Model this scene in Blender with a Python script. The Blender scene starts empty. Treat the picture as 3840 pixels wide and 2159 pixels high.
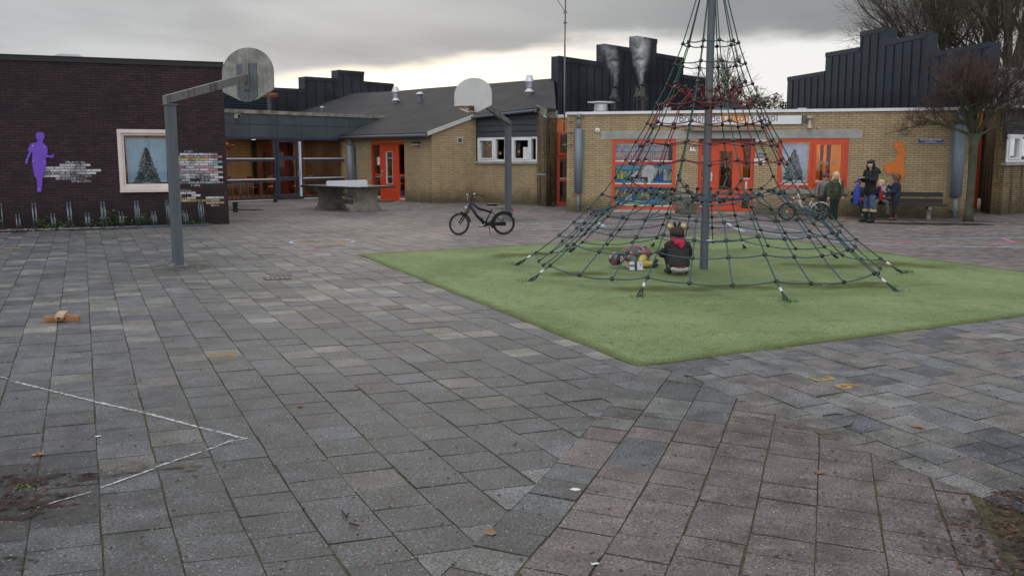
import bpy, bmesh, math, random
from mathutils import Vector, Matrix, Euler, noise as mnoise
random.seed(7)
R = math.radians
scene = bpy.context.scene
COL = scene.collection

# ------------------------------------------------------------------ camera
CAM_H = 1.7
PITCH = math.atan(497.9 / 3430.0)
cam_d = bpy.data.cameras.new('camera')
cam_d.lens = 36.0 * 3430.0 / 3840.0
cam_d.sensor_width = 36.0
cam_d.clip_start = 0.05
cam_d.clip_end = 3000
cam = bpy.data.objects.new('camera', cam_d)
COL.objects.link(cam)
cam.location = (0, 0, CAM_H)
cam.rotation_euler = (R(90) - PITCH, 0, 0)
scene.camera = cam

# ------------------------------------------------------------------ world: overcast evening sky, bright gap above the horizon
SUN_AZ = R(-8.0)      # measured from +Y towards +X
SUN_EL = R(9.0)
world = bpy.data.worlds.new("World")
scene.world = world
world.use_nodes = True
wn, wl = world.node_tree.nodes, world.node_tree.links
wn.clear()
def W(t, **k):
    n = wn.new(t)
    for a, b in k.items(): setattr(n, a, b)
    return n
def wmath(op, a, b=None, c=None, clamp=False):
    n = W('ShaderNodeMath', operation=op); n.use_clamp = clamp
    for i, v in enumerate((a, b, c)):
        if v is None: continue
        if isinstance(v, (int, float)): n.inputs[i].default_value = v
        else: wl.new(v, n.inputs[i])
    return n.outputs[0]
tc = W('ShaderNodeTexCoord')
sep = W('ShaderNodeSeparateXYZ'); wl.new(tc.outputs['Generated'], sep.inputs[0])
sx, sy, sz = sep.outputs
zc = wmath('ADD', wmath('MAXIMUM', sz, 0.0), 0.12)
comb = W('ShaderNodeCombineXYZ')
wl.new(wmath('DIVIDE', sx, zc), comb.inputs[0]); wl.new(wmath('DIVIDE', sy, zc), comb.inputs[1])
n1 = W('ShaderNodeTexNoise'); n1.inputs['Scale'].default_value = 0.55; n1.inputs['Detail'].default_value = 7; n1.inputs['Roughness'].default_value = 0.5; n1.inputs['Distortion'].default_value = 0.35
wl.new(comb.outputs[0], n1.inputs['Vector'])
mp = W('ShaderNodeMapping'); mp.inputs['Scale'].default_value = (2.6, 2.6, 9.0)
wl.new(tc.outputs['Generated'], mp.inputs[0])
n2 = W('ShaderNodeTexNoise'); n2.inputs['Scale'].default_value = 1.7; n2.inputs['Detail'].default_value = 6; n2.inputs['Roughness'].default_value = 0.5
wl.new(mp.outputs[0], n2.inputs['Vector'])
# lower edge of the cloud deck (sine of elevation)
edge = wmath('ADD', wmath('ADD', wmath('MULTIPLY', sx, 0.068), 0.105), wmath('MULTIPLY', wmath('SUBTRACT', n2.outputs[0], 0.5), 0.07))
front = wmath('MULTIPLY_ADD', sy, 0.16, 0.0)
edge = wmath('SUBTRACT', edge, wmath('MULTIPLY', wmath('SUBTRACT', 1.0, sy), 0.05))
gap = wmath('DIVIDE', wmath('SUBTRACT', edge, sz), 0.011, clamp=False)
gapf = W('ShaderNodeMapRange'); gapf.interpolation_type = 'SMOOTHSTEP'
gapf.inputs['From Min'].default_value = -0.7; gapf.inputs['From Max'].default_value = 1.0
wl.new(gap, gapf.inputs['Value'])
# cloud deck colour
cr = W('ShaderNodeValToRGB'); wl.new(n1.outputs[0], cr.inputs[0])
cr.color_ramp.elements[0].position = 0.30; cr.color_ramp.elements[0].color = (0.190, 0.197, 0.207, 1)
cr.color_ramp.elements[1].position = 0.72; cr.color_ramp.elements[1].color = (0.385, 0.392, 0.398, 1)
# lighter towards the left and zenith
lift = wmath('ADD', wmath('MULTIPLY', wmath('MAXIMUM', wmath('MULTIPLY', sx, -1.0), 0.0), 0.45), wmath('MULTIPLY', wmath('MAXIMUM', wmath('SUBTRACT', sz, 0.35), 0.0), 3.4))
lift = wmath('ADD', lift, wmath('MULTIPLY', wmath('MAXIMUM', wmath('MULTIPLY', sy, -1.0), 0.0), 2.6))  # unseen sky behind the camera raised to brighten the facades
lift = wmath('ADD', lift, wmath('SUBTRACT', 1.30, wmath('MULTIPLY', wmath('MAXIMUM', sx, 0.0), 1.1)))
deck = W('ShaderNodeVectorMath', operation='SCALE'); wl.new(cr.outputs[0], deck.inputs[0]); wl.new(lift, deck.inputs['Scale'])
# gap colour: warm around the hidden sun, creamy elsewhere
sunv = W('ShaderNodeVectorMath', operation='DOT_PRODUCT'); wl.new(tc.outputs['Generated'], sunv.inputs[0])
sunv.inputs[1].default_value = (math.sin(SUN_AZ)*math.cos(R(4)), math.cos(SUN_AZ)*math.cos(R(4)), math.sin(R(4)))
glow = wmath('POWER', wmath('MAXIMUM', sunv.outputs['Value'], 0.0), 60.0)
gr = W('ShaderNodeMix', data_type='RGBA'); wl.new(glow, gr.inputs[0])
gr.inputs[6].default_value = (0.74, 0.735, 0.72, 1); gr.inputs[7].default_value = (1.25, 1.08, 0.84, 1)
skm = W('ShaderNodeMix', data_type='RGBA'); wl.new(gapf.outputs[0], skm.inputs[0])
wl.new(deck.outputs[0], skm.inputs[6]); wl.new(gr.outputs[2], skm.inputs[7])
nish = W('ShaderNodeTexSky'); nish.sky_type = 'NISHITA'; nish.sun_disc = False
nish.sun_elevation = SUN_EL; nish.sun_rotation = SUN_AZ
bg1 = W('ShaderNodeBackground'); wl.new(skm.outputs[2], bg1.inputs[0]); bg1.inputs[1].default_value = 1.0
bg2 = W('ShaderNodeBackground'); wl.new(nish.outputs[0], bg2.inputs[0]); bg2.inputs[1].default_value = 0.0012
addw = W('ShaderNodeAddShader'); wl.new(bg1.outputs[0], addw.inputs[0]); wl.new(bg2.outputs[0], addw.inputs[1])
wo = W('ShaderNodeOutputWorld'); wl.new(addw.outputs[0], wo.inputs[0])

sun_d = bpy.data.lights.new('sun', 'SUN'); sun_d.energy = 0.5; sun_d.angle = R(25); sun_d.color = (1.0, 0.86, 0.70)
sun = bpy.data.objects.new('sun', sun_d); COL.objects.link(sun)
sdir = Vector((math.sin(SUN_AZ)*math.cos(SUN_EL), math.cos(SUN_AZ)*math.cos(SUN_EL), math.sin(SUN_EL)))
sun.rotation_euler = sdir.to_track_quat('Z', 'Y').to_euler()
sun.location = (0, 0, 30)
scene.view_settings.view_transform = 'Standard'
scene.view_settings.look = 'None'
scene.view_settings.gamma = 1.0
scene.cycles.volume_bounces = 3
scene.view_settings.exposure = 0.27

# ------------------------------------------------------------------ survey helpers: a sight line of the 3840-wide photo met with the ground or a wall
CP, SP = math.cos(PITCH), math.sin(PITCH)
def ray(x, y):
    u, v = x - 1920.0, y - 1079.5
    return Vector((u, 3430*CP - v*SP, -v*CP - 3430*SP))
def gz(Y):                       # the yard rises a little towards the near side
    t = 4.8 - Y
    return 0.0 if t <= 0 else (0.0275*t*t if t < 1 else 0.055*(t-0.5))
def G(x, y, z=None):
    d = ray(x, y); zz = 0.0 if z is None else z
    for i in range(12):
        t = (zz - CAM_H)/d.z; P = d*t + Vector((0, 0, CAM_H))
        if z is not None: break
        zz = gz(P.y)
    return P
def c1(x, y): return (x/1.9302, 150+y/1.9302)
def c2(x, y): return (800+x/2.2278, 200+y/2.2278)
def c3(x, y): return (1600+x/2.0687, 200+y/2.0687)
def c4(x, y): return (2050+x/2.2278, y/2.2278)
def c5(x, y): return (2900+x/2.2277, 50+y/2.2277)
def c6(x, y): return (2050+x/2.8622, 400+y/2.8622)
def c7(x, y): return (2900+x/3.68, 550+y/3.68)
def c8(x, y): return (3400+x/2.632, 350+y/2.632)
def cL(x, y): return (830+x/4.8264, 490+y/4.8264)     # link facade close-up
def cW(x, y): return (2280+x/4.993, 510+y/4.993)      # mural window close-up
def cD(x, y): return (2560+x/4.8275, 500+y/4.8275)    # entrance close-up
def cV(x, y): return (2880+x/5.569, 500+y/5.569)      # right window close-up

class Plane:
    """vertical wall plane: s metres along, z up, o metres out of the wall towards the viewer"""
    def __init__(s, A, B):
        s.P = Vector((A[0], A[1], 0)); d = Vector((B[0]-A[0], B[1]-A[1], 0)); s.L = d.length
        s.d = d.normalized(); s.n = Vector((s.d.y, -s.d.x, 0))
        if s.n.dot(-s.P) < 0: s.n = -s.n
    def pt(s, a, z, o=0.0): return s.P + s.d*a + Vector((0, 0, z)) + s.n*o
    def sz(s, px, o=0.0):
        r = ray(*px); O = Vector((0, 0, CAM_H)); Q = s.P + s.n*o
        t = s.n.dot(Q - O)/s.n.dot(r); w = O + r*t
        return ((w - s.P).dot(s.d), w.z)
    def shift(s, o):
        q = Plane.__new__(Plane); q.P = s.P + s.n*o; q.d = s.d; q.n = s.n; q.L = s.L; return q

# ------------------------------------------------------------------ object helpers
def tag(o, label=None, cat=None, group=None, kind=None):
    if label: o['label'] = label
    if cat: o['category'] = cat
    if group: o['group'] = group
    if kind: o['kind'] = kind
    return o
def empty(name, loc=(0, 0, 0), label=None, cat=None, group=None, rz=0):
    o = bpy.data.objects.new(name, None); COL.objects.link(o)
    o.location = loc; o.rotation_euler = (0, 0, rz); o.empty_display_size = 0.1
    return tag(o, label, cat, group)
def copy_tree(o, parent=None):
    c = o.copy(); COL.objects.link(c)
    if parent is not None: c.parent = parent
    for ch in list(o.children): copy_tree(ch, c)
    return c

class MB:
    def __init__(s): s.v = []; s.f = []; s.m = []; s.uv = []; s.sm = []; s.col = []
    def face(s, pts, m=0, uv=None, smooth=False, col=None):
        i = len(s.v); s.v += [tuple(p) for p in pts]
        s.f.append(tuple(range(i, i+len(pts)))); s.m.append(m); s.sm.append(smooth)
        s.uv.append(uv if uv else [(0, 0)]*len(pts)); s.col.append(col)
    def mesh(s, vs, fs, m=0, smooth=False, uvs=None):
        i = len(s.v); s.v += [tuple(p) for p in vs]
        for k, f in enumerate(fs):
            s.f.append(tuple(i+j for j in f)); s.m.append(m); s.sm.append(smooth)
            s.uv.append([uvs[j] for j in f] if uvs else [(0, 0)]*len(f)); s.col.append(None)
        return s
    def wbox(s, pl, a0, a1, z0, z1, o0, o1, m=0):
        """box in wall coordinates with metre UVs"""
        c = {}
        for i, a in enumerate((a0, a1)):
            for j, z in enumerate((z0, z1)):
                for k, o in enumerate((o0, o1)):
                    c[i, j, k] = pl.pt(a, z, o)
        def q(keys, uv): s.face([c[k] for k in keys], m, uv)
        q([(0,0,1),(1,0,1),(1,1,1),(0,1,1)], [(a0,z0),(a1,z0),(a1,z1),(a0,z1)])
        q([(1,0,0),(0,0,0),(0,1,0),(1,1,0)], [(a1,z0),(a0,z0),(a0,z1),(a1,z1)])
        q([(0,0,0),(0,0,1),(0,1,1),(0,1,0)], [(o0,z0),(o1,z0),(o1,z1),(o0,z1)])
        q([(1,0,1),(1,0,0),(1,1,0),(1,1,1)], [(o1,z0),(o0,z0),(o0,z1),(o1,z1)])
        q([(0,1,1),(1,1,1),(1,1,0),(0,1,0)], [(a0,o1),(a1,o1),(a1,o0),(a0,o0)])
        q([(0,0,0),(1,0,0),(1,0,1),(0,0,1)], [(a0,o0),(a1,o0),(a1,o1),(a0,o1)])
        return s
    def box(s, c, size, rz=0, m=0, rot=None):
        M = Matrix.Translation(Vector(c)) @ ((rot.to_matrix().to_4x4() if isinstance(rot, Euler) else rot.to_4x4()) if rot is not None else Matrix.Rotation(rz, 4, 'Z'))
        hx, hy, hz = size[0]/2, size[1]/2, size[2]/2
        vs = [M @ Vector((x*hx, y*hy, z*hz)) for x in (-1, 1) for y in (-1, 1) for z in (-1, 1)]
        for f, ua, ub in (((0,1,3,2),1,2),((4,6,7,5),1,2),((0,4,5,1),0,2),((2,3,7,6),0,2),((0,2,6,4),0,1),((1,5,7,3),0,1)):
            loc = [((i>>2)&1, (i>>1)&1, i&1) for i in f]
            s.face([vs[i] for i in f], m, [(l[ua]*size[ua], l[ub]*size[ub]) for l in loc])
        return s
    def tube(s, path, r, n=8, m=0, caps=True, smooth=True, closed=False):
        path = [Vector(p) for p in path]; N = len(path)
        rs = r if isinstance(r, (list, tuple)) else [r]*N
        base = len(s.v); up = None; rings = []
        for i, p in enumerate(path):
            if closed: t = path[(i+1) % N] - path[i-1]
            else: t = path[min(i+1, N-1)] - path[max(i-1, 0)]
            if t.length < 1e-9: t = Vector((0, 0, 1))
            t.normalize()
            if up is None:
                up = Vector((0, 0, 1)) if abs(t.z) < 0.9 else Vector((1, 0, 0))
            a = t.cross(up)
            if a.length < 1e-6: a = t.orthogonal()
            a.normalize(); b = a.cross(t).normalized(); up = b
            for k in range(n):
                w = 2*math.pi*k/n
                s.v.append(tuple(p + (a*math.cos(w) + b*math.sin(w))*rs[i]))
        def add(f, sm=smooth):
            s.f.append(f); s.m.append(m); s.sm.append(sm); s.uv.append([(0, 0)]*len(f)); s.col.append(None)
        for i in range(N if closed else N-1):
            j = (i+1) % N
            for k in range(n):
                k2 = (k+1) % n
                add((base+i*n+k, base+j*n+k, base+j*n+k2, base+i*n+k2))
        if caps and not closed:
            add(tuple(base+k for k in range(n)), False)
            add(tuple(base+(N-1)*n+k for k in reversed(range(n))), False)
        return s
    def lathe(s, prof, c=(0, 0, 0), n=16, m=0, M=None, smooth=True):
        """prof: list of (r, z)"""
        c = Vector(c); vs = []
        for r, z in prof:
            for k in range(n):
                w = 2*math.pi*k/n; p = Vector((r*math.cos(w), r*math.sin(w), z))
                if M is not None: p = M @ p
                vs.append(c + p)
        fs = []
        for i in range(len(prof)-1):
            for k in range(n):
                k2 = (k+1) % n; fs.append((i*n+k, i*n+k2, (i+1)*n+k2, (i+1)*n+k))
        s.mesh(vs, fs, m, smooth)
        if prof[0][0] > 1e-4: s.face([vs[k] for k in reversed(range(n))], m)
        if prof[-1][0] > 1e-4: s.face([vs[(len(prof)-1)*n+k] for k in range(n)], m)
        return s
    def ell(s, c, r, n=12, m=0, M=None):
        prof = [(math.sin(math.pi*i/n), -math.cos(math.pi*i/n)) for i in range(n+1)]
        S = Matrix.Diagonal(Vector(r if hasattr(r, '__len__') else (r, r, r)))
        MM = (M.to_3x3() @ S) if M is not None else S
        prof[0] = (1e-5, -1); prof[-1] = (1e-5, 1)
        return s.lathe(prof, c, max(8, n+2), m, MM)
    def prism(s, pts, ext, m=0):
        """polygon (3D points) extruded by vector ext"""
        pts = [Vector(p) for p in pts]; ext = Vector(ext); n = len(pts)
        o = pts[0]; e1 = (pts[1]-pts[0]).normalized(); nn = ext.normalized(); e2 = nn.cross(e1)
        uv = [((p-o).dot(e1), (p-o).dot(e2)) for p in pts]
        s.face(pts, m, uv); s.face([p+ext for p in reversed(pts)], m, list(reversed(uv)))
        for i in range(n):
            j = (i+1) % n; L = (pts[j]-pts[i]).length
            s.face([pts[j], pts[i], pts[i]+ext, pts[j]+ext], m, [(L, 0), (0, 0), (0, ext.length), (L, ext.length)])
        return s
    def build(s, name, mats, parent=None, **kw):
        me = bpy.data.meshes.new(name)
        me.from_pydata(s.v, [], s.f)
        if not isinstance(mats, (list, tuple)): mats = [mats]
        for mm in mats: me.materials.append(mm)
        me.polygons.foreach_set('material_index', s.m)
        me.polygons.foreach_set('use_smooth', s.sm)
        uvl = me.uv_layers.new(name='UVMap')
        flat = [c for f in s.uv for p in f for c in p]
        uvl.data.foreach_set('uv', flat)
        if any(c is not None for c in s.col):
            at = me.color_attributes.new('tint', 'FLOAT_COLOR', 'CORNER')
            fl = []
            for f, c in zip(s.f, s.col):
                c = c or (0.5, 0.5, 0.5)
                fl += [c[0], c[1], c[2], 1.0]*len(f)
            at.data.foreach_set('color', fl)
        bm = bmesh.new(); bm.from_mesh(me); bmesh.ops.recalc_face_normals(bm, faces=bm.faces); bm.to_mesh(me); bm.free()
        me.update()
        o = bpy.data.objects.new(name, me); COL.objects.link(o)
        if parent is not None: o.parent = parent
        loc = kw.pop('loc', None)
        if loc is not None: o.location = loc
        return tag(o, kw.get('label'), kw.get('cat'), kw.get('group'), kw.get('kind'))
def rel(parent, o):
    """keep world geometry although the parent empty stands at its base"""
    o.matrix_parent_inverse = Matrix.Translation(-Vector(parent.location)) if parent.rotation_euler.z == 0 else parent.matrix_basis.inverted()
    return o
def P(mb, name, mats, parent, **kw):   # part given in world coordinates under a thing standing at its base
    return rel(parent, mb.build(name, mats, parent, **kw))
def sub(mb, name, mats, parent, **kw): # sub-part: parent part sits at its own origin
    return mb.build(name, mats, parent, **kw)

# ------------------------------------------------------------------ materials
MATS = {}
def newmat(name):
    m = bpy.data.materials.new(name); m.use_nodes = True
    nt = m.node_tree; nt.nodes.clear()
    return m, nt.nodes, nt.links
def N(nodes, t, **k):
    n = nodes.new(t)
    for a, b in k.items(): setattr(n, a, b)
    return n
def setin(n, **k):
    for a, b in k.items():
        n.inputs[a.replace('_', ' ')].default_value = b
    return n
def mth(nodes, links, op, a, b=None, clamp=False):
    n = N(nodes, 'ShaderNodeMath', operation=op); n.use_clamp = clamp
    for i, v in enumerate((a, b)):
        if v is None: continue
        if isinstance(v, (int, float)): n.inputs[i].default_value = v
        else: links.new(v, n.inputs[i])
    return n.outputs[0]
def mixc(nodes, links, f, a, b, blend='MIX'):
    n = N(nodes, 'ShaderNodeMix', data_type='RGBA', blend_type=blend)
    for i, v in ((0, f), (6, a), (7, b)):
        if isinstance(v, (int, float)): n.inputs[i].default_value = v
        elif isinstance(v, (tuple, list)): n.inputs[i].default_value = (*v[:3], 1)
        else: links.new(v, n.inputs[i])
    return n.outputs[2]
def noise(nodes, links, vec, scale, detail=4, rough=0.55, dist=0.0):
    n = N(nodes, 'ShaderNodeTexNoise'); setin(n, Scale=scale, Detail=detail, Roughness=rough, Distortion=dist)
    if vec is not None: links.new(vec, n.inputs['Vector'])
    return n.outputs[0]
def rng(nodes, links, v, a, b, c=0.0, d=1.0, smooth=True):
    n = N(nodes, 'ShaderNodeMapRange'); n.interpolation_type = 'SMOOTHSTEP' if smooth else 'LINEAR'
    for k, x in (('From Min', a), ('From Max', b), ('To Min', c), ('To Max', d)): n.inputs[k].default_value = x
    links.new(v, n.inputs['Value']); return n.outputs[0]
def finish(nodes, links, col, rough=0.6, metal=0.0, height=None, bump=0.3, dist=0.01, spec=0.5, coat=0.0, alpha=None):
    p = N(nodes, 'ShaderNodeBsdfPrincipled')
    for k, v in (('Base Color', col), ('Roughness', rough), ('Metallic', metal), ('Specular IOR Level', spec), ('Coat Weight', coat), ('Alpha', alpha)):
        if v is None: continue
        if isinstance(v, (int, float)): p.inputs[k].default_value = v
        elif isinstance(v, (tuple, list)): p.inputs[k].default_value = (*v[:3], 1)
        else: links.new(v, p.inputs[k])
    if height is not None:
        b = N(nodes, 'ShaderNodeBump'); b.inputs['Strength'].default_value = bump; b.inputs['Distance'].default_value = dist
        links.new(height, b.inputs['Height']); links.new(b.outputs[0], p.inputs['Normal'])
    o = N(nodes, 'ShaderNodeOutputMaterial'); links.new(p.outputs[0], o.inputs[0])
    return p
def mat(name, col, rough=0.6, metal=0.0, var=0.12, scale=6.0, fine=60.0, bump=0.15, spec=0.5, tone=None, coat=0.0, dist=0.004):
    if name in MATS: return MATS[name]
    m, n, l = newmat(name)
    t = N(n, 'ShaderNodeTexCoord').outputs['Object']
    a = noise(n, l, t, scale, 5); b = noise(n, l, t, fine, 3)
    f = mth(n, l, 'ADD', mth(n, l, 'MULTIPLY', a, 0.7), mth(n, l, 'MULTIPLY', b, 0.3))
    f = rng(n, l, f, 0.3, 0.7)
    lo = tuple(c*(1-var) for c in col); hi = tuple(min(1, c*(1+var)) for c in col)
    if tone: lo = tone
    c = mixc(n, l, f, lo, hi)
    rr = mth(n, l, 'ADD', mth(n, l, 'MULTIPLY', a, 0.25), rough-0.12)
    finish(n, l, c, rr, metal, b, bump, dist, spec, coat)
    MATS[name] = m; return m
def brick(name, ca, cb, mortar, stain, stain_amt=0.5, low=0.0, streak=0.0, dark_joint=0.0, moss=None):
    m, n, l = newmat(name)
    uv = N(n, 'ShaderNodeUVMap').outputs[0]
    oc = N(n, 'ShaderNodeTexCoord').outputs['Object']
    bt = N(n, 'ShaderNodeTexBrick'); setin(bt, Scale=1.0, Bias=0.0)
    bt.inputs['Mortar Size'].default_value = 0.0075; bt.inputs['Mortar Smooth'].default_value = 0.15
    bt.inputs['Brick Width'].default_value = 0.22; bt.inputs['Row Height'].default_value = 0.0625
    bt.inputs['Color1'].default_value = (*ca, 1); bt.inputs['Color2'].default_value = (*cb, 1); bt.inputs['Mortar'].default_value = (*mortar, 1)
    l.new(uv, bt.inputs['Vector'])
    big = noise(n, l, oc, 0.55, 5, 0.6); mid = noise(n, l, oc, 3.1, 5, 0.6); fin = noise(n, l, oc, 45, 3)
    c = mixc(n, l, mth(n, l, 'MULTIPLY', rng(n, l, fin, .25, .75), 0.35), bt.outputs[0], tuple(x*0.5 for x in ca))
    st = mth(n, l, 'MULTIPLY', rng(n, l, mth(n, l, 'ADD', mth(n, l, 'MULTIPLY', big, 0.6), mth(n, l, 'MULTIPLY', mid, 0.4)), .47, .66), stain_amt)
    c = mixc(n, l, st, c, stain)
    if streak:
        mp = N(n, 'ShaderNodeMapping'); mp.inputs['Scale'].default_value = (4.0, 0.35, 1); l.new(uv, mp.inputs[0])
        s1 = noise(n, l, mp.outputs[0], 1.0, 5, .6)
        c = mixc(n, l, mth(n, l, 'MULTIPLY', rng(n, l, s1, .45, .62), streak), c, (0.012, 0.011, 0.012))
    if low:
        sp = N(n, 'ShaderNodeSeparateXYZ'); l.new(uv, sp.inputs[0])
        lowf = rng(n, l, mth(n, l, 'ADD', sp.outputs[1], mth(n, l, 'MULTIPLY', mid, -0.5)), 0.45, -0.25)
        c = mixc(n, l, mth(n, l, 'MULTIPLY', lowf, low), c, moss or (0.035, 0.034, 0.022))
    h = mth(n, l, 'ADD', mth(n, l, 'MULTIPLY', mth(n, l, 'SUBTRACT', 1.0, bt.outputs['Fac']), 0.9), mth(n, l, 'MULTIPLY', fin, 0.25))
    finish(n, l, c, 0.86, 0, h, 0.5, 0.006, 0.3)
    MATS[name] = m; return m
def glass(name, tint=(0.93, 0.94, 0.95), refl=0.10):
    m, n, l = newmat(name)
    tr = N(n, 'ShaderNodeBsdfTransparent'); tr.inputs[0].default_value = (*tint, 1)
    gl = N(n, 'ShaderNodeBsdfGlossy'); gl.inputs['Roughness'].default_value = 0.02; gl.inputs[0].default_value = (0.9, 0.92, 0.95, 1)
    fr = N(n, 'ShaderNodeFresnel'); fr.inputs[0].default_value = 1.45
    f = mth(n, l, 'ADD', mth(n, l, 'MULTIPLY', fr.outputs[0], 0.5), refl*0.05, clamp=True)
    mx = N(n, 'ShaderNodeMixShader'); l.new(f, mx.inputs[0]); l.new(tr.outputs[0], mx.inputs[1]); l.new(gl.outputs[0], mx.inputs[2])
    o = N(n, 'ShaderNodeOutputMaterial'); l.new(mx.outputs[0], o.inputs[0])
    MATS[name] = m; return m
def emis(name, col, st):
    m, n, l = newmat(name)
    e = N(n, 'ShaderNodeEmission'); e.inputs[0].default_value = (*col, 1); e.inputs[1].default_value = st
    o = N(n, 'ShaderNodeOutputMaterial'); l.new(e.outputs[0], o.inputs[0]); MATS[name] = m; return m
def galv(name, col=(0.22, 0.25, 0.28), rough=0.5, metal=0.6, dirt=0.35):
    m, n, l = newmat(name)
    t = N(n, 'ShaderNodeTexCoord').outputs['Object']
    v = N(n, 'ShaderNodeTexVoronoi'); setin(v, Scale=38.0); l.new(t, v.inputs['Vector'])
    mp = N(n, 'ShaderNodeMapping'); mp.inputs['Scale'].default_value = (9, 9, 0.8); l.new(t, mp.inputs[0])
    s1 = noise(n, l, mp.outputs[0], 1.5, 5, .6)
    c = mixc(n, l, mth(n, l, 'MULTIPLY', v.outputs['Distance'], 0.5), tuple(x*0.8 for x in col), tuple(x*1.25 for x in col))
    c = mixc(n, l, mth(n, l, 'MULTIPLY', rng(n, l, s1, .48, .68), dirt), c, (0.06, 0.055, 0.04))
    finish(n, l, c, mth(n, l, 'ADD', mth(n, l, 'MULTIPLY', s1, .3), rough-.15), metal, s1, 0.1, 0.003)
    MATS[name] = m; return m

M_DARKBRICK = brick('dark_purple_brick', (0.066, 0.036, 0.038), (0.032, 0.022, 0.031), (0.012, 0.009, 0.012), (0.022, 0.018, 0.018), 0.55, low=0.6, streak=0.12, moss=(0.016, 0.013, 0.012))
M_YELBRICK = brick('yellow_brick', (0.53, 0.395, 0.222), (0.41, 0.308, 0.182), (0.135, 0.112, 0.088), (0.25, 0.195, 0.115), 0.55, low=0.75, streak=0.10)
M_STAINBRICK = brick('stained_yellow_brick', (0.30, 0.215, 0.11), (0.19, 0.145, 0.085), (0.035, 0.03, 0.028), (0.09, 0.065, 0.045), 0.8, low=0.7, streak=0.75)
M_GALV = galv('galvanised_steel', (.125, .145, .17), .55, .35, .3)
M_GALV2 = galv('galvanised_dirty', (0.20, 0.205, 0.20), 0.6, 0.3, 0.75)
M_PIPE = galv('grey_blue_pipe', (0.19, 0.235, 0.28), 0.55, 0.1, 0.25)
M_ZINC = mat('dark_zinc_cladding', (0.034, 0.039, 0.052), 0.45, 0.3, 0.5, 0.7, 9, 0.10)
M_ZINC2 = mat('navy_zinc_cladding', (0.017, 0.024, 0.040), 0.4, 0.3, 0.55, 0.6, 9, 0.10)
M_SEAM = mat('dark_seam', (0.008, 0.009, 0.012), 0.6)
M_WHITEPAINT = mat('white_paint', (0.72, 0.73, 0.75), 0.45, 0, 0.08, 3, 40, 0.05)
M_CREAM = mat('cream_frame_paint', (0.66, 0.585, 0.55), 0.45, 0, 0.10, 3, 40, 0.05)
M_ORANGE = mat('orange_red_paint', (0.56, 0.062, 0.017), 0.42, 0, 0.10, 3, 30, 0.04)
M_ORANGE2 = mat('orange_panel', (0.62, 0.19, 0.045), 0.5, 0, 0.10, 3, 30, 0.04)
M_NAVY = mat('navy_frame_paint', (0.040, 0.048, 0.078), 0.45, 0, 0.12, 3, 30, 0.04)
M_PANEL = mat('grey_blue_panel', (0.068, 0.085, 0.100), 0.55, 0, 0.22, 1.4, 12, 0.05)
M_BLACKCOPE = mat('black_coping', (0.012, 0.012, 0.014), 0.6)
M_CONC = mat('light_concrete', (0.36, 0.355, 0.34), 0.8, 0, 0.14, 2.5, 80, 0.25, tone=(0.25, 0.25, 0.235))
M_CONCD = mat('weathered_concrete', (0.27, 0.25, 0.215), 0.85, 0, 0.2, 3.5, 80, 0.35, tone=(0.15, 0.14, 0.12))
M_MOSSCONC = mat('mossy_concrete', (0.30, 0.29, 0.255), 0.85, 0, 0.2, 3.0, 50, 0.35, tone=(0.10, 0.11, 0.065))
M_ALU = mat('aluminium', (0.55, 0.57, 0.6), 0.38, 0.6, 0.1, 3, 40, 0.03)
M_GLASS = glass('window_glass')
M_GLASSD = glass('dark_window_glass', (0.7, 0.72, 0.75), 0.16)
M_BLACK = mat('black_plastic', (0.008, 0.008, 0.009), 0.32, 0, 0.2)
M_RUBBER = mat('black_rubber', (0.012, 0.012, 0.012), 0.7, 0, 0.2)
M_WOODDK = mat('dark_stained_wood', (0.030, 0.030, 0.028), 0.75, 0, 0.35, 5, 60, 0.4)
M_RUST = mat('rusty_iron', (0.16, 0.06, 0.03), 0.8, 0.3, 0.4, 12, 80, 0.3)
M_RUSTORANGE = mat('orange_rim_paint', (0.40, 0.13, 0.055), 0.6, 0.2, 0.3, 12, 80, 0.2)
M_WHITESTEEL = mat('white_metal', (0.5, 0.5, 0.48), 0.5, 0.1, 0.15, 8, 60, 0.05)
M_DARKIN = mat('dark_interior', (0.03, 0.025, 0.02), 0.9)
M_PAPER = mat('white_paper', (0.66, 0.66, 0.66), 0.8, 0, 0.04)
# ================================================================== GROUND
def gz(Y):
    t = min(4.8 - Y, 3.6)
    return 0.0 if t <= 0 else (0.0275*t*t if t < 1 else 0.055*(t-0.5))
mb = MB()
ys = [-40, 1.2] + [1.4+0.2*i for i in range(18)] + [8, 20, 40, 80, 300, 1600]
for i in range(len(ys)-1):
    a, b = ys[i], ys[i+1]
    for xa, xb in ((-1600, -30), (-30, 30), (30, 1600)):
        mb.face([(xa, a, gz(a)-.005), (xb, a, gz(a)-.005), (xb, b, gz(b)-.005), (xa, b, gz(b)-.005)], 0)
m, n, l = newmat('joint_sand_and_moss')
t = N(n, 'ShaderNodeTexCoord').outputs['Object']
a = noise(n, l, t, 1.1, 5, .6); b = noise(n, l, t, 26, 4, .7)
c = mixc(n, l, rng(n, l, b, .35, .65), (0.045, 0.042, 0.032), (0.105, 0.098, 0.075))
c = mixc(n, l, mth(n, l, 'MULTIPLY', rng(n, l, a, .40, .62), rng(n, l, b, .3, .6)), c, (0.085, 0.092, 0.030))
finish(n, l, c, 0.95, 0, b, 0.6, 0.01, 0.2)
mb.build('ground', m, None, kind='structure')

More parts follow.
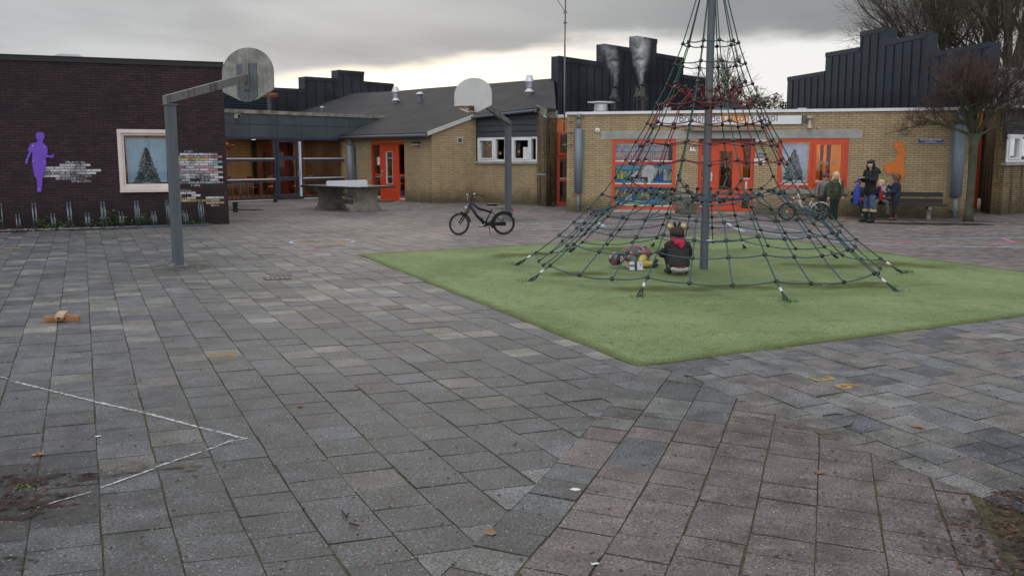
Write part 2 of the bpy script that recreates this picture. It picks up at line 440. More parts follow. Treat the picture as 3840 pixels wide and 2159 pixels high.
LA = (Vector((-0.287, 3.428)), Vector((0.3373, 0.9414)))          # grey field / border course
LK = (Vector((1.271, 7.099)), Vector((0.370, -0.929)))            # border / half-bond field
LK2 = (Vector((2.32, 4.467)), Vector((-0.302, -0.953)))
LS = (Vector((2.32, 4.467)), Vector((0.866, 0.5)))
def side(L, p): d = L[1]; q = p - L[0]; return d.x*q.y - d.y*q.x   # >0: left of the direction
def clip(poly, L, sgn):
    out = []
    for i in range(len(poly)):
        p, q = poly[i], poly[(i+1) % len(poly)]
        a, b = side(L, p)*sgn, side(L, q)*sgn
        if a >= 0: out.append(p)
        if (a >= 0) != (b >= 0): out.append(p + (q-p)*(a/(a-b)))
    return out
def area(p): return abs(sum(p[i].x*p[(i+1) % len(p)].y - p[(i+1) % len(p)].x*p[i].y for i in range(len(p))))/2
rt = random.Random(11)
def sc(c, k): return tuple(x*k for x in c)
def jit(c, a=0.05):
    k = 1 + rt.uniform(-a, a)*1.6
    return tuple(max(0.01, x*k*(1+rt.uniform(-.015, .015))) for x in c)
DIRT = [(G(*c8(1980, 860)).xy, .38), (G(30, 1790).xy, .34), (G(60, 1930).xy, .30), (G(200, 1760).xy, .2)]
def dirt_k(x, y):
    k = 1.0
    for c, r in DIRT:
        d = math.hypot(x-c.x, y-c.y)/r
        if d < 1.5: k = min(k, 0.45 + 0.55*max(0, d-0.3)/1.2)
    return k
def tile(mb, poly, col, gap, tilt=0.0012):
    cx = sum(p.x for p in poly)/len(poly); cy = sum(p.y for p in poly)/len(poly); c = Vector((cx, cy))
    pin = []
    n = len(poly)
    for i, p in enumerate(poly):
        d = p - c
        if d.length < 1e-5: return
        pin.append(p - d.normalized()*min(gap*1.25, d.length*0.4))
    tx, ty, tz = rt.gauss(0, tilt*4), rt.gauss(0, tilt*4), rt.gauss(0, 0.0013)
    def zz(p, o=0): return gz(p.y) + tz + (p.x-cx)*tx + (p.y-cy)*ty - o
    top = [(p.x, p.y, zz(p)) for p in pin]
    bot = [(p.x + (p.x-cx)*.012, p.y + (p.y-cy)*.012, zz(p, 0.016)) for p in pin]
    uvo = (rt.uniform(0, 50), rt.uniform(0, 50))
    mb.face(top, 0, [(x+uvo[0], y+uvo[1]) for x, y, z in top], col=col)
    for i in range(n):
        j = (i+1) % n
        mb.face([top[j], top[i], bot[i], bot[j]], 0, None, col=sc(col, 0.55))
def visible(p): return 1.9 < p.y < 38.5 and abs(p.x) < 0.60*p.y + 4.2
def far_tint(p, base):
    # browner, pinker paving towards the right and the back
    k = max(0.0, min(1.0, (p.y - 12 + (p.x+2)*0.9)/9.0))
    q = (0.235, 0.198, 0.185)
    return tuple(a*(1-k)+b*k for a, b in zip(base, q)), k
pav = MB()
def grid(O, a, b, offs, colour, keep, clips, gap=(0.005)):
    na = int(60/a.length); nb = int(60/b.length)
    for j in range(-nb, nb):
        o = offs(j); 
        for i in range(-na, na):
            p0 = O + b*j + a*(i+o)
            cc = p0 + (a+b)*0.5
            if not visible(cc) or not keep(cc): continue
            g = gap/2
            ah, bh = a.normalized(), b.normalized()
            gx = 0.0040 if a is not None else g
            wv = bh*rt.uniform(-.0035, .0035) + ah*rt.uniform(-.003, .003); p0 = p0 + wv
            q = [p0 + bh*gx + ah*.0036, p0 + b - bh*gx + ah*.0036, p0 + a + b - bh*gx - ah*.0036, p0 + a + bh*gx - ah*.0036]
            full = area(q)
            for L, s_ in clips:
                q = clip(q, L, s_)
                if len(q) < 3: break
            if len(q) < 3: continue
            ar = area(q)
            if ar < 0.0012: continue
            tile(pav, q, colour(i, j, cc, ar/full), 0.0006)
GREY = (0.130, 0.133, 0.140)
offs = {}
def col_off(j):
    if j not in offs: offs[j] = rt.choice((0.0, 0.33, 0.5, 0.66, 0.15)) + rt.uniform(-.08, .08)
    return offs[j]
def c_z1(i, j, c, k):
    if k < 0.62 and c.y < 8: return jit((0.178, 0.180, 0.190), .03)
    base, t = far_tint(c, GREY)
    r = rt.random(); w = max(0, min(1, (c.y-6)/5))
    if r < 0.025 + 0.12*w: col = sc((0.21, 0.205, 0.19), 1.0 if rt.random() < .6 else 1.2)
    elif r < 0.04 + 0.22*w: col = (0.150, 0.156, 0.170)
    elif r < 0.07 + 0.32*w: col = (0.098, 0.100, 0.110)
    elif r < 0.09 + 0.44*w: col = (0.175, 0.170, 0.160)
    else: col = base
    if t > 0: col = tuple(x*(1-.65*t)+y*.65*t for x, y in zip(col, base))
    return sc(jit(col, 0.055), dirt_k(c.x, c.y)*(0.78+.22*min(1, max(0, (c.y-3.0)/5))))  # vignette shade put into the slab colour: darker towards the camera
e1 = Vector((math.cos(R(115)), math.sin(R(115))))*0.302
e2 = Vector((math.cos(R(20)), math.sin(R(20))))*0.2965
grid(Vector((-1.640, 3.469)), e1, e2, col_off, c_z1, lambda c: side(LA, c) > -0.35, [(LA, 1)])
offs = {}
def c_z3(i, j, c, k):
    if c.x > 2.9 or k < .25 and rt.random() < .6: col = (0.16, 0.145, 0.12)
    red = (0.182, 0.150, 0.147)
    d = -side(LA, c)                       # distance into the field
    if d < 0.28:
        r = rt.random(); far = c.y > 5.2
        if 4.95 < c.y < 5.6: col = red
        else: col = (0.135, 0.145, 0.155) if r < .3 else (0.175, 0.178, 0.172) if r < .55 else (0.105, 0.108, 0.114) if r < .8 else (0.16, 0.155, 0.148)
    elif d < 0.56 and c.y > 5.55: col = (0.165, 0.170, 0.172) if rt.random() < .7 else (0.10, 0.105, 0.11)
    elif d < 0.56 and 4.9 < c.y < 5.25: col = (0.12, 0.13, 0.145)
    elif d < 0.84 and c.y > 5.75: col = (0.13, 0.14, 0.15)
    else: col = red
    return sc(jit(col, .045), .84+.16*min(1, max(0, (c.y-3.0)/3.5)))  # same vignette darkening put into these slab colours near the camera
f1 = Vector((math.cos(R(71.0)), math.sin(R(71.0))))*0.248
f2 = Vector((math.cos(R(-27.0)), math.sin(R(-27.0))))*0.284
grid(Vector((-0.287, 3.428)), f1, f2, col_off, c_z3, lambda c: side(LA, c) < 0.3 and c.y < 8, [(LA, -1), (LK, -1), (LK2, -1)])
def c_z4(i, j, c, k):
    r = rt.random()
    if c.y > 12.5 or (c.y > 9 and c.x > 9): col = (0.225, 0.190, 0.178) if r < .8 else (0.175, 0.165, 0.165)
    elif r < .30: col = (0.182, 0.187, 0.192)
    elif r < .44: col = (0.112, 0.118, 0.132)
    elif r < .54: col = (0.235, 0.237, 0.232)
    elif r < .60 and c.x > 5.0: col = (0.26, 0.165, 0.155)
    elif r < .76 and c.x > 4.2: col = (0.215, 0.180, 0.170)
    else: col = (0.185, 0.176, 0.165)
    return sc(jit(col, .05), dirt_k(c.x, c.y))
h1 = Vector((math.cos(R(-70)), math.sin(R(-70))))*0.305
h2 = Vector((math.cos(R(28)), math.sin(R(28))))*0.302
grid(Vector((1.946, 6.893)), h1, h2, lambda j: 0.5*(j % 2), c_z4, lambda c: side(LA, c) < 0.3 and side(LK, c) > -0.35, [(LA, -1), (LK, 1)])
# paver material: exposed aggregate
m, n, l = newmat('concrete_pavers')
at = N(n, 'ShaderNodeAttribute'); at.attribute_name = 'tint'
t = N(n, 'ShaderNodeTexCoord').outputs['Object']
big = noise(n, l, t, 0.35, 4, .6); mid = noise(n, l, t, 4.5, 6, .62); fin = noise(n, l, t, 85, 3, .8)
vo = N(n, 'ShaderNodeTexVoronoi'); setin(vo, Scale=46.0); l.new(t, vo.inputs['Vector'])
chip = rng(n, l, vo.outputs['Distance'], .26, .14)
vcol = N(n, 'ShaderNodeSeparateColor'); l.new(vo.outputs['Color'], vcol.inputs[0])
chip = mth(n, l, 'MULTIPLY', chip, rng(n, l, vcol.outputs[0], .72, .86))
c = mixc(n, l, rng(n, l, fin, .33, .67), (0.24, 0.24, 0.25), (1.30, 1.30, 1.30)); 
c = mixc(n, l, 1.0, at.outputs['Color'], c, 'MULTIPLY')
k = mth(n, l, 'ADD', mth(n, l, 'MULTIPLY', rng(n, l, mid, .3, .7), 0.66), mth(n, l, 'MULTIPLY', rng(n, l, big, .3, .7), 0.40))
k = mth(n, l, 'ADD', k, 0.42)
kk = N(n, 'ShaderNodeCombineXYZ'); [l.new(k, kk.inputs[i]) for i in range(3)]
c = mixc(n, l, 1.0, c, kk.outputs[0], 'MULTIPLY')
c = mixc(n, l, mth(n, l, 'MULTIPLY', chip, 0.85), c, (0.40, 0.39, 0.37))
spots = noise(n, l, t, 2.1, 6, .72)
c = mixc(n, l, mth(n, l, 'MULTIPLY', rng(n, l, spots, .60, .72), .45), c, (0.055, 0.052, 0.045))
rr = mth(n, l, 'ADD', mth(n, l, 'MULTIPLY', mid, .45), .42)
finish(n, l, c, rr, 0, mth(n, l, 'ADD', fin, mth(n, l, 'MULTIPLY', mid, .3)), 0.35, 0.004, 0.35)
pav.build('pavement', m, None, kind='structure')

# green rubber mat under the climbing net
POLE = Vector((2.87, 13.59, 0))
Lc, Tc, Rc, Bc = Vector((-2.68, 15.72)), Vector((4.91, 20.02)), Vector((8.40, 11.16)), Vector((1.02, 7.26))
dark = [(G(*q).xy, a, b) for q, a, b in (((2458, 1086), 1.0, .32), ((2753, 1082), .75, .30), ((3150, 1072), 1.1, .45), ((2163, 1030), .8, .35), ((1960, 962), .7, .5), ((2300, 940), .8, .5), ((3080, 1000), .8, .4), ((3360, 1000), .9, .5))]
NG = 130; mm_ = MB(); vs = []; cols = []
for i in range(NG+1):
    for j in range(NG+1):
        u, v = i/NG, j/NG
        p = Lc*(1-u)*(1-v) + Bc*u*(1-v) + Rc*u*v + Tc*(1-u)*v
        e = min(u, 1-u, v, 1-v)
        d = (p - POLE.xy).length
        z = 0.016 + 0.022*mnoise.noise(Vector((p.x*.8, p.y*.8, 0))) + 0.012*mnoise.noise(Vector((p.x*2.3, p.y*2.3, 5)))
        z += 0.020*math.exp(-((d-3.05)/0.30)**2) - 0.012*math.exp(-((d-2.3)/0.5)**2)
        z = 0.0055 + max(0.0, z-0.004)*min(1, e*7)
        wob = 0.018*mnoise.noise(Vector((p.x*1.7, p.y*1.7, 9)))
        vs.append((p.x+wob*(e < .004), p.y+wob*(e < .004), z))
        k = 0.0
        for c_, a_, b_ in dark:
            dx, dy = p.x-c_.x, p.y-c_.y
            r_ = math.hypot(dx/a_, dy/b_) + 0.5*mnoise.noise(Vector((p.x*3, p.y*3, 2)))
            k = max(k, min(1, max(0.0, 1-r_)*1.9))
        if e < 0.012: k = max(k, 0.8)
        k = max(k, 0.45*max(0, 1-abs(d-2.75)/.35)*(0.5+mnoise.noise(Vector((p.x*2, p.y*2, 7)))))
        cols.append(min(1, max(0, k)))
W_ = NG+1
for i in range(NG):
    for j in range(NG):
        ids = (i*W_+j, i*W_+j+1, (i+1)*W_+j+1, (i+1)*W_+j)
        kc = sum(cols[q] for q in ids)/4
        mm_.f.append(ids); mm_.m.append(0); mm_.sm.append(True); mm_.uv.append([(0, 0)]*4); mm_.col.append((kc, kc, kc))
mm_.v = vs
edge_ids = [i*W_ for i in range(W_)] + [NG*W_+j for j in range(1, W_)] + [i*W_+NG for i in range(NG-1, -1, -1)] + [j for j in range(NG-1, 0, -1)]
for q in range(len(edge_ids)):
    a_, b_ = vs[edge_ids[q]], vs[edge_ids[(q+1) % len(edge_ids)]]
    mm_.face([a_, b_, (b_[0], b_[1], -.01), (a_[0], a_[1], -.01)], 0, col=(.9, .9, .9))
m, n, l = newmat('green_rubber_crumb')
at = N(n, 'ShaderNodeAttribute'); at.attribute_name = 'tint'
sepc = N(n, 'ShaderNodeSeparateColor'); l.new(at.outputs['Color'], sepc.inputs[0])
t = N(n, 'ShaderNodeTexCoord').outputs['Object']
big = noise(n, l, t, 0.6, 5, .6); mid = noise(n, l, t, 5, 6, .7); fin = noise(n, l, t, 60, 4, .75)
mp = N(n, 'ShaderNodeMapping'); mp.inputs['Scale'].default_value = (1.4, 6.5, 1); mp.inputs['Rotation'].default_value = (0, 0, .2); l.new(t, mp.inputs[0])
st = noise(n, l, mp.outputs[0], 2.0, 6, .7)
c = mixc(n, l, rng(n, l, big, .32, .68), (0.135, 0.185, 0.078), (0.205, 0.268, 0.120))
c = mixc(n, l, mth(n, l, 'MULTIPLY', rng(n, l, st, .52, .70), .5), c, (0.25, 0.30, 0.175))
c = mixc(n, l, mth(n, l, 'MULTIPLY', rng(n, l, mid, .50, .68), .6), c, (0.095, 0.130, 0.048))
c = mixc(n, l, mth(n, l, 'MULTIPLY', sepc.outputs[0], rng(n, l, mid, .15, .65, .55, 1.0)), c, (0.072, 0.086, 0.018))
k = rng(n, l, fin, .3, .7, .52, 1.45); kk = N(n, 'ShaderNodeCombineXYZ'); [l.new(k, kk.inputs[i]) for i in range(3)]
c = mixc(n, l, 1.0, c, kk.outputs[0], 'MULTIPLY')
sp = noise(n, l, t, 11, 5, .75)
c = mixc(n, l, mth(n, l, 'MULTIPLY', rng(n, l, sp, .70, .76), .7), c, (0.04, 0.035, 0.025))
finish(n, l, c, 0.9, 0, mth(n, l, 'ADD', fin, mth(n, l, 'MULTIPLY', mid, 1.2)), 0.5, 0.008, 0.25)
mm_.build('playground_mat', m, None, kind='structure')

# soil patches with broken slabs, bottom right and left, and the wet bed by the tree
def blob_pts(c, a, b, rot=0, n=40, rough=.3, seed=0):
    pts = []
    for k in range(n):
        w = 2*math.pi*k/n
        r = 1 + rough*mnoise.noise(Vector((math.cos(w)*1.5+seed, math.sin(w)*1.5, seed*3.1))) + rough*.5*mnoise.noise(Vector((math.cos(w)*5+seed, math.sin(w)*5, 1)))
        x, y = a*r*math.cos(w), b*r*math.sin(w)
        pts.append(Vector((c[0]+x*math.cos(rot)-y*math.sin(rot), c[1]+x*math.sin(rot)+y*math.cos(rot))))
    return pts
def patch(name, pts, mt, z=0.006, kind='structure', hump=0.0, **kw):
    mb = MB(); cx = sum(p.x for p in pts)/len(pts); cy = sum(p.y for p in pts)/len(pts); c = Vector((cx, cy)); n = len(pts)
    rings = (0.0, 0.35, 0.7, 1.0)
    for a_, b_ in zip(rings, rings[1:]):
        for i in range(n):
            p, q = pts[i], pts[(i+1) % n]
            def V3(pp, k): w = c + (pp-c)*k; return (w.x, w.y, gz(w.y) + z*(1 if k < 1 else .2) + hump*(1-k*k)*(0.6+mnoise.noise(Vector((w.x*6, w.y*6, 0)))))
            f = [V3(p, a_), V3(p, b_), V3(q, b_), V3(q, a_)] if a_ > 0 else [V3(p, 0), V3(p, b_), V3(q, b_)]
            mb.face(f, 0, smooth=True)
    return mb.build(name, mt, None, kind=kind, **kw)
m, n, l = newmat('wet_soil')
t = N(n, 'ShaderNodeTexCoord').outputs['Object']
a = noise(n, l, t, 5, 6, .7); b = noise(n, l, t, 55, 5, .75)
c = mixc(n, l, rng(n, l, b, .3, .7), (0.014, 0.009, 0.008), (0.060, 0.038, 0.030))
c = mixc(n, l, rng(n, l, a, .5, .65), c, (0.085, 0.062, 0.050))
finish(n, l, c, 0.8, 0, mth(n, l, 'ADD', a, b), 0.9, 0.02, 0.4); M_SOIL = m
m, n, l = newmat('wet_mud')
t = N(n, 'ShaderNodeTexCoord').outputs['Object']
a = noise(n, l, t, 1.5, 6, .7); b = noise(n, l, t, 30, 5, .75)
c = mixc(n, l, rng(n, l, b, .3, .7), (0.012, 0.010, 0.010), (0.030, 0.022, 0.018))
finish(n, l, c, rng(n, l, a, .4, .6, .12, .7), 0, b, 0.3, 0.01, 0.5); M_MUD = m
mS, nS, lS = newmat('scattered_soil')
tS = N(nS, 'ShaderNodeTexCoord').outputs['Object']; aS = noise(nS, lS, tS, 9, 6, .75); bS = noise(nS, lS, tS, 60, 4, .7)
finish(nS, lS, mixc(nS, lS, rng(nS, lS, bS, .3, .7), (0.018, 0.011, 0.010), (0.062, 0.040, 0.034)), .85, 0, bS, .8, .01, .3, alpha=rng(nS, lS, aS, .46, .60)); M_SOIL2 = mS
pA, pB = G(*c7(1730, 1060)), G(*c7(2700, 1045))
c_ = G(*c7(2230, 1065))
patch('soil', blob_pts(c_.xy, 1.55, .46, R(-12), seed=3), M_MUD, 0.011)
c_ = G(*c7(2000, 1020)); patch('soil', blob_pts(c_.xy, 1.9, .30, R(-12), seed=8, rough=.5), M_SOIL2, 0.009)
patch('soil', blob_pts(G(*c8(1975, 865)).xy, .27, .09, R(0), seed=4), M_SOIL, 0.006, hump=.01)
patch('soil', [Vector((2.36, 4.42)), Vector((2.55, 4.50)), Vector((3.4, 4.95)), Vector((4.4, 4.9)), Vector((4.6, 2.0)), Vector((1.75, 2.0)), Vector((1.98, 3.2)), Vector((2.10, 3.6)), Vector((2.28, 4.1))], M_SOIL2, 0.008, hump=.004)
patch('soil', blob_pts(G(60, 1805).xy, .42, .12, R(8), seed=14, rough=.7), M_SOIL2, 0.005, hump=.006)
patch('soil', blob_pts(G(70, 1900).xy, .34, .17, R(8), seed=17, rough=.7), M_SOIL2, 0.005, hump=.006)
patch('soil', blob_pts(G(30, 2120).xy, .12, .10, R(8), seed=19, rough=.5), M_SOIL2, 0.005, hump=.006)

mQ, nQ, lQ = newmat('loose_sand')
tQ = N(nQ, 'ShaderNodeTexCoord').outputs['Object']; aQ = noise(nQ, lQ, tQ, 5, 6, .7); bQ = noise(nQ, lQ, tQ, 90, 3, .7)
finish(nQ, lQ, mixc(nQ, lQ, rng(nQ, lQ, bQ, .3, .7), (0.085, 0.075, 0.065), (0.17, 0.155, 0.135)), .95, 0, bQ, .4, .005, .2, alpha=rng(nQ, lQ, aQ, .44, .60, 0, .9))
for c__, a__, b__, s__ in ((G(670, 1003), .62, .42, 1), (G(1906, 826), .5, .4, 2), (G(2950, 1600), .5, .10, 3), (G(2350, 1560), .25, .08, 5), (G(560, 1760), .25, .10, 6)):
    patch('soil', blob_pts(c__.xy, a__, b__, R(-40 if s__ == 3 else 10), seed=s__+20, rough=.5), mQ, 0.005)
# ------------------------------------------------------------------ chalk and paint on the paving
def chalk(name, col, cover=0.5, sc_=45, soft=False):
    m, n, l = newmat(name)
    t = N(n, 'ShaderNodeTexCoord').outputs['Object']
    a = noise(n, l, t, sc_, 4, .7); b = noise(n, l, t, 3.0, 3, .6)
    al = mth(n, l, 'MULTIPLY', rng(n, l, a, .62-cover*.45, .72-cover*.35), rng(n, l, b, .25, .6, .35, 1.0))
    if soft:
        su = N(n, 'ShaderNodeSeparateXYZ'); l.new(N(n, 'ShaderNodeUVMap').outputs[0], su.inputs[0])
        ed = mth(n, l, 'SUBTRACT', 1.0, mth(n, l, 'ABSOLUTE', mth(n, l, 'SUBTRACT', mth(n, l, 'MULTIPLY', su.outputs[1], 2.0), 1.0)))
        f_ = mth(n, l, 'ADD', mth(n, l, 'MULTIPLY', ed, .95), mth(n, l, 'MULTIPLY', mth(n, l, 'SUBTRACT', a, .55), 2.2))
        al = mth(n, l, 'MULTIPLY', rng(n, l, f_, .22, 1.0), rng(n, l, b, .2, .6, .45, 1.0))
    finish(n, l, col, 0.95, alpha=al); return m
M_CH_W = chalk('white_chalk', (0.62, 0.62, 0.61), .72, 24, True)
M_CH_B = chalk('light_blue_paint', (0.42, 0.56, 0.66), .72, 9)
M_CH_P = chalk('pink_chalk', (0.55, 0.19, 0.32), .50, 12)
M_CH_O = chalk('orange_chalk', (0.55, 0.30, 0.07), .45)
M_CH_O2 = chalk('orange_yellow_paint', (0.42, 0.26, 0.07), .62, 60)
def strip(mb, pts, w, z=0.006):
    pts = [Vector((p.x, p.y)) for p in pts]
    # resample
    out = [pts[0]]
    for p in pts[1:]:
        L = (p-out[-1]).length; k = max(1, int(L/0.15)); q = out[-1].copy()
        out += [q + (p-q)*((i+1)/k) for i in range(k)]
    for i in range(len(out)-1):
        d = out[i+1]-out[i]
        if d.length < 1e-6: continue
        nrm = Vector((-d.y, d.x)).normalized()*w/2
        q = [out[i]-nrm, out[i+1]-nrm, out[i+1]+nrm, out[i]+nrm]
        mb.face([(v.x, v.y, gz(v.y)+z) for v in q], 0, [(0, 0), (1, 0), (1, 1), (0, 1)])
def o6(x, y): return G(x*0.7311, 1100+y*0.7311)
def oN(x, y): return G(1850+x/2.7116, 800+y/2.7116)
def oR(x, y): return G(3000+x/3.067, 850+y/3.067)
mb = MB()
strip(mb, [o6(*p) for p in ((-40, 418), (50, 443))], .04)
strip(mb, [o6(*p) for p in ((75, 455), (270, 503), (490, 558), (730, 612), (1000, 683), (1200, 733), (1265, 748))], .055)
strip(mb, [o6(*p) for p in ((1265, 748), (1180, 760), (1110, 788), (1062, 804))], .030)
strip(mb, [o6(*p) for p in ((1030, 815), (800, 893))], .032)
strip(mb, [o6(*p) for p in ((785, 903), (515, 1000))], .036)
strip(mb, [o6(*p) for p in ((470, 1020), (290, 1070), (190, 1102))], .026)
mb.build('pavement_marking', M_CH_W, None, kind='structure')
mb = MB()
strip(mb, [G(*c3(690, 1328)), G(*c3(1130, 1308)), oN(1250, 65), oN(1780, 48), oN(2300, 60), oR(0, 55), oR(690, 125), oR(1500, 143), oR(2576, 130), oR(3200, 120)], .07)
strip(mb, [oN(400, 170), oN(860, 155), oN(1500, 110), oN(1850, 92), oN(2100, 110), oN(2450, 150), oR(0, 140), oR(690, 198), oR(1500, 228), oR(2576, 243), oR(3200, 246)], .07)
strip(mb, [oN(2380, 100), oN(2440, 150), oN(2560, 190)], .09)
strip(mb, [oN(1050, 90), oN(1140, 140)], .09)
c_ = G(1208, 907); strip(mb, [c_ + Vector((math.cos(w)*.62, math.sin(w)*.52, 0)) for w in [i*math.pi/10 for i in range(21)]], .06)
mb.build('pavement_marking', M_CH_B, None, kind='structure')
mb = MB()
strip(mb, [G(*c3(0, 1390)), G(*c3(300, 1345)), G(*c3(560, 1325)), G(*c3(760, 1335)), G(*c3(900, 1370))], .05)
strip(mb, [G(*c3(150, 1440)), G(*c3(430, 1400)), G(*c3(640, 1362))], .05)
strip(mb, [oR(2330, 140), oR(2470, 185), oR(2120, 225)], .10)
strip(mb, [oR(1180, 150), oR(1320, 165), oR(1110, 203)], .09)
strip(mb, [oR(690, 150), oR(900, 190)], .08)
strip(mb, [G(1150, 955), G(1230, 935), G(1240, 945)], .05)
strip(mb, [G(1130, 945), G(1200, 925), G(1290, 915), G(1420, 893), G(1560, 885)], .04)
mb.build('pavement_marking', M_CH_P, None, kind='structure')
mb = MB()
for a_, b_ in ((1560, 195), (1840, 180), (2540, 180), (1750, 215)):
    strip(mb, [oR(a_, b_), oR(a_+60, b_+8), oR(a_+110, b_+6)], .07)
for s_ in (0.10, 0.17):
    c_ = G(1208, 907); strip(mb, [c_ + Vector((math.cos(w)*(s_+.3), math.sin(w)*(s_+.25), 0)) for w in [i*math.pi/8 for i in range(17)]], .06)
strip(mb, [G(15, 932), G(75, 930)], .14)
strip(mb, [G(*c3(600, 1385)), G(*c3(700, 1380))], .05)
mb.build('pavement_marking', M_CH_O, None, kind='structure')

def text_geo(s, size=1.0, bold=0.0, align='CENTER', spacing=1.0):
    cu = bpy.data.curves.new('t', 'FONT'); cu.body = s; cu.size = size; cu.offset = bold; cu.align_x = align; cu.space_character = spacing
    cu.resolution_u = 3
    ob = bpy.data.objects.new('t', cu); COL.objects.link(ob)
    bpy.context.view_layer.update()
    me = bpy.data.meshes.new_from_object(ob.evaluated_get(bpy.context.evaluated_depsgraph_get()))
    vs = [v.co.copy() for v in me.vertices]; fs = [tuple(p.vertices) for p in me.polygons]
    bpy.data.objects.remove(ob); bpy.data.meshes.remove(me); bpy.data.curves.remove(cu)
    return vs, fs
def ground_text(s, c, ax, ay, size, bold, z=.004):
    vs, fs = text_geo(s, size, bold); mb = MB()
    xs = [v.x for v in vs]; yy = [v.y for v in vs]; mx, my = (min(xs)+max(xs))/2, (min(yy)+max(yy))/2
    mb.mesh([(c.x+(v.x-mx)*ax.x+(v.y-my)*ay.x, c.y+(v.x-mx)*ax.y+(v.y-my)*ay.y, gz(c.y)+z) for v in vs], fs)
    return mb
# "100" reading towards the building, "39" reversed on the right
q0, q1 = o6(1130, 350), o6(1120, 292)
ax = (q1-q0).xy.normalized()
ground_text('100', o6(1138, 322), Vector((ax.x, ax.y))*0.82, Vector((-1.0, -0.12))*1.25, 0.27, -0.004).build('pavement_marking', M_CH_O2, None, kind='structure')
def o5(x, y): return G(2800+x/2.477, 1250+y/2.477)
ax = (o5(960, 495)-o5(700, 420)).xy.normalized()
ground_text('3 6', (o5(960, 495)+o5(700, 420))/2, ax*1.0, Vector((-ax.y, ax.x))*.9, 0.30, 0.006).build('pavement_marking', M_CH_O2, None, kind='structure')
# ================================================================== BUILDINGS
def wall_holes(mb, pl, a0, a1, z0, z1, holes, depth=0.28, o1=0.0, m=0):
    A = sorted({a0, a1} | {h[0] for h in holes} | {h[1] for h in holes})
    for x0, x1 in zip(A, A[1:]):
        hs = sorted([h for h in holes if h[0] <= x0+1e-6 and h[1] >= x1-1e-6], key=lambda h: h[2])
        z = z0
        for h in hs:
            if h[2] > z+1e-4: mb.wbox(pl, x0, x1, z, h[2], o1-depth, o1, m)
            z = h[3]
        if z < z1-1e-4: mb.wbox(pl, x0, x1, z, z1, o1-depth, o1, m)
    return mb
def frame(mb, pl, a0, a1, z0, z1, w, o0, o1, m=0):
    mb.wbox(pl, a0, a0+w, z0, z1, o0, o1, m); mb.wbox(pl, a1-w, a1, z0, z1, o0, o1, m)
    mb.wbox(pl, a0+w, a1-w, z1-w, z1, o0, o1, m); mb.wbox(pl, a0+w, a1-w, z0, z0+w, o0, o1, m)
    return mb
def pane(pl, a0, a1, z0, z1, o, parent, mt=None, name='pane'):
    return sub(MB().wbox(pl, a0, a1, z0, z1, o-.006, o), name, mt or M_GLASS, parent)
def rect(pl, cv, x0, y0, x1, y1, o=0.0):
    p, q = pl.sz(cv(x0, y0), o), pl.sz(cv(x1, y1), o)
    r, s = pl.sz(cv(x0, y1), o), pl.sz(cv(x1, y0), o)
    return ((p[0]+r[0])/2, (q[0]+s[0])/2, (q[1]+r[1])/2, (p[1]+s[1])/2)
def basept(pl, s=0.0): p = pl.pt(s, 0); return (p.x, p.y, 0)
ident = lambda x, y: (x, y)

def fir_print(pl, sc_, z0, h, w, o, name, parent, seed=1, snowy=False):
    """photographic print of a fir on cloth: small needle sprays lying flat on the cloth"""
    mb = MB(); rr = random.Random(seed)
    mb.wbox(pl, sc_-.008, sc_+.008, z0, z0+h*.98, o, o+.001, 0)
    for k in range(900):
        t = rr.random()**0.75
        zz = z0 + h*(1-t)
        half = w/2*(t**0.85)*(0.72+0.28*abs(math.sin(t*34)))+.006
        x = rr.uniform(-1, 1); x = math.copysign(abs(x)**0.8, x)*half
        L = 0.03+0.06*t*rr.random(); dn = rr.uniform(-.035, .004)*(.4+t); d = 1 if x > 0 else -1
        mt = 1 if rr.random() < (.33 if snowy else .16) else 0
        zz = max(zz, z0+.04)
        oo = o + .001 + rr.random()*.002
        wv = .008+.010*rr.random()
        pts = [pl.pt(sc_+x, zz+wv, oo), pl.pt(sc_+x+d*L, max(z0+.002, zz+dn), oo), pl.pt(sc_+x, max(z0, zz-wv), oo)]
        mb.face(pts, mt)
    mb.mesh([], [])
    return mb.build(name, [M_FIR, M_FIRSNOW], parent)
M_FIR = mat('fir_print_dark', (0.035, 0.050, 0.045), 0.8, 0, .4, 20)
M_FIRSNOW = mat('fir_print_pale', (0.22, 0.25, 0.26), 0.8, 0, .2, 20)
M_CLOTH = mat('pale_blue_cloth', (0.36, 0.50, 0.62), 0.8, 0, .12, 2.5, 20, .4, dist=.02)
M_CLOTH2 = mat('grey_blue_cloth', (0.46, 0.50, 0.60), 0.8, 0, .16, 2.0, 8, .5, dist=.03)
def banner(pl, r, o, name, label, mt, sag=.02, pole=True):
    a0, a1, z0, z1 = r
    b = empty(name, pl.pt((a0+a1)/2, z0, o), label, 'banner')
    mb = MB(); NX, NZ = 10, 14; vs = []
    for i in range(NX+1):
        for j in range(NZ+1):
            u, v = i/NX, j/NZ
            a = a0 + (a1-a0)*u + (sag*(1-abs(2*u-1))*0 + .018*(1-v)*(1 if u < .5 else -1)*(abs(2*u-1)))
            vs.append(pl.pt(a, z0+(z1-z0)*v + .008*math.sin(u*9), o + .006*math.sin(u*17+v*3)*(1-v)))
    fs = [(i*(NZ+1)+j, (i+1)*(NZ+1)+j, (i+1)*(NZ+1)+j+1, i*(NZ+1)+j+1) for i in range(NX) for j in range(NZ)]
    mb.mesh(vs, fs, 0, True); P(mb, 'cloth', mt, b)
    if pole: P(MB().tube([pl.pt(a0-.02, z1, o), pl.pt(a1+.02, z1, o)], .010, 8), 'hanging_rod', M_WHITESTEEL, b)
    return b
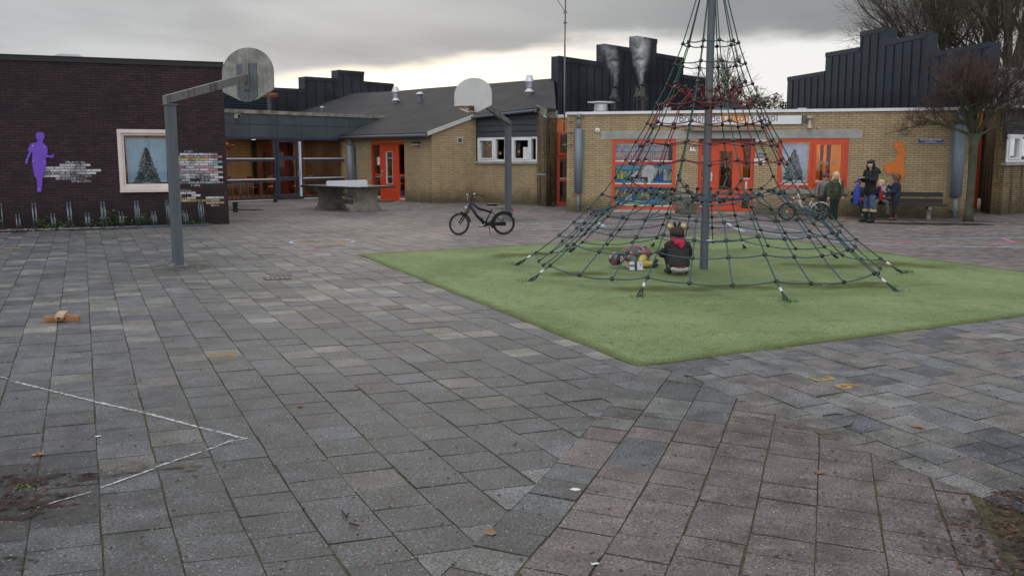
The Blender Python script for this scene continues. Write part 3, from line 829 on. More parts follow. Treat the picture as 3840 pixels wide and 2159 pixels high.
def lamp_disc(p, r, col, st, name, label, kelvin='ceiling lamp'):
    b = empty(name, p, label, kelvin)
    P(MB().lathe([(r*1.08, 0.05), (r*1.08, 0.0), (r, 0.0)], p, 16), 'housing', M_WHITESTEEL, b)
    P(MB().lathe([(r, -.002), (1e-4, -.02)], p, 16), 'diffuser', emis('warm_light_%d' % len(MATS), col, st), b)
    return b

# ---------------------------------------------------------------- 1. dark brick gym, left
BR = Plane((-11.73, 20.93), (-7.07, 22.87)); HB = 3.94
gym = empty('gym_building', basept(BR, BR.L), 'dark purple brown brick building with black roof edge and one cream framed window', 'building')
wr = rect(BR, c1, 857, 648, 1256, 1084)
mb = MB(); wall_holes(mb, BR, -5.0, BR.L, 0, HB-.13, [wr], 0.30)
side_d = -BR.n
mb.wbox(BR, BR.L-.30, BR.L, 0, HB-.13, -9.0, -.301)
P(mb, 'brick_wall', M_DARKBRICK, gym)
mb = MB(); mb.wbox(BR, -5.0, BR.L+.02, HB-.13, HB-.02, -9, .035); mb.wbox(BR, -5.0, BR.L+.03, HB-.02, HB, -9, .05)
P(mb, 'roof_edge', M_BLACKCOPE, gym)
P(MB().wbox(BR, BR.sz(c1(1157, 160))[0], BR.L-.02, HB, HB+.05, -1.5, -.6), 'roof_upstand', mat('blue_grey_metal', (.07, .09, .13), .5), gym)
a0, _ = BR.sz(c1(357, 135), -.8); a1, _ = BR.sz(c1(632, 140), -.8)
sk = P(MB().wbox(BR, a0, a1, HB, HB+.05, -2.0, -.8), 'skylight', M_WHITESTEEL, gym)
mb = MB(); prof = [(a0+.03, .05), (a0+.12, .10), (a0+(a1-a0)*.25, .13), (a0+(a1-a0)*.75, .13), (a1-.12, .10), (a1-.03, .05)]
mb.prism([BR.pt(a, HB+z, -.84) for a, z in prof], BR.n*-1.1)
sub(mb, 'skylight_dome', mat('cloudy_acrylic', (.5, .52, .55), .3), sk)
# window
wf = P(frame(MB(), BR, wr[0], wr[1], wr[2], wr[3], .085, -.10, .012), 'window', M_CREAM, gym)
sub(frame(MB(), BR, wr[0]+.085, wr[1]-.085, wr[2]+.085, wr[3]-.085, .055, -.12, -.03), 'sash', M_CREAM, wf)
pane(BR, wr[0]+.14, wr[1]-.14, wr[2]+.14, wr[3]-.14, -.07, wf)
sub(MB().wbox(BR, wr[0]-.01, wr[1]+.01, wr[2]-.055, wr[2]-.003, -.05, .06), 'window_sill', M_CREAM, wf)
# room behind
mr = MB()
mr.wbox(BR, wr[0]-1.2, wr[1]+1.2, 0, 3.3, -4.1, -4.0, 0); mr.wbox(BR, wr[0]-1.3, wr[0]-1.2, 0, 3.3, -4.0, -.31, 0); mr.wbox(BR, wr[1]+.3, wr[1]+.4, 0, 3.3, -4.0, -.31, 0)
mr.wbox(BR, wr[0]-1.2, wr[1]+.3, 3.3, 3.4, -4.0, -.31, 1)
P(mr, 'interior_wall', [mat('tan_interior', (.26, .15, .07), .8), mat('ochre_ceiling', (.42, .22, .07), .8)], gym)
P(MB().wbox(BR, wr[0]-1.2, wr[1]+.3, -.02, 0.02, -4.0, -.31), 'interior_floor', mat('brown_floor', (.12, .06, .03), .5), gym)
mr = MB()
for zz in (1.0, 1.45, 1.9, 2.3): mr.wbox(BR, wr[0]-1.1, wr[1]+.2, zz, zz+.03, -1.2, -.7)
for i in range(60):
    rr = random.uniform(0, 1); a = wr[0]-1.05+rr*2.6; mr.wbox(BR, a, a+.04, 1.03, 1.03+random.uniform(.2, .32), -1.1, -.8) if i % 2 else mr.wbox(BR, a, a+.05, 1.48, 1.48+random.uniform(.2, .3), -1.1, -.8)
tag(mr.build('book_shelf', mat('shelf_wood', (.10, .05, .03), .6), None), 'wooden shelf of folders inside the cream framed window', 'shelf')
lamp_disc(BR.pt((wr[0]+wr[1])/2, 3.25, -1.6), .28, (1, .66, .32), 40, 'ceiling_lamp', 'round ceiling lamp inside the cream framed window')
ctx = rect(BR, c1, 914, 712, 1210, 1034, -.16)
bn = banner(BR, ctx, -.16, 'window_banner', 'pale blue cloth with a dark fir tree hanging inside the cream framed window', M_CLOTH)
tr = rect(BR, c1, 980, 780, 1155, 1032, -.15)
rel(bn, fir_print(BR, BR.sz(c1(1062, 900), -.15)[0], tr[2], tr[3]-tr[2], (tr[1]-tr[0]), -.150, 'fir_print', bn, 3))
# chalked bricks
def chalked(pl, rows, name, parent, cols, offz=0.0, seed=5):
    rr = random.Random(seed); mb = MB(); lut = []
    for (y, xs, cset, cov) in rows:
        s0, z = pl.sz(c1(xs[0], y)); s1, z1 = pl.sz(c1(xs[1], y)); zm = (z+z1)/2
        row = math.floor(zm/.0625); off = 0.11 if row % 2 == 0 else 0.0
        k0 = math.floor((s0+off)/.22); k1 = math.floor((s1+off)/.22)
        for k in range(k0, k1+1):
            if rr.random() > cov: continue
            a = k*.22 - off
            if a + .22 > pl.L: continue
            z_ = row*.0625
            wob = lambda: rr.uniform(-.002, .003)
            mb.face([pl.pt(a+.006+wob(), z_+.006, .0025), pl.pt(a+.214+wob(), z_+.006, .0025), pl.pt(a+.214+wob(), z_+.057, .0025), pl.pt(a+.006+wob(), z_+.057, .0025)], rr.choice(cset))
    return P(mb, name, cols, parent)
CH = [chalk('chalk_brick_white', (.52, .52, .55), .95, 30), chalk('chalk_brick_pink', (.42, .22, .25), .8, 30), chalk('chalk_brick_aqua', (.22, .36, .38), .8, 30), chalk('chalk_brick_yellow', (.45, .36, .15), .8, 30), chalk('chalk_brick_faint', (.40, .40, .44), .42, 30)]
chalked(BR, [(880, (520, 580), [4], 1), (914, (450, 515), [0], 1), (914, (596, 655), [0], 1), (931, (340, 620), [0, 0, 4], 1), (948, (312, 730), [0], .95), (966, (312, 695), [0, 0, 4], 1), (984, (315, 440), [0], 1), (984, (480, 660), [0, 4], .9), (1003, (380, 560), [4], .7), (1020, (530, 590), [4], 1)], 'chalk_drawing', gym, CH)
rows = [(810, (1335, 1390), [4], 1), (828, (1300, 1605), [0, 0, 4], .95), (845, (1300, 1600), [1, 0, 4], .95), (862, (1300, 1610), [0, 0, 3], 1), (880, (1290, 1610), [0, 0, 2], 1), (897, (1290, 1610), [0, 0, 2], 1), (914, (1290, 1615), [0, 2, 1], 1), (931, (1290, 1615), [1, 0, 0], 1), (949, (1290, 1618), [1, 0, 4], 1), (966, (1290, 1618), [0, 2, 4], .95), (984, (1290, 1620), [2, 0, 0], .95), (1001, (1290, 1600), [2, 4, 0], .9), (1018, (1290, 1590), [4, 0], .8), (1036, (1300, 1560), [1, 4, 2], .8), (1055, (1300, 1500), [4], .6),
        (1085, (1300, 1370), [4], .8), (1102, (1300, 1400), [0, 4], 1), (1120, (1300, 1480), [0, 3], .9), (1137, (1300, 1560), [0, 3, 4], .95), (1155, (1300, 1550), [3, 3, 0], 1), (1170, (1400, 1540), [3], .9), (1186, (1500, 1560), [3], 1), (1200, (1530, 1590), [4], 1)]
rows_low = [r_ for r_ in rows if r_[0] > 1070]; rows = [r_ for r_ in rows if r_[0] < 1070]
chalked(BR, rows_low, 'chalk_drawing', gym, CH, seed=12)
chalked(BR, rows, 'chalk_drawing', gym, CH, seed=9)

# purple running-child cut-out
def cutout(pl, cv, pts, name, label, mt, screws, th=.02):
    P2 = [pl.sz(cv(*p), .02) for p in pts]
    mb = MB(); q = [pl.pt(a, z, .006) for a, z in P2]
    b = empty(name, pl.pt(P2[0][0], min(z for a, z in P2), 0), label, 'wall figure')
    mb.prism(q, pl.n*th); P(mb, 'board', mt, b)
    for s_ in screws:
        a, z = pl.sz(cv(*s_), .03); P(MB().ell(pl.pt(a, z, .006+th), (.014, .014, .014), 6), 'screw', M_WHITESTEEL, b)
    return b
M_PURPLE = mat('purple_paint', (.155, .055, .50), .5, 0, .06); M_ORPAINT = mat('orange_sheet', (.62, .16, .015), .5, 0, .06)
cutout(BR, c1, [(262, 676), (275, 668), (300, 668), (316, 675), (323, 690), (321, 712), (313, 728), (309, 740), (322, 757), (338, 768), (345, 790), (343, 828), (352, 836), (368, 838), (374, 832), (388, 831), (390, 845), (384, 856), (360, 853), (335, 850), (331, 868), (338, 905), (328, 912), (322, 950), (316, 985), (308, 1000), (306, 1040), (301, 1062), (302, 1085), (296, 1100), (272, 1101), (266, 1088), (270, 1066), (268, 1020), (262, 998), (250, 990), (244, 965), (236, 915), (232, 880), (235, 812), (228, 815), (214, 845), (204, 868), (200, 890), (190, 902), (184, 898), (182, 880), (190, 865), (197, 838), (212, 808), (198, 800), (222, 752), (240, 744), (266, 742), (273, 730), (262, 712), (258, 692)],
       'wall_figure', 'purple cut-out of a running child screwed to the dark brick wall', M_PURPLE, [(238, 768), (320, 774), (244, 877), (322, 882), (284, 1080), (193, 870)])

# ---------------------------------------------------------------- 2. glazed link
LK_ = Plane((-10.42, 33.77), (-6.77, 37.88))
link = empty('glass_link_building', basept(LK_, LK_.L), 'low grey panelled link with large navy framed windows between dark and yellow brick buildings', 'building')
def ls(x, y=850): return LK_.sz(cL(x, y))[0]
def lz(y, x=1200): return LK_.sz(cL(x, y))[1]
zt = lz(125); ztop = LK_.sz(c2(700, 520))[1]; zcope = LK_.sz(c2(700, 497))[1]
aL, aR = -3.6, ls(2285)
aRR = LK_.sz(c2(1450, 545))[0]
P(MB().wbox(LK_, aL, aRR, zt, ztop-.01, -.25, .05), 'fascia', M_PANEL, link)
mb = MB(); zmid = LK_.sz(c2(520, 600))[1]
for x in (297, 525, 728, 935, 1132):
    s_ = LK_.sz(c2(x, 600))[0]; mb.wbox(LK_, s_-.008, s_+.008, zt, ztop-.02, .05, .052)
mb.wbox(LK_, aL, LK_.sz(c2(1300, 600))[0], zmid-.008, zmid+.008, .05, .053)
P(mb, 'panel_joint', M_SEAM, link)
P(MB().wbox(LK_, aL, aRR, ztop, zcope+.03, -.3, .09), 'roof_edge', M_MOSSCONC, link)
P(MB().wbox(LK_, aL, aR+1.0, zcope-.12, zcope-.02, -7, -.301), 'flat_roof', M_BLACKCOPE, link)
P(MB().wbox(LK_, aL, aR, zt-.09, zt-.002, -.12, .07), 'head_beam', M_NAVY, link)
zb = 0.10
doorL, doorR = ls(990), ls(1450)
for x0, x1 in ((965, 1005), (1425, 1475), (2258, 2290)): P(MB().wbox(LK_, ls(x0), ls(x1), 0, zt-.09, -.1, .03), 'post', M_NAVY, link)
def glazing(x0, x1):
    a, b = ls(x0), ls(x1)
    fr = P(MB().wbox(LK_, a, b, 0.0, .10, -.1, .03), 'glazed_bay', M_NAVY, link)
    zs = [lz(1225), lz(855 if x0 < 1000 else 850), lz(490)]
    for i, z in enumerate(zs):
        if i: sub(MB().wbox(LK_, a, b, z-.14, z-.052, -.1, .03), 'transom', M_NAVY, fr)
        sub(MB().wbox(LK_, a, b, z-.05, z-.012, -.09, .05), 'white_ledge', M_WHITEPAINT, fr)
    tops = [zs[1]-.14, zs[2]-.14, zt-.09]
    for z, tz in zip(zs, tops): pane(LK_, a, b, z-.012, tz, -.03, fr)
    return fr
glazing(-1500, 965) if False else None
a_save = ls
fr1 = glazing(-330, 965); fr2 = glazing(1475, 2258)
dr = P(frame(MB(), LK_, ls(1012), ls(1418), .03, lz(140), .10, -.10, .045), 'door', M_NAVY, link)
zA = [lz(1152), lz(905), lz(832), lz(530), lz(462), lz(212)]
a, b = ls(1012)+.10, ls(1418)-.10
for za_, zb_ in ((.13, zA[0]), (zA[1], zA[2]), (zA[3], zA[4]), (zA[5], lz(140)-.10)): sub(MB().wbox(LK_, a, b, za_, zb_, -.09, .04), 'door_rail', M_NAVY, dr)
for i in (0, 2, 4): pane(LK_, a, b, zA[i], zA[i+1], -.03, dr)
sub(MB().wbox(LK_, ls(1405)-.01, ls(1405)+.07, .10, lz(195), .045, .10), 'handle_bar', M_WHITEPAINT, dr)
sub(MB().wbox(LK_, ls(1385), ls(1385)+.06, lz(840), lz(725), .045, .13), 'handle', M_ALU, dr)
# louvred roof screen
lv = Plane(LK_.pt(-1.5, 0, -.9), LK_.pt(4, 0, -.9))
la0 = lv.sz(c2(60, 400))[0]; la1 = lv.sz(c2(466, 400))[0]
z0 = lv.sz(c2(300, 492))[1]; z1 = lv.sz(c2(95, 92))[1]
louv = MB(); nz = 18
mlv = MB(); mlv.wbox(lv, la0, la1, z0-.2, z1, -1.6, -.08)
louver = P(mlv, 'roof_screen', M_SEAM, link)
for i in range(nz):
    z = z0 + (z1-z0)*i/nz; dz = (z1-z0)/nz
    vs = [lv.pt(a, zz, o) for a in (la0, la1) for zz, o in ((z, .03), (z+dz*.75, -.07), (z+dz, -.07), (z+dz, -.075), (z, .02))]
    louv.mesh(vs, [(0, 1, 6, 5), (1, 2, 7, 6), (0, 5, 9, 4)], 0)
sub(louv, 'louvre_blades', mat('blue_grey_louvre', (.055, .078, .105), .45, .3, .15), louver)
s_, z_ = LK_.sz(c2(180, 522))
cm = P(MB().wbox(LK_, s_-.07, s_+.07, z_-.10, z_+.06, .05, .26), 'wall_lamp', M_WHITESTEEL, link)
sub(MB().wbox(LK_, s_-.05, s_+.06, z_-.09, z_+.04, .26, .27), 'lamp_lens', M_BLACK, cm)
# interior of the link
irm = MB()
irm.wbox(LK_, aL, aR, -.02, .04, -6, -.12, 1)
irm.wbox(LK_, aL-.1, aL, 0, zt, -6, -.3, 0)
irm.wbox(LK_, aL, aR, zt+.02, zt+.1, -6, -.26, 2)
P(irm, 'interior_floor', [M_DARKIN, mat('orange_lino', (.20, .105, .05), .35), mat('white_ceiling', (.42, .30, .18), .8)], link)
P(MB().wbox(LK_, aL-1, aR+2.5, 0, zt, -6.1, -6.0).wbox(LK_, aR+.02, aR+.12, 0, zt, -6, -.3), 'interior_wall', mat('dark_interior_wall', (.075, .045, .03), .8), link)
P(MB().wbox(LK_, ls(480, 400), ls(760), 0, zt, -3.2, -3.1), 'interior_wall', mat('dark_red_wall', (.13, .016, .012), .6), link)
P(MB().wbox(LK_, ls(745), ls(800), 0, zt, -3.0, -2.8), 'interior_column', mat('orange_column', (.50, .17, .03), .6), link)
P(MB().wbox(LK_, ls(760), ls(1600), 0, zt, -4.1, -4.0), 'interior_wall', M_YELBRICK, link)
P(MB().wbox(LK_, ls(1600), ls(2150), 0, zt, -3.7, -3.6), 'interior_wall', mat('brown_red_panels', (.11, .035, .018), .6), link)
P(MB().wbox(LK_, ls(2100), aR+.3, 0, zt, -3.0, -2.9), 'interior_wall', mat('ochre_wall', (.26, .125, .035), .7), link)
for x, y0, y1 in ((1700, 380, 850), (1890, 240, 800)):
    P(MB().wbox(LK_, ls(x), ls(x+90), .05, lz(y0), -3.55, -3.5), 'interior_door', mat('dark_door', (.035, .022, .018), .5), link)
# bright windows of the far side of the room
for x0, x1 in ((40, 210), (300, 505)):
    wn_ = P(frame(MB(), LK_, ls(x0), ls(x1), lz(750), lz(230), .05, -3.05, -2.95), 'interior_window', M_DARKIN, link)
    sub(MB().wbox(LK_, ls(x0)+.05, ls(x1)-.05, lz(750)+.05, lz(230)-.05, -3.04, -3.03), 'pane', emis('daylight_window', (.42, .42, .42), .55), wn_)
for k, (aa, oo) in enumerate(((ls(300), -1.6), (ls(850), -1.7), (ls(1800), -1.8))):
    lamp_disc(LK_.pt(aa, zt-.02, oo), .2, (1, .66, .36), 40, 'ceiling_lamp', ('round ceiling lamp inside the left glazed bay of the link', 'round ceiling lamp behind the navy glazed door', 'round ceiling lamp inside the right glazed bay of the link')[k])
# hanging orange star shade
st = MB(); c_ = LK_.pt(ls(420, 300), lz(300, 420), -1.2)
for k in range(6):
    w0 = k*math.pi/3
    a = c_ + Vector((math.cos(w0)*.55, math.sin(w0)*.55, .02)); 
    b1 = c_ + Vector((math.cos(w0+.5)*.16, math.sin(w0+.5)*.16, .12)); b2 = c_ + Vector((math.cos(w0-.5)*.16, math.sin(w0-.5)*.16, .12))
    st.face([a, b1, c_+Vector((0, 0, .2))]); st.face([a, c_+Vector((0, 0, .2)), b2]); st.face([a, b2, b1])
st.mesh([c_+Vector((.14, 0, 0)), c_+Vector((-.14, 0, 0)), c_+Vector((0, .14, 0)), c_+Vector((0, 0, -.6))], [(0, 2, 3), (2, 1, 3), (1, 0, 3)])
st.tube([c_+Vector((0, 0, .2)), c_+Vector((0, 0, .55))], .008, 5)
tag(st.build('paper_star', mat('orange_paper', (.42, .12, .03), .7), None), 'orange paper star hanging inside the left bay of the glazed link', 'paper star')
# school furniture seen through the glass
def table_in(pl, a, o, L=1.3, h=.76, label=''):
    t = empty('school_table', pl.pt(a, 0.04, o), label, 'table', 'tables inside the glazed link')
    P(MB().wbox(pl, a-L/2, a+L/2, h-.03, h, o-.3, o+.3), 'table_top', mat('tan_table_top', (.34, .20, .10), .4), t)
    for s_ in (-1, 1):
        q = [pl.pt(a+s_*(L/2-.05), .04, o+.27), pl.pt(a+s_*(L/2-.05), h-.12, o+.27), pl.pt(a+s_*(L/2-.11), h-.04, o+.27)]
        P(MB().tube(q, .02, 8), 'leg', M_ALU, t); P(MB().tube([p_-pl.n*.54 for p_ in q], .02, 8), 'leg', M_ALU, t)
    P(MB().tube([pl.pt(a-L/2+.05, h-.19, o+.27), pl.pt(a+L/2-.05, h-.19, o+.27)], .018, 6), 'rail', M_ALU, t)
    return t
table_in(LK_, ls(260), -.5, 1.35, .80, 'tan topped table with silver legs at the far left of the glazed bay')
table_in(LK_, ls(590), -.5, 1.0, .80, 'smaller tan topped table with silver legs beside the navy glazed door')
def chair_in(pl, a, o, col, label, h=.46, face=1):
    t = empty('school_chair', pl.pt(a, .04, o), label, 'chair', 'chairs inside the glazed link')
    P(MB().ell(pl.pt(a, h, o), (.2, .2, .035), 10), 'seat', col, t)
    bk = MB(); pts = []
    for k in range(7):
        w_ = -.9+.3*k; pts.append(pl.pt(a+math.sin(w_)*.2, 0, o-face*.2*math.cos(w_)))
    for p0, p1 in zip(pts, pts[1:]):
        bk.face([p0+Vector((0, 0, .62)), p1+Vector((0, 0, .62)), p1+Vector((0, 0, .88)), p0+Vector((0, 0, .88))], smooth=True)
    P(bk, 'backrest', col, t)
    for sx_, so in ((-1, -1), (-1, 1), (1, -1), (1, 1)):
        P(MB().tube([pl.pt(a+sx_*.14, h, o+so*.14), pl.pt(a+sx_*.19, .04, o+so*.19)], .012, 6), 'leg', M_BLACK, t)
    P(MB().tube([pl.pt(a-.15, h, o-face*.15), pl.pt(a-.16, .7, o-face*.2)], .012, 6), 'back_post', M_BLACK, t)
    P(MB().tube([pl.pt(a+.15, h, o-face*.15), pl.pt(a+.16, .7, o-face*.2)], .012, 6), 'back_post', M_BLACK, t)
    return t
M_REDSEAT = mat('red_seat', (.30, .015, .02), .5); M_ORSEAT = mat('orange_seat', (.50, .14, .05), .5)
chair_in(LK_, ls(820), -1.0, M_REDSEAT, 'red seated chair beside the smaller table left of the glazed door')
chair_in(LK_, ls(430), -1.1, M_REDSEAT, 'red seated chair behind the two silver legged tables')
chair_in(LK_, ls(1190), -1.0, M_ORSEAT, 'orange round seated chair seen through the glazed door')
chair_in(LK_, ls(1330), -1.5, M_ORSEAT, 'orange round seated chair further back behind the glazed door')
chair_in(LK_, ls(1640), -1.0, M_ORSEAT, 'orange round seated chair inside the bay right of the door', face=-1)
chair_in(LK_, ls(1980), -1.3, mat('tan_wood_chair', (.35, .19, .06), .5), 'tan wooden chair inside the bay right of the door')

# ---------------------------------------------------------------- 3. yellow brick wing with the sloping roof
C1 = Plane((-6.41, 37.13), (-2.83, 32.6)); C2 = Plane((-2.83, 32.6), (-1.29, 33.44)); C3 = Plane((-1.29, 33.44), (0.84, 31.45))
wing = empty('classroom_wing', (-2.83, 32.6, 0), 'yellow brick wing under a big sloping grey bitumen roof, with an orange door', 'building')
dg = rect(C1, c2, 1318, 692, 1600, 1232)
d0, d1 = dg[0], dg[1]; zdt = C1.sz(c2(1455, 692))[1]
mb = MB(); P(MB().wbox(C1, -1.0, d0, 0, 2.46, -.28, 0), 'brick_wall', M_YELBRICK, wing); P(MB().wbox(C1, d1, C1.L-.001, 0, 2.46, -.28, 0), 'brick_wall', M_YELBRICK, wing)
# gable wall C2 follows the roof slope
mb = MB(); L2 = C2.L
zA_, zB_ = 2.50, 3.12
for q in (([(0, 0), (L2, 0), (L2, zB_), (0, zA_)], 0.0),):
    pts, o = q
    f_ = [C2.pt(a, z, 0) for a, z in pts]; b_ = [C2.pt(a, z, -.27) for a, z in pts]
    mb.face(f_, 0, [(a, z) for a, z in pts]); mb.face(list(reversed(b_)), 0, [(a, z) for a, z in reversed(pts)])
    mb.face([f_[3], f_[2], b_[2], b_[3]], 0)
P(mb, 'gable_wall', M_YELBRICK, wing)
ww = rect(C3, c3, 397, 652, 870, 835)
ww = (ww[0], C3.L+.05, ww[2], ww[3])
zcl = C3.sz(c3(620, 645))[1]
mb = MB(); mb.wbox(C3, .001, C3.L+.3, 0, ww[2]-.02, -.28, 0); P(mb, 'brick_wall', M_YELBRICK, wing)
mb = MB(); zz = ww[3]+.01; n_ = 4; H_ = 3.14-zz
for i in range(n_):
    z0_, z1_ = zz+H_*i/n_, zz+H_*(i+1)/n_
    vs = [C3.pt(a, z, o) for a in (.0, C3.L+.2) for z, o in ((z0_, .035), (z1_, .0), (z1_, -.1), (z0_, -.1))]
    mb.mesh(vs, [(0, 1, 5, 4), (1, 2, 6, 5), (3, 0, 4, 7), (0, 3, 2, 1), (4, 5, 6, 7)])
P(mb, 'cladding', mat('dark_grey_cladding', (.035, .040, .052), .55, 0, .2), wing)
sl = P(MB().wbox(C3, -.02, C3.L+.1, ww[2]-.10, ww[2]-.02, -.1, .07), 'window_sill', M_CONC, wing)
wf = P(frame(MB(), C3, ww[0], ww[1], ww[2]-.02, ww[3]+.005, .07, -.12, .02), 'window', M_WHITEPAINT, wing)
def w3(x, y=740): return C3.sz(c3(x, y))[0]
for x0, x1, th, nm in ((410, 520, .045, 1), (540, 607, .02, 0), (678, 800, .045, 1), (815, 875, .02, 0)):
    a, b = w3(x0), w3(x1)
    if nm: sub(frame(MB(), C3, a, b, ww[2]+.05, ww[3]-.065, th, -.06, .045), 'sash', M_WHITEPAINT, wf)
    pane(C3, a+th, b-th, ww[2]+.05+th, ww[3]-.065-th, -.03, wf, M_GLASSD)
for x0, x1 in ((520, 540), (607, 678), (800, 815)):
    sub(MB().wbox(C3, w3(x0), w3(x1), ww[2]+.05, ww[3]-.065, -.11, .03), 'mullion', M_WHITEPAINT, wf)
P(MB().wbox(C3, -4, C3.L+.3, 0.3, 3.0, -2.1, -2.0), 'interior_wall', mat('dim_brown_wall', (.06, .035, .022), .8), wing)
P(MB().wbox(C3, .3, C3.L+.2, 0.3, ww[2]-.03, -3.0, -.29), 'interior_floor', M_DARKIN, wing)
# papers and paper stars in that window
def star8(pl, cv, x, y, r_, ca, cb, name, label, o=-.02, group='paper stars in the white framed window'):
    s_, z_ = pl.sz(cv(x, y)); mb = MB()
    for k in range(8):
        w0 = k*math.pi/4 + .2; w1 = w0+math.pi/8; wm = w0-math.pi/8
        c_ = pl.pt(s_, z_, o+.012)
        tip = pl.pt(s_+math.cos(w0)*r_, z_+math.sin(w0)*r_, o)
        p1 = pl.pt(s_+math.cos(w1)*r_*.42, z_+math.sin(w1)*r_*.42, o); p2 = pl.pt(s_+math.cos(wm)*r_*.42, z_+math.sin(wm)*r_*.42, o)
        mb.face([c_, p2, tip], 0); mb.face([c_, tip, p1], 1)
    return tag(mb.build(name, [ca, cb], None), label, 'paper star', group)
MY = mat('yellow_paper', (.62, .36, .02), .7); MRd = mat('red_paper', (.50, .05, .015), .7); MV = mat('violet_paper', (.16, .05, .30), .7); MV2 = mat('dark_violet_paper', (.09, .02, .18), .7)
star8(C3, c3, 447, 762, .075, MV, MV2, 'paper_star', 'purple paper star in the left light of the white framed window')
star8(C3, c3, 487, 711, .075, MRd, MY, 'paper_star', 'red and yellow star above the purple star in the white framed window')
star8(C3, c3, 567, 775, .085, MRd, MY, 'paper_star', 'red and yellow star left of the basketball post in the white framed window')
star8(C3, c3, 712, 762, .085, MRd, MY, 'paper_star', 'red and yellow star right of the basketball post, beside a white paper')
for x0, y0, x1, y1, lb in ((745, 728, 790, 815, 'white paper sheet taped behind the glass right of the basketball post'), (598, 726, 608, 815, 'white paper sheet half hidden by the basketball post')):
    q = rect(C3, c3, x0, y0, x1, y1); tag(MB().wbox(C3, q[0], q[1], q[2], q[3], -.025, -.022).build('paper_sheet', M_PAPER, None), lb, 'paper')
# orange door
P(MB().wbox(C1, d0, d1, C1.sz(c2(1455, 748))[1], 2.46, -.2, -.03), 'door_panel', M_ORANGE2, wing)
zd = C1.sz(c2(1455, 750))[1]-.003
P(frame(MB(), C1, d0, d1, 0, zd, .06, -.14, -.02), 'door_frame', M_ORANGE, wing)
def k1(x, y=1000): return C1.sz(c2(x, y))[0]
def kz(y, x=1460): return C1.sz(c2(x, y))[1]
for x0, x1 in ((1388, 1396), (1533, 1545)): P(MB().wbox(C1, k1(x0), k1(x1), .06, zd-.06, -.13, -.025), 'door_post', M_ORANGE, wing)
for x0, x1 in ((1345, 1388), (1545, 1593)):
    f_ = P(MB().wbox(C1, k1(x0)-.01, k1(x1), kz(1016)-.035, kz(1016)+.035, -.12, -.03), 'side_light', M_ORANGE, wing)
    pane(C1, k1(x0)-.01, k1(x1), .10, kz(1016)-.035, -.06, f_, M_GLASSD); pane(C1, k1(x0)-.01, k1(x1), kz(1016)+.035, zd-.06, -.06, f_, M_GLASSD)
    sub(MB().wbox(C1, k1(x0)-.01, k1(x1), .06, .10, -.1, -.03), 'rail', M_WHITEPAINT, f_)
mb = MB(); hl = (k1(1437), k1(1490), kz(1090), kz(822))
wall_holes(mb, C1, k1(1396), k1(1533), .03, zd-.06, [hl], .05, -.045)
dr = P(mb, 'door', M_ORANGE, wing)
sub(frame(MB(), C1, hl[0], hl[1], hl[2], hl[3], .012, -.08, -.04), 'glazing_bead', M_WHITEPAINT, dr); pane(C1, hl[0]+.012, hl[1]-.012, hl[2]+.012, hl[3]-.012, -.07, dr, M_GLASSD)
sub(MB().wbox(C1, k1(1400), k1(1408), kz(1030), kz(975), -.045, -.035).wbox(C1, k1(1400), k1(1416), kz(992)-.01, kz(992)+.01, -.035, .01), 'door_handle', M_ALU, dr)
P(MB().wbox(C1, k1(1362), k1(1388), kz(935), kz(868), -.055, -.052), 'paper_notice', M_PAPER, wing)
P(MB().wbox(C1, -1.5, C1.L-.3, 0, 2.75, -1.6, -1.5), 'interior_wall', mat('dim_hall', (.05, .03, .02), .8), wing)
q = rect(C1, c2, 1678, 742, 1728, 767)
lp = P(MB().wbox(C1, q[0], q[1], q[2]+.04, q[3], 0, .12), 'wall_lamp', M_SEAM, wing); sub(MB().wbox(C1, q[0]+.01, q[1]-.01, q[2]+.0, q[2]+.04, .005, .13), 'lamp_glass', M_WHITESTEEL, lp)
q = rect(C2, c3, 236, 652, 278, 700); vg = P(frame(MB(), C2, q[0], q[1], q[2], q[3], .03, 0, .03), 'vent_grille', M_WHITESTEEL, wing)
mb = MB()
for i in range(6): mb.wbox(C2, q[0]+.03, q[1]-.03, q[2]+.03+i*(q[3]-q[2]-.06)/6, q[2]+.045+i*(q[3]-q[2]-.06)/6, .0, .025)
sub(mb, 'grille_slats', M_GALV, vg)
# scribbles on the brick
def scribble(pl, cv, x0, y0, x1, y1, nrow, n_, seed, h=.06):
    rr = random.Random(seed); mb = MB(); a0, a1, z0, z1 = rect(pl, cv, x0, y0, x1, y1)
    for r_ in range(nrow):
        zz = z1 - (r_+.5)*(z1-z0)/nrow
        for k in range(n_):
            a = a0+(a1-a0)*(k+.5)/n_; pts = [(a+rr.uniform(-.5, .5)*(a1-a0)/n_, zz+rr.uniform(-h, h)) for _ in range(4)]
            for p_, q_ in zip(pts, pts[1:]):
                d = Vector((q_[0]-p_[0], q_[1]-p_[1])); 
                if d.length < .01: continue
                nn = Vector((-d.y, d.x)).normalized()*.006
                mb.face([pl.pt(p_[0]-nn.x, p_[1]-nn.y, .002), pl.pt(q_[0]-nn.x, q_[1]-nn.y, .002), pl.pt(q_[0]+nn.x, q_[1]+nn.y, .002), pl.pt(p_[0]+nn.x, p_[1]+nn.y, .002)])
    return mb
M_SCR = chalk('faint_chalk', (.5, .48, .42), .40, 30)
P(scribble(C2, c3, 120, 825, 260, 865, 2, 6, 3), 'chalk_scribble', M_SCR, wing)
P(scribble(C3, c3, 420, 900, 600, 970, 2, 5, 4), 'chalk_scribble', M_SCR, wing); P(scribble(C3, c3, 670, 900, 850, 960, 2, 6, 6, .1), 'chalk_scribble', M_SCR, wing)
P(scribble(C1, c2, 1620, 925, 1700, 1000, 1, 3, 7, .12), 'chalk_scribble', M_SCR, wing)
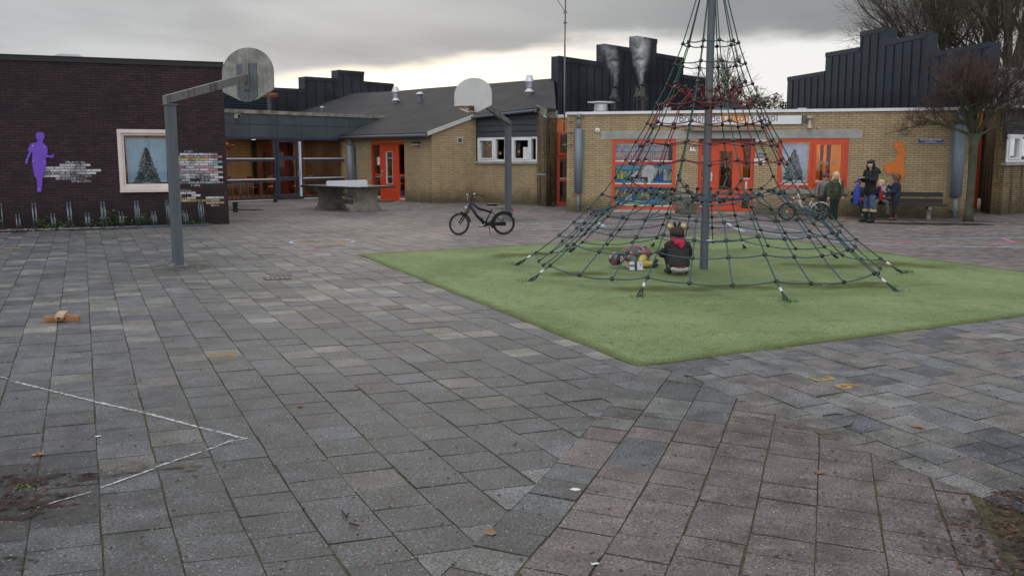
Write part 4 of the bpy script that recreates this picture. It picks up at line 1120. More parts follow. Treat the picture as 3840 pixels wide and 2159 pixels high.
# roof
perp = Vector((.785, .62, 0)); SL = .35; RA = Vector((-2.83, 32.6, 2.56)); RN = Vector((-SL*perp.x, -SL*perp.y, 1))
def roofpt(px, up=0.0):
    r = ray(*px); O = Vector((0, 0, CAM_H)); t = RN.dot(RA + Vector((0, 0, up)) - O)/RN.dot(r); return O + r*t
def onroof(x, y): return Vector((x, y, RA.z + SL*((x-RA.x)*perp.x+(y-RA.y)*perp.y)))
eave0 = C1.pt(-.55, 0, .22); eave1 = C1.pt(C1.L+.05, 0, .22)
E0, E1 = onroof(eave0.x, eave0.y), onroof(eave1.x, eave1.y)
v1 = onroof(*C2.pt(L2+.02, 0, .06).xy); e3 = onroof(*C3.pt(C3.L+.2, 0, .16).xy); v2 = onroof(*C3.pt(-.02, 0, .16).xy)
ridge = [roofpt(c3(985, 195)), roofpt(c3(500, 234)), roofpt(c3(0, 272)), roofpt(c2(1500, 318)), roofpt(c2(1172, 335))]
left = [roofpt(c2(690, 497)), roofpt(c2(640, 530))]
poly = [E0, E1, v2, e3, roofpt(c3(1004, 432))] + ridge + left
rf = MB().prism(poly, (0, 0, -.10))
m, n, l = newmat('bitumen_roofing')
t = N(n, 'ShaderNodeTexCoord').outputs['Object']
rot = N(n, 'ShaderNodeMapping'); rot.inputs['Rotation'].default_value = (0, 0, R(51.7)); l.new(t, rot.inputs[0])
sp = N(n, 'ShaderNodeSeparateXYZ'); l.new(rot.outputs[0], sp.inputs[0])
a = noise(n, l, t, 1.2, 5, .6); b = noise(n, l, t, 60, 3)
fr_ = mth(n, l, 'FRACT', mth(n, l, 'MULTIPLY', mth(n, l, 'ADD', sp.outputs[0], mth(n, l, 'MULTIPLY', a, .05)), 1.0))
seam = rng(n, l, fr_, .0, .045, 1, 0)
c = mixc(n, l, rng(n, l, a, .3, .7), (0.020, 0.020, 0.023), (0.036, 0.035, 0.040))
c = mixc(n, l, mth(n, l, 'MULTIPLY', seam, .6), c, (0.02, 0.02, 0.022))
finish(n, l, c, .78, 0, mth(n, l, 'ADD', b, mth(n, l, 'MULTIPLY', fr_, 1.5)), .35, .01, .3)
P(rf, 'sloping_roof', m, wing)
P(MB().tube([E0+Vector((0, 0, -.10))+C1.n*.07, E1+Vector((0, 0, -.10))+C1.n*.07+C1.d*.05], .06, 8), 'gutter', M_GALV, wing)
P(MB().tube([v2+Vector((0, 0, -.09))+C3.n*.06-C3.d*.12, e3+Vector((0, 0, -.09))+C3.n*.06], .05, 8), 'gutter', M_GALV, wing)
vv0, vv1 = E1 + Vector((0, 0, .02)), v2 + Vector((0, 0, .02))
P(MB().prism([vv0, vv1, vv1+Vector((0, 0, -.14)), vv0+Vector((0, 0, -.14))], C2.n*.05), 'verge_board', M_WHITESTEEL, wing)
def vent(px, hpx, kind, label):
    p = roofpt(px); s_ = 3436/ (p.y) # px per metre
    h = hpx/s_; g = empty('roof_vent', p, label, 'roof vent', 'metal vents on the sloping roof')
    r = h*.20
    if kind == 'tall':
        P(MB().lathe([(r*1.05, -.1), (r*.75, h*.12)], p, 14), 'flashing', M_GALV2, g)
        P(MB().lathe([(r*1.35, h*.12), (r*.7, h*.28), (r*.62, h*.34)], p, 14), 'collar', M_ALU, g)
        P(MB().lathe([(r*.85, h*.34), (r*1.0, h*.62), (r*1.05, h*.66)], p, 14), 'pipe', M_ALU, g)
        P(MB().lathe([(r*1.3, h*.66), (r*.75, h), (1e-4, h)], p, 14), 'cowl', M_ALU, g)
    else:
        r = h*.33
        P(MB().lathe([(r*1.0, -.1), (r*.75, h*.3), (r*.65, h*.72)], p, 14), 'pipe', M_GALV, g)
        P(MB().lathe([(r*1.3, h*.72), (r*1.35, h*.84), (r*.5, h*1.0), (1e-4, h)], p, 14), 'cowl', M_ALU, g)
vent(c2(708, 482), 47, 'tall', 'tall grey roof vent at the left end of the sloping roof')
vent(c2(910, 485), 18, 'low', 'small low roof vent near the left end of the sloping roof')
vent(c2(1525, 412), 57, 'tall', 'tall bright roof vent on the ridge beside the glowing gap in the clouds')
vent(c2(1727, 402), 34, 'low', 'squat roof vent right of the tall ridge vent')
vent(c3(797, 318), 68, 'tall', 'tall roof vent on the right half of the sloping roof, above the second backboard')
# brick buttress beside the window
A_, B_, Cc = Vector((.84, 31.45, 0)), Vector((1.13, 30.50, 0)), Vector((1.52, 31.35, 0)); D_ = A_ + Cc - B_
but = empty('brick_buttress', B_, 'stained yellow brick buttress with sloping concrete cap beside the white framed window', 'buttress')
mb = MB(); pa = Plane(A_, B_); pb = Plane(B_, Cc); zt0, zt1 = 2.92, 3.12
for pl, (za, zb2) in ((pa, (zt1, zt0)), (pb, (zt0, zt0+.0))):
    Lp = pl.L; q = [(0, 0), (Lp, 0), (Lp, zb2), (0, za)]
    mb.face([pl.P + pl.d*a + Vector((0, 0, z)) for a, z in q], 0, [(a, z) for a, z in q])
P(mb, 'brick_wall', M_STAINBRICK, but)
top = [A_+Vector((0, 0, zt1)), B_+Vector((0, 0, zt0)), Cc+Vector((0, 0, zt0)), D_+Vector((0, 0, zt1))]
cc_ = (A_+B_+Cc+D_)/4; top = [cc_+(p-cc_)*1.04+Vector((0, 0, p.z*0)) if False else Vector((cc_.x+(p.x-cc_.x)*1.06, cc_.y+(p.y-cc_.y)*1.06, p.z+.01)) for p in top]
P(MB().prism(top, (0, 0, .24)), 'cap', M_MOSSCONC, but)
a0 = pa.sz(c3(853, 937))[1]
P(MB().wbox(pa, .02, pa.L-.02, a0-.03, a0+.03, .002, .004), 'painted_brick_row', chalk('mint_chalk', (.30, .40, .34), .6, 30), but)
# orange window slot behind the mast
W1 = Plane(G(*c3(1003, 1178)), G(*c3(1085, 1178)))
slot = empty('entrance_slot', basept(W1), 'narrow orange framed glazing strip between the buttress and the entrance building', 'window strip')
def wq(x0, y0, x1, y1): return rect(W1, c3, x0, y0, x1, y1)
q = wq(1003, 500, 1100, 612); P(MB().wbox(W1, q[0], q[1]+.6, q[2], q[3], -.1, 0), 'panel', M_ORANGE2, slot)
P(MB().wbox(W1, q[0], q[1]+.6, q[3], q[3]+.10, -.2, .05), 'roof_edge', M_WHITEPAINT, slot)
q = wq(1003, 614, 1095, 1178); P(frame(MB(), W1, q[0], q[1]+.6, q[2], q[3], .13, -.1, .02), 'frame', M_ORANGE, slot)
qa = wq(1018, 620, 1095, 790); sw = P(frame(MB(), W1, qa[0], qa[1]+.1, qa[2], qa[3], .07, -.02, .10), 'casement', M_ORANGE, slot)
pane(W1, qa[0]+.07, qa[1]+.03, qa[2]+.07, qa[3]-.07, .04, sw)
P(MB().wbox(W1, q[0]+.13, q[1]+.47, qa[2]-.12, qa[2]-.01, -.09, .03), 'transom', M_ORANGE, slot)
z_ = W1.sz(c3(1050, 983))[1]; tr_ = P(MB().wbox(W1, q[0]+.13, q[1]+.47, z_-.05, z_+.04, -.09, .03), 'transom', M_ORANGE, slot)
sub(MB().wbox(W1, q[0]+.13, q[1]+.47, z_+.04, z_+.07, -.05, .0), 'white_bead', M_WHITEPAINT, tr_)
pane(W1, q[0]+.13, q[1]+.47, q[2]+.13, z_-.05, -.03, tr_); pane(W1, q[0]+.13, q[1]+.47, z_+.07, qa[2]-.12, -.03, tr_)
P(MB().wbox(W1, q[0]-.3, q[1]+1.2, 0, 3, -.75, -.7), 'interior_wall', mat('beige_blind', (.30, .25, .19), .8), slot)

# ---------------------------------------------------------------- stepped metal gables
def stepped(name, label, org, d, pts, cv, thick, mt, seams, zb, side=1, cap=True, xs=None):
    pl = Plane(org, (org[0]+d[0], org[1]+d[1]))
    P2 = [pl.sz(cv(*p)) for p in pts]
    g = empty(name, pl.pt(P2[0][0], 0, 0), label, 'gable wall')
    top = [pl.pt(a, z) for a, z in P2]
    poly = [pl.pt(P2[0][0], zb)] + top + [pl.pt(P2[-1][0], zb)]
    P(MB().prism(poly, pl.n*-thick), 'metal_cladding', mt, g)
    mb = MB(); amin, amax = P2[0][0], P2[-1][0]; k = amin + seams*.6
    def topz(a):
        z = None
        for (p, q) in zip(P2, P2[1:]):
            if abs(q[0]-p[0]) > 1e-3 and min(p[0], q[0]) <= a <= max(p[0], q[0]): z = p[1]+(q[1]-p[1])*(a-p[0])/(q[0]-p[0])
        return z
    while k < amax:
        tz = topz(k)
        if tz: mb.wbox(pl, k-.014, k+.014, zb, tz-.22, 0, .028)
        k += seams
    P(mb, 'standing_seam', M_SEAM, g)
    cp_ = MB()
    for p, q in zip(P2, P2[1:]):
        if abs(q[0]-p[0]) > .2:
            a0, a1 = p[0], q[0]; s_ = 1 if a1 > a0 else -1
            vs = [pl.pt(a0, p[1]-.18, .001), pl.pt(a1, q[1]-.18, .001), pl.pt(a1, q[1]+.015, .001), pl.pt(a0, p[1]+.015, .001)]
            cp_.prism(vs, pl.n*.03)
    P(cp_, 'edge_trim', mt, g)
    return pl
uu = (.676, .737)
stepped('stepped_gable', 'dark stepped metal gable far left, behind the sloping roof', (-11.7, 50.3), uu,
        [(480, 288), (766, 301), (763, 196), (1040, 213), (1039, 141), (1259, 157), (1259, 236), (1506, 257)], c2, .6, M_ZINC, .62, 2.5)
B2p = stepped('stepped_gable', 'tall dark stepped metal gable behind the smoking flues', (1.80, 36.0), uu,
        [(95, 470), (423, 518), (423, 405), (470, 372), (695, 404), (695, 308), (745, 303), (921, 333), (918, 447), (1145, 487), (1141, 627), (1330, 655)][:0] or
        [(95, 470), (470, 525), (471, 369), (744, 411), (745, 303), (921, 333), (919, 448), (1145, 487), (1142, 628), (1332, 655)], c4, .34, M_ZINC, .5, 2.2)
# left returns of the steps are the thickness of the wall itself
dB3 = (-.23, .973)
stepped('stepped_gable', 'broad navy stepped metal gable on the right, behind the small round tree', (17.0, 33.0), dB3,
        [(120, 537), (432, 486), (439, 334), (722, 286), (728, 160), (948, 113), (944, 235), (1284, 163), (1280, 340), (1806, 241)][::-1], c5, .5, M_ZINC2, .56, 2.2)

# ---------------------------------------------------------------- 4. entrance building
D = Plane((1.65, 27.78), (12.21, 24.94))
ent = empty('entrance_building', basept(D, 5.0), 'flat roofed yellow brick building with orange framed windows and a white roof edge', 'building')
Dz = D.sz(c4(600, 955))[1]; DL = D.sz((3643, 700))[0]
Dw = D.sz(c4(600, 932))[1]
w1 = rect(D, c6, 697, 352, 1382, 1105); w2 = rect(D, cV, 195, 105, 1672, 1150); wd = rect(D, c6, 1622, 345, 2225, 1116)
wd = (wd[0], wd[1], .09, wd[3])
mb = MB(); wall_holes(mb, D, 0, DL, 0, Dz, [w1, w2, wd], .30)
mb.wbox(D, DL-.30, DL, 0, Dz, -6, -.301); mb.wbox(D, 0, .30, 0, Dz, -6, -.301)
P(mb, 'brick_wall', M_YELBRICK, ent)
P(MB().wbox(D, -.04, DL+.04, Dz, Dw, -6.1, .06), 'roof_edge', M_WHITEPAINT, ent)
for s_ in (4.6, 9.3): pass
lz0 = D.sz(c6(1000, 348))[1]; lz1 = D.sz(c6(1000, 263))[1]
x0 = D.sz(c6(585, 300))[0]; xm = D.sz(c6(1512, 300))[0]; xn = D.sz(c6(2358, 300))[0]; xr = D.sz(c5(742, 1005))[0]
P(MB().wbox(D, x0, xm, lz0, lz1, -.05, .012), 'concrete_lintel', M_CONC, ent)
P(MB().wbox(D, xm+.004, xn-.004, lz0, lz1-.03, -.05, .006), 'concrete_lintel', M_CONC, ent)
P(MB().wbox(D, xn, xr, lz0, lz1, -.05, .012), 'concrete_lintel', M_CONC, ent)
P(MB().wbox(D, xm+.1, xn-.05, lz1-.02, lz1+.01, -.02, .14), 'door_hood', M_GALV, ent)
q = rect(D, c6, 1480, 205, 1560, 245); P(MB().wbox(D, q[0], q[1], q[2], q[3], 0, .12), 'flood_lamp', M_GALV2, ent)
# expansion slots in the brickwork
mb = MB()
for x, y in ((1397, 500), (540, 985)): pass
for (x, y) in ((395, 125), (693, 122), (995, 118), (690, 245), (990, 245)):
    s_, z_ = D.sz(c6(x, y)); mb.wbox(D, s_-.006, s_+.006, z_-.045, z_+.045, .0005, .002)
for (x, y) in ((368, 852), (633, 850), (970, 846), (362, 960), (625, 958)):
    s_, z_ = D.sz(c5(x, y)); mb.wbox(D, s_-.006, s_+.006, z_-.045, z_+.045, .0005, .002)
P(mb, 'weep_slot', M_SEAM, ent)
# mural window
wn1 = P(frame(MB(), D, w1[0], w1[1], w1[2], w1[3], .10, -.12, -.01), 'window', M_ORANGE, ent)
zt1_ = D.sz(c6(1040, 606))[1]; zt2_ = D.sz(c6(1040, 848))[1]
for z in (zt1_, zt2_):
    sub(MB().wbox(D, w1[0]+.10, w1[1]-.10, z-.045, z+.045, -.11, -.015), 'transom', M_ORANGE, wn1)
    sub(MB().wbox(D, w1[0]+.10, w1[1]-.10, z+.045, z+.07, -.10, -.03), 'white_bead', M_WHITEPAINT, wn1)
sub(MB().wbox(D, w1[0]+.10, w1[1]-.10, w1[2]+.10, w1[2]+.125, -.10, -.03), 'white_bead', M_WHITEPAINT, wn1)
P(MB().wbox(D, w1[0]-.02, w1[1]+.02, w1[2]-.09, w1[2]-.002, -.1, .06), 'window_sill', M_CONC, ent)
ia, ib = w1[0]+.10, w1[1]-.10
lights = ((zt1_+.07, w1[3]-.10), (zt2_+.07, zt1_-.045), (w1[2]+.125, zt2_-.045))
for z0_, z1_ in lights: pane(D, ia, ib, z0_, z1_, -.055, wn1)
P(MB().wbox(D, w1[0], w1[1], 0, Dz, -.9, -.85), 'interior_wall', M_DARKIN, ent)
# children's tile picture: grid of little drawings
tp = empty('picture_grid', D.pt(ia, lights[0][0], -.07), 'sheet of many small colourful drawings filling the top light of the mural window', 'artwork')
gx1 = D.sz(cW(1125, 300))[0]
m, n, l = newmat('tiny_drawings'); at = N(n, 'ShaderNodeAttribute'); at.attribute_name = 'tint'
tcn = N(n, 'ShaderNodeTexCoord').outputs['Object']; a = noise(n, l, tcn, 28, 4, .7)
c = mixc(n, l, mth(n, l, 'MULTIPLY', rng(n, l, a, .45, .65), .45), at.outputs['Color'], (.62, .60, .50)); finish(n, l, c, .7); M_TINY = m
rr = random.Random(4); mb = MB(); nx, ny = 22, 9
pal = {0: [(.45, .42, .45), (.4, .38, .2)], 1: [(.16, .03, .16), (.5, .3, .03), (.3, .05, .2)], 2: [(.08, .18, .40), (.15, .28, .42), (.10, .25, .25)], 3: [(.06, .16, .42), (.25, .35, .5)], 4: [(.22, .03, .10), (.10, .12, .35), (.35, .04, .05)], 5: [(.4, .35, .35), (.4, .2, .04), (.15, .2, .05)], 6: [(.35, .05, .08), (.45, .32, .05)], 7: [(.3, .06, .2), (.5, .35, .06), (.2, .1, .3)], 8: [(.2, .05, .25), (.35, .05, .15)]}
za, zb_ = lights[0]
for i in range(nx):
    for j in range(ny):
        x0_ = ia+.01+(gx1-ia-.01)*i/nx; x1_ = ia+.01+(gx1-ia-.01)*(i+1)/nx; y1_ = zb_-.01-(zb_-za-.02)*j/ny; y0_ = zb_-.01-(zb_-za-.02)*(j+1)/ny
        c = rr.choice(pal[j]); c = tuple(min(.7, x*rr.uniform(.8, 1.4)) for x in c)
        mb.face([D.pt(x0_+.004, y0_+.004, -.066), D.pt(x1_-.004, y0_+.004, -.066), D.pt(x1_-.004, y1_-.004, -.066), D.pt(x0_+.004, y1_-.004, -.066)], 0, col=c)
P(mb, 'drawings', M_TINY, tp); P(MB().wbox(D, ia, gx1, za, zb_, -.075, -.07), 'backing_paper', M_PAPER, tp)
# stained-glass style painted panels
M_LINE = mat('black_marker', (.012, .012, .015), .7)
def flat_poly(mb, pl, pts, o, m=0):
    mb.face([pl.pt(a, z, o) for a, z in pts], m)
def poly_line(mb, pl, pts, w, o, m=0, closed=False):
    pts = [Vector(p) for p in pts]
    seq = list(zip(pts, pts[1:])) + ([(pts[-1], pts[0])] if closed else [])
    for k_, (p, q) in enumerate(seq):
        d = q-p
        if d.length < 1e-5: continue
        d.normalize(); nn = Vector((-d.y, d.x))*w/2
        mb.face([pl.pt(*(p-nn-d*w*.3), o+.0002*(k_ % 3)), pl.pt(*(q-nn+d*w*.3), o+.0002*(k_ % 3)), pl.pt(*(q+nn+d*w*.3), o+.0002*(k_ % 3)), pl.pt(*(p+nn-d*w*.3), o+.0002*(k_ % 3))], m)
PAINTS = [mat('crayon_%d' % i, c, .8, 0, .3, 30, 60) for i, c in enumerate([(.05, .27, .40), (.40, .05, .09), (.10, .30, .12), (.52, .50, .10), (.04, .13, .42), (.48, .46, .44), (.28, .45, .30), (.42, .15, .22), (.08, .30, .55), (.30, .42, .15)])]
def mural(idx, band, seed, label):
    z0_, z1_ = lights[idx]; W_, H_ = ib-ia, z1_-z0_
    g = empty('painted_panel', D.pt(ia, z0_, -.07), label, 'artwork')
    P(MB().wbox(D, ia, ib, z0_, z1_, -.075, -.07), 'backing_sheet', PAINTS[0] if idx == 1 else PAINTS[8], g)
    mb = MB(); ln = MB(); rr = random.Random(seed)
    n_ = 13; ups = []; los = []
    for k in range(n_+1):
        u = k/n_
        ups.append((ia+W_*u, z0_+H_*(band[1]+.07*math.sin(u*7+seed)+rr.uniform(-.02, .02)))); los.append((ia+W_*u, z0_+H_*(band[0]+.05*math.sin(u*6+seed*2)+rr.uniform(-.02, .02))))
    for k in range(n_):
        a_, b_, c_, d_ = los[k], los[k+1], ups[k+1], ups[k]
        t1, t2 = rr.uniform(.35, .7), rr.uniform(.35, .7)
        mL = (a_[0]+(d_[0]-a_[0])*t1, a_[1]+(d_[1]-a_[1])*t1); mR = (b_[0]+(c_[0]-b_[0])*t2, b_[1]+(c_[1]-b_[1])*t2)
        if rr.random() < .5:
            sets = [[a_, b_, mR], [a_, mR, c_], [a_, c_, d_]]
        else: sets = [[a_, b_, c_, mL], [mL, c_, d_]]
        for s_ in sets:
            flat_poly(mb, D, s_, -.068, rr.choice((1, 2, 3, 4, 5, 5, 6, 7, 9))); poly_line(ln, D, s_, .014, -.066, closed=True)
    if idx == 2:
        gl_ = [(ia, z0_), (ib, z0_), (ib, z0_+H_*.10)] + [(ia+W_*(1-k/10), z0_+H_*(.20+.10*math.sin(k*1.3))) for k in range(1, 11)]
        flat_poly(mb, D, gl_, -.0655, 6); poly_line(ln, D, gl_[2:], .016, -.064)
    P(mb, 'painted_shapes', PAINTS, g); P(ln, 'black_outline', M_LINE, g)
    return g
mp1 = mural(1, (.18, .74), 3, 'middle painted panel of coloured shapes between blue bands in the mural window')
mural(2, (.30, .80), 8, 'bottom painted panel of coloured shapes above a green band in the mural window')
# portrait board with speech bubble
bb = empty('photo_board', D.pt(0, 0, 0) + Vector((0, 0, 0)), 'cut-out of a person holding a dark school sign beside a white speech bubble', 'photo board')
def dW(x, y): return D.sz(cW(x, y), -.06)
cx_, cz_ = dW(770, 645); rx = (dW(880, 645)[0]-dW(657, 645)[0])/2; rz_ = (dW(770, 545)[1]-dW(770, 745)[1])/2
mb = MB(); pts = [(cx_+rx*math.cos(w), cz_+rz_*math.sin(w)) for w in [i*math.pi/16 for i in range(32)]]
flat_poly(mb, D, [dW(400, 900), dW(415, 760), dW(560, 640), dW(680, 640), dW(870, 700), dW(855, 800), dW(790, 880), dW(740, 900)], -.0635); flat_poly(mb, D, pts, -.0628)
P(mb, 'white_card', M_PAPER, bb)
mb = MB(); flat_poly(mb, D, [dW(423, 762), dW(745, 770), dW(743, 890), dW(420, 888)], -.0610); P(mb, 'name_board', mat('anthracite_board', (.045, .05, .055), .6), bb)
mb = MB(); hx, hz = dW(597, 665)
flat_poly(mb, D, [(hx+.055*math.cos(w), hz+.075*math.sin(w)) for w in [i*math.pi/8 for i in range(16)]], -.0615)
flat_poly(mb, D, [dW(575, 700), dW(625, 700), dW(640, 762), dW(560, 762)], -.0618)
for x in (425, 742):
    s_, z_ = dW(x, 850); flat_poly(mb, D, [(s_+.022*math.cos(w), z_+.03*math.sin(w)) for w in [i*math.pi/5 for i in range(10)]], -.0605)
P(mb, 'printed_person', mat('skin_print', (.30, .17, .12), .7), bb)
def wall_text(pl, s, a, z, size, bold, o, mt, name, parent, align='CENTER', spacing=1.0, width=None, top=True):
    vs, fs = text_geo(s, size, bold, 'LEFT', spacing)
    xs = [v.x for v in vs]; ys_ = [v.y for v in vs]; w_ = max(xs)-min(xs); k = 1.0 if width is None else width/w_
    ax = {'CENTER': -(min(xs)+max(xs))/2, 'LEFT': -min(xs)}[align]
    mb = MB(); mb.mesh([pl.pt(a+(v.x+ax)*k, z+v.y, o) for v in vs], fs)
    return P(mb, name, mt, parent) if parent else mb.build(name, mt, None)
s_, z_ = dW(578, 835); wall_text(D, 'Borgoede', s_, z_, .085, .002, -.0600, M_PAPER, 'lettering', bb, width=dW(680, 830)[0]-dW(478, 830)[0])
s_, z_ = dW(578, 880); wall_text(D, 'Daltonschool', s_, z_, .085, .002, -.0600, M_PAPER, 'lettering', bb, width=dW(700, 880)[0]-dW(455, 880)[0])
M_INK = mat('grey_blue_ink', (.08, .11, .16), .8)
for k, tx_ in enumerate(('Ontdek', 'je eigen talent', 'ontdekken op', 'ons erf!')):
    s_, z_ = dW(768, 606+k*29); wall_text(D, tx_, s_, z_, .048, -.0005, -.0620, M_INK, 'lettering', bb)
rel_fix = [bb]
# sign above
sg = empty('school_sign', D.pt(D.sz(c4(1400, 1010))[0], D.sz(c4(1400, 1045))[1], 0), 'long white school name board above the entrance with black and orange letters', 'sign')
q = rect(D, c4, 920, 970, 2142, 1042); q = (q[0], D.sz(c5(235, 890))[0], q[2], q[3])
zc0 = (D.sz(c4(920, 1048))[1]+D.sz(c5(235, 925))[1])/2; zc1 = (D.sz(c4(920, 977))[1]+D.sz(c5(235, 852))[1])/2
P(MB().wbox(D, q[0], q[1], zc0, zc1, .01, .03), 'board', M_WHITEPAINT, sg)
P(frame(MB(), D, q[0]-.012, q[1]+.012, zc0-.012, zc1+.012, .012, .005, .034), 'edge_strip', M_GALV, sg)
def sgx(x): return D.sz((2440+x/4.366, 455))[0]
zl = zc0 + .085
M_LET = mat('black_lettering', (.02, .02, .025), .6); M_LETO = mat('orange_lettering', (.62, .22, .01), .6)
wall_text(D, 'Brederode', sgx(472), zl, .33, -.002, .032, M_LET, 'lettering', sg, 'LEFT', width=sgx(1135)-sgx(472))
wall_text(D, 'Dalton', sgx(1180), zl, .34, .014, .032, M_LETO, 'lettering', sg, 'LEFT', width=sgx(1610)-sgx(1180))
wall_text(D, 'school', sgx(1655), zl, .33, -.002, .032, M_LET, 'lettering', sg, 'LEFT', width=sgx(2072)-sgx(1655))
# number plate
np_ = empty('house_number', D.pt(D.sz(cD(183, 285))[0], D.sz(cD(183, 320))[1], 0), 'white 110 house number plate left of the entrance door', 'number plate')
q = rect(D, cD, 126, 252, 240, 322); P(MB().wbox(D, q[0], q[1], q[2], q[3], 0, .02), 'plate', M_WHITEPAINT, np_)
wall_text(D, '110', (q[0]+q[1])/2, q[2]+.045, .155, .002, .022, M_LET, 'lettering', np_)
# street name plate
sp_ = empty('street_name_plate', D.pt(D.sz((3490, 528))[0], D.sz((3490, 540))[1], 0), 'blue street name plate with white border on the yellow brick wall', 'sign')
cS = lambda x, y: (3420+x/18.4, 500+y/18.4)
q = rect(D, cS, 365, 350, 2225, 715); P(MB().wbox(D, q[0], q[1], q[2], q[3], 0, .02), 'plate', mat('enamel_blue', (.006, .018, .10), .3), sp_)
P(frame(MB(), D, q[0]+.008, q[1]-.008, q[2]+.008, q[3]-.008, .012, .02, .023), 'border', mat('pale_border', (.45, .46, .6), .5), sp_)
hh = q[3]-q[2]
wall_text(D, 'WOUTER LABBERTON PLEIN', (q[0]+q[1])/2, q[2]+hh*.52, .085, .001, .023, M_PAPER, 'lettering', sp_, width=(q[1]-q[0])*.80)
wall_text(D, 'directeur 1975-2010', (q[0]+q[1])/2, q[2]+hh*.20, .055, .0, .023, M_PAPER, 'lettering', sp_, width=(q[1]-q[0])*.42)
# door
def dx(x, y=700): return D.sz(cD(x, y))[0]
def dz(y, x=800): return D.sz(cD(x, y))[1]
zhead = dz(160)
P(MB().wbox(D, wd[0], wd[1], 0.0, .088, -.3, .05), 'doorstep', M_CONCD, ent)
fr = P(MB().wbox(D, wd[0], wd[1], zhead, wd[3], -.2, -.10), 'door_frame', mat('dark_red_paint', (.16, .02, .012), .5), ent)
zb0 = .09
for a, b in ((wd[0], wd[0]+.10), (dx(355), dx(375)), (dx(1060), dx(1085)), (wd[1]-.11, wd[1])): P(MB().wbox(D, a, b, zb0, zhead-.001, -.2, -.08), 'door_post', M_ORANGE, ent)
for a, b in ((wd[0]+.10, dx(355)), (dx(1085), wd[1]-.11)): P(MB().wbox(D, a, b, zb0, zb0+.08, -.19, -.09), 'bottom_rail', M_ORANGE, ent)
for (a, b, zlo) in ((wd[0]+.10, dx(355), dz(820)), (dx(1085), wd[1]-.11, dz(825))):
    s_ = P(MB().wbox(D, a, b, zlo-.07, zlo, -.18, -.09), 'side_light', M_ORANGE, ent)
    pane(D, a, b, zlo+.02, zhead-.002, -.13, s_); sub(MB().wbox(D, a, b, zlo, zlo+.02, -.16, -.10), 'white_bead', M_WHITEPAINT, s_)
    zq = dz(1130) if a > 5 else dz(1130)
    if b < dx(700): sub(MB().wbox(D, a, b, dz(1170), zlo-.07, -.16, -.11), 'infill_panel', M_ORANGE, s_); pane(D, a, b, zb0+.08, dz(1170), -.13, s_, M_GLASSD)
    else: sub(MB().wbox(D, a, b, dz(1130), zlo-.07, -.16, -.11), 'infill_panel', M_ORANGE, s_); pane(D, a, b, zb0+.10, dz(1130), -.13, s_, M_GLASSD)
h_ = (dx(645), dx(905), dz(1035), dz(312))
mb = MB(); wall_holes(mb, D, dx(375), dx(1060), zb0+.01, zhead-.001, [h_], .05, -.12)
dr = P(mb, 'door', M_ORANGE, ent)
sub(frame(MB(), D, h_[0], h_[1], h_[2], h_[3], .02, -.18, -.115), 'glazing_bead', M_ORANGE, dr); pane(D, h_[0]+.02, h_[1]-.02, h_[2]+.02, h_[3]-.02, -.15, dr)
sub(MB().wbox(D, dx(503), dx(533), dz(870), dz(715), -.12, -.10).wbox(D, dx(503), dx(545), dz(780)-.01, dz(780)+.01, -.10, -.05), 'door_handle', M_ALU, dr)
q = rect(D, cD, 1130, 875, 1165, 1040); P(MB().wbox(D, q[0], q[1], q[2], q[3], -.11, -.08), 'letter_plate', M_ALU, ent)
q = rect(D, cD, 325, 405, 368, 585); P(MB().wbox(D, q[0], q[1], q[2], q[3], -.128, -.124), 'paper_notice', M_PAPER, ent)
q = rect(D, cD, 1325, 118, 1505, 185); lp = P(MB().wbox(D, q[0], q[1], q[2]+.05, q[3], 0, .16), 'wall_lamp', M_WHITESTEEL, ent); sub(MB().wbox(D, q[0]+.03, q[1]-.03, q[2], q[2]+.05, .02, .14), 'lamp_glass', M_CONC, lp)
q = rect(D, cD, 1315, 330, 1475, 420); npl = empty('notice_plate', D.pt(q[0], q[2], 0), 'small plate with a blue band right of the entrance door', 'sign')
P(MB().wbox(D, q[0], q[1], q[2], q[3], 0, .02), 'plate', M_CONC, npl); P(MB().wbox(D, q[0]+.03, q[1]-.03, (q[2]+q[3])/2, q[3]-.03, .02, .022), 'blue_band', mat('pale_blue_print', (.12, .18, .32), .5), npl)
mb = MB()
for k in range(4): mb.wbox(D, q[0]+.10+k*.06, q[0]+.13+k*.06, q[2]+.04, q[2]+.09, .02, .022)
P(mb, 'dark_marks', M_LET, npl)
q = rect(D, cD, 1295, 460, 1485, 570); tag(MB().wbox(D, q[0], q[1], q[2], q[3], 0, .012).build('notice_plate', M_PAPER, None), 'plain white notice below the blue banded plate by the door', 'sign')
# right window
wn2 = P(frame(MB(), D, w2[0], w2[1], w2[2], w2[3], .10, -.12, -.01), 'window', M_ORANGE, ent)
def vx(x, y=600): return D.sz(cV(x, y))[0]
def vz(y, x=900): return D.sz(cV(x, y))[1]
am = vx(898); sub(MB().wbox(D, am-.05, am+.05, w2[2]+.10, w2[3]-.10, -.11, -.005), 'mullion', M_ORANGE, wn2)
s2 = sub(frame(MB(), D, am+.05, w2[1]-.10, w2[2]+.10, w2[3]-.10, .085, -.10, .03), 'casement', M_ORANGE, wn2)
pane(D, am+.135, w2[1]-.185, w2[2]+.185, w2[3]-.185, -.05, wn2); pane(D, w2[0]+.10, am-.05, w2[2]+.125, w2[3]-.10, -.05, wn2)
sub(MB().wbox(D, w2[0]+.10, am-.05, w2[2]+.10, w2[2]+.125, -.1, -.02), 'white_bead', M_WHITEPAINT, wn2)
sub(MB().wbox(D, am+.135, w2[1]-.185, w2[2]+.185, w2[2]+.21, -.08, -.03), 'white_bead', M_WHITEPAINT, wn2)
P(MB().wbox(D, w2[0]-.02, w2[1]+.03, w2[2]-.15, w2[2]-.002, -.1, .08), 'window_sill', M_CONCD, ent)
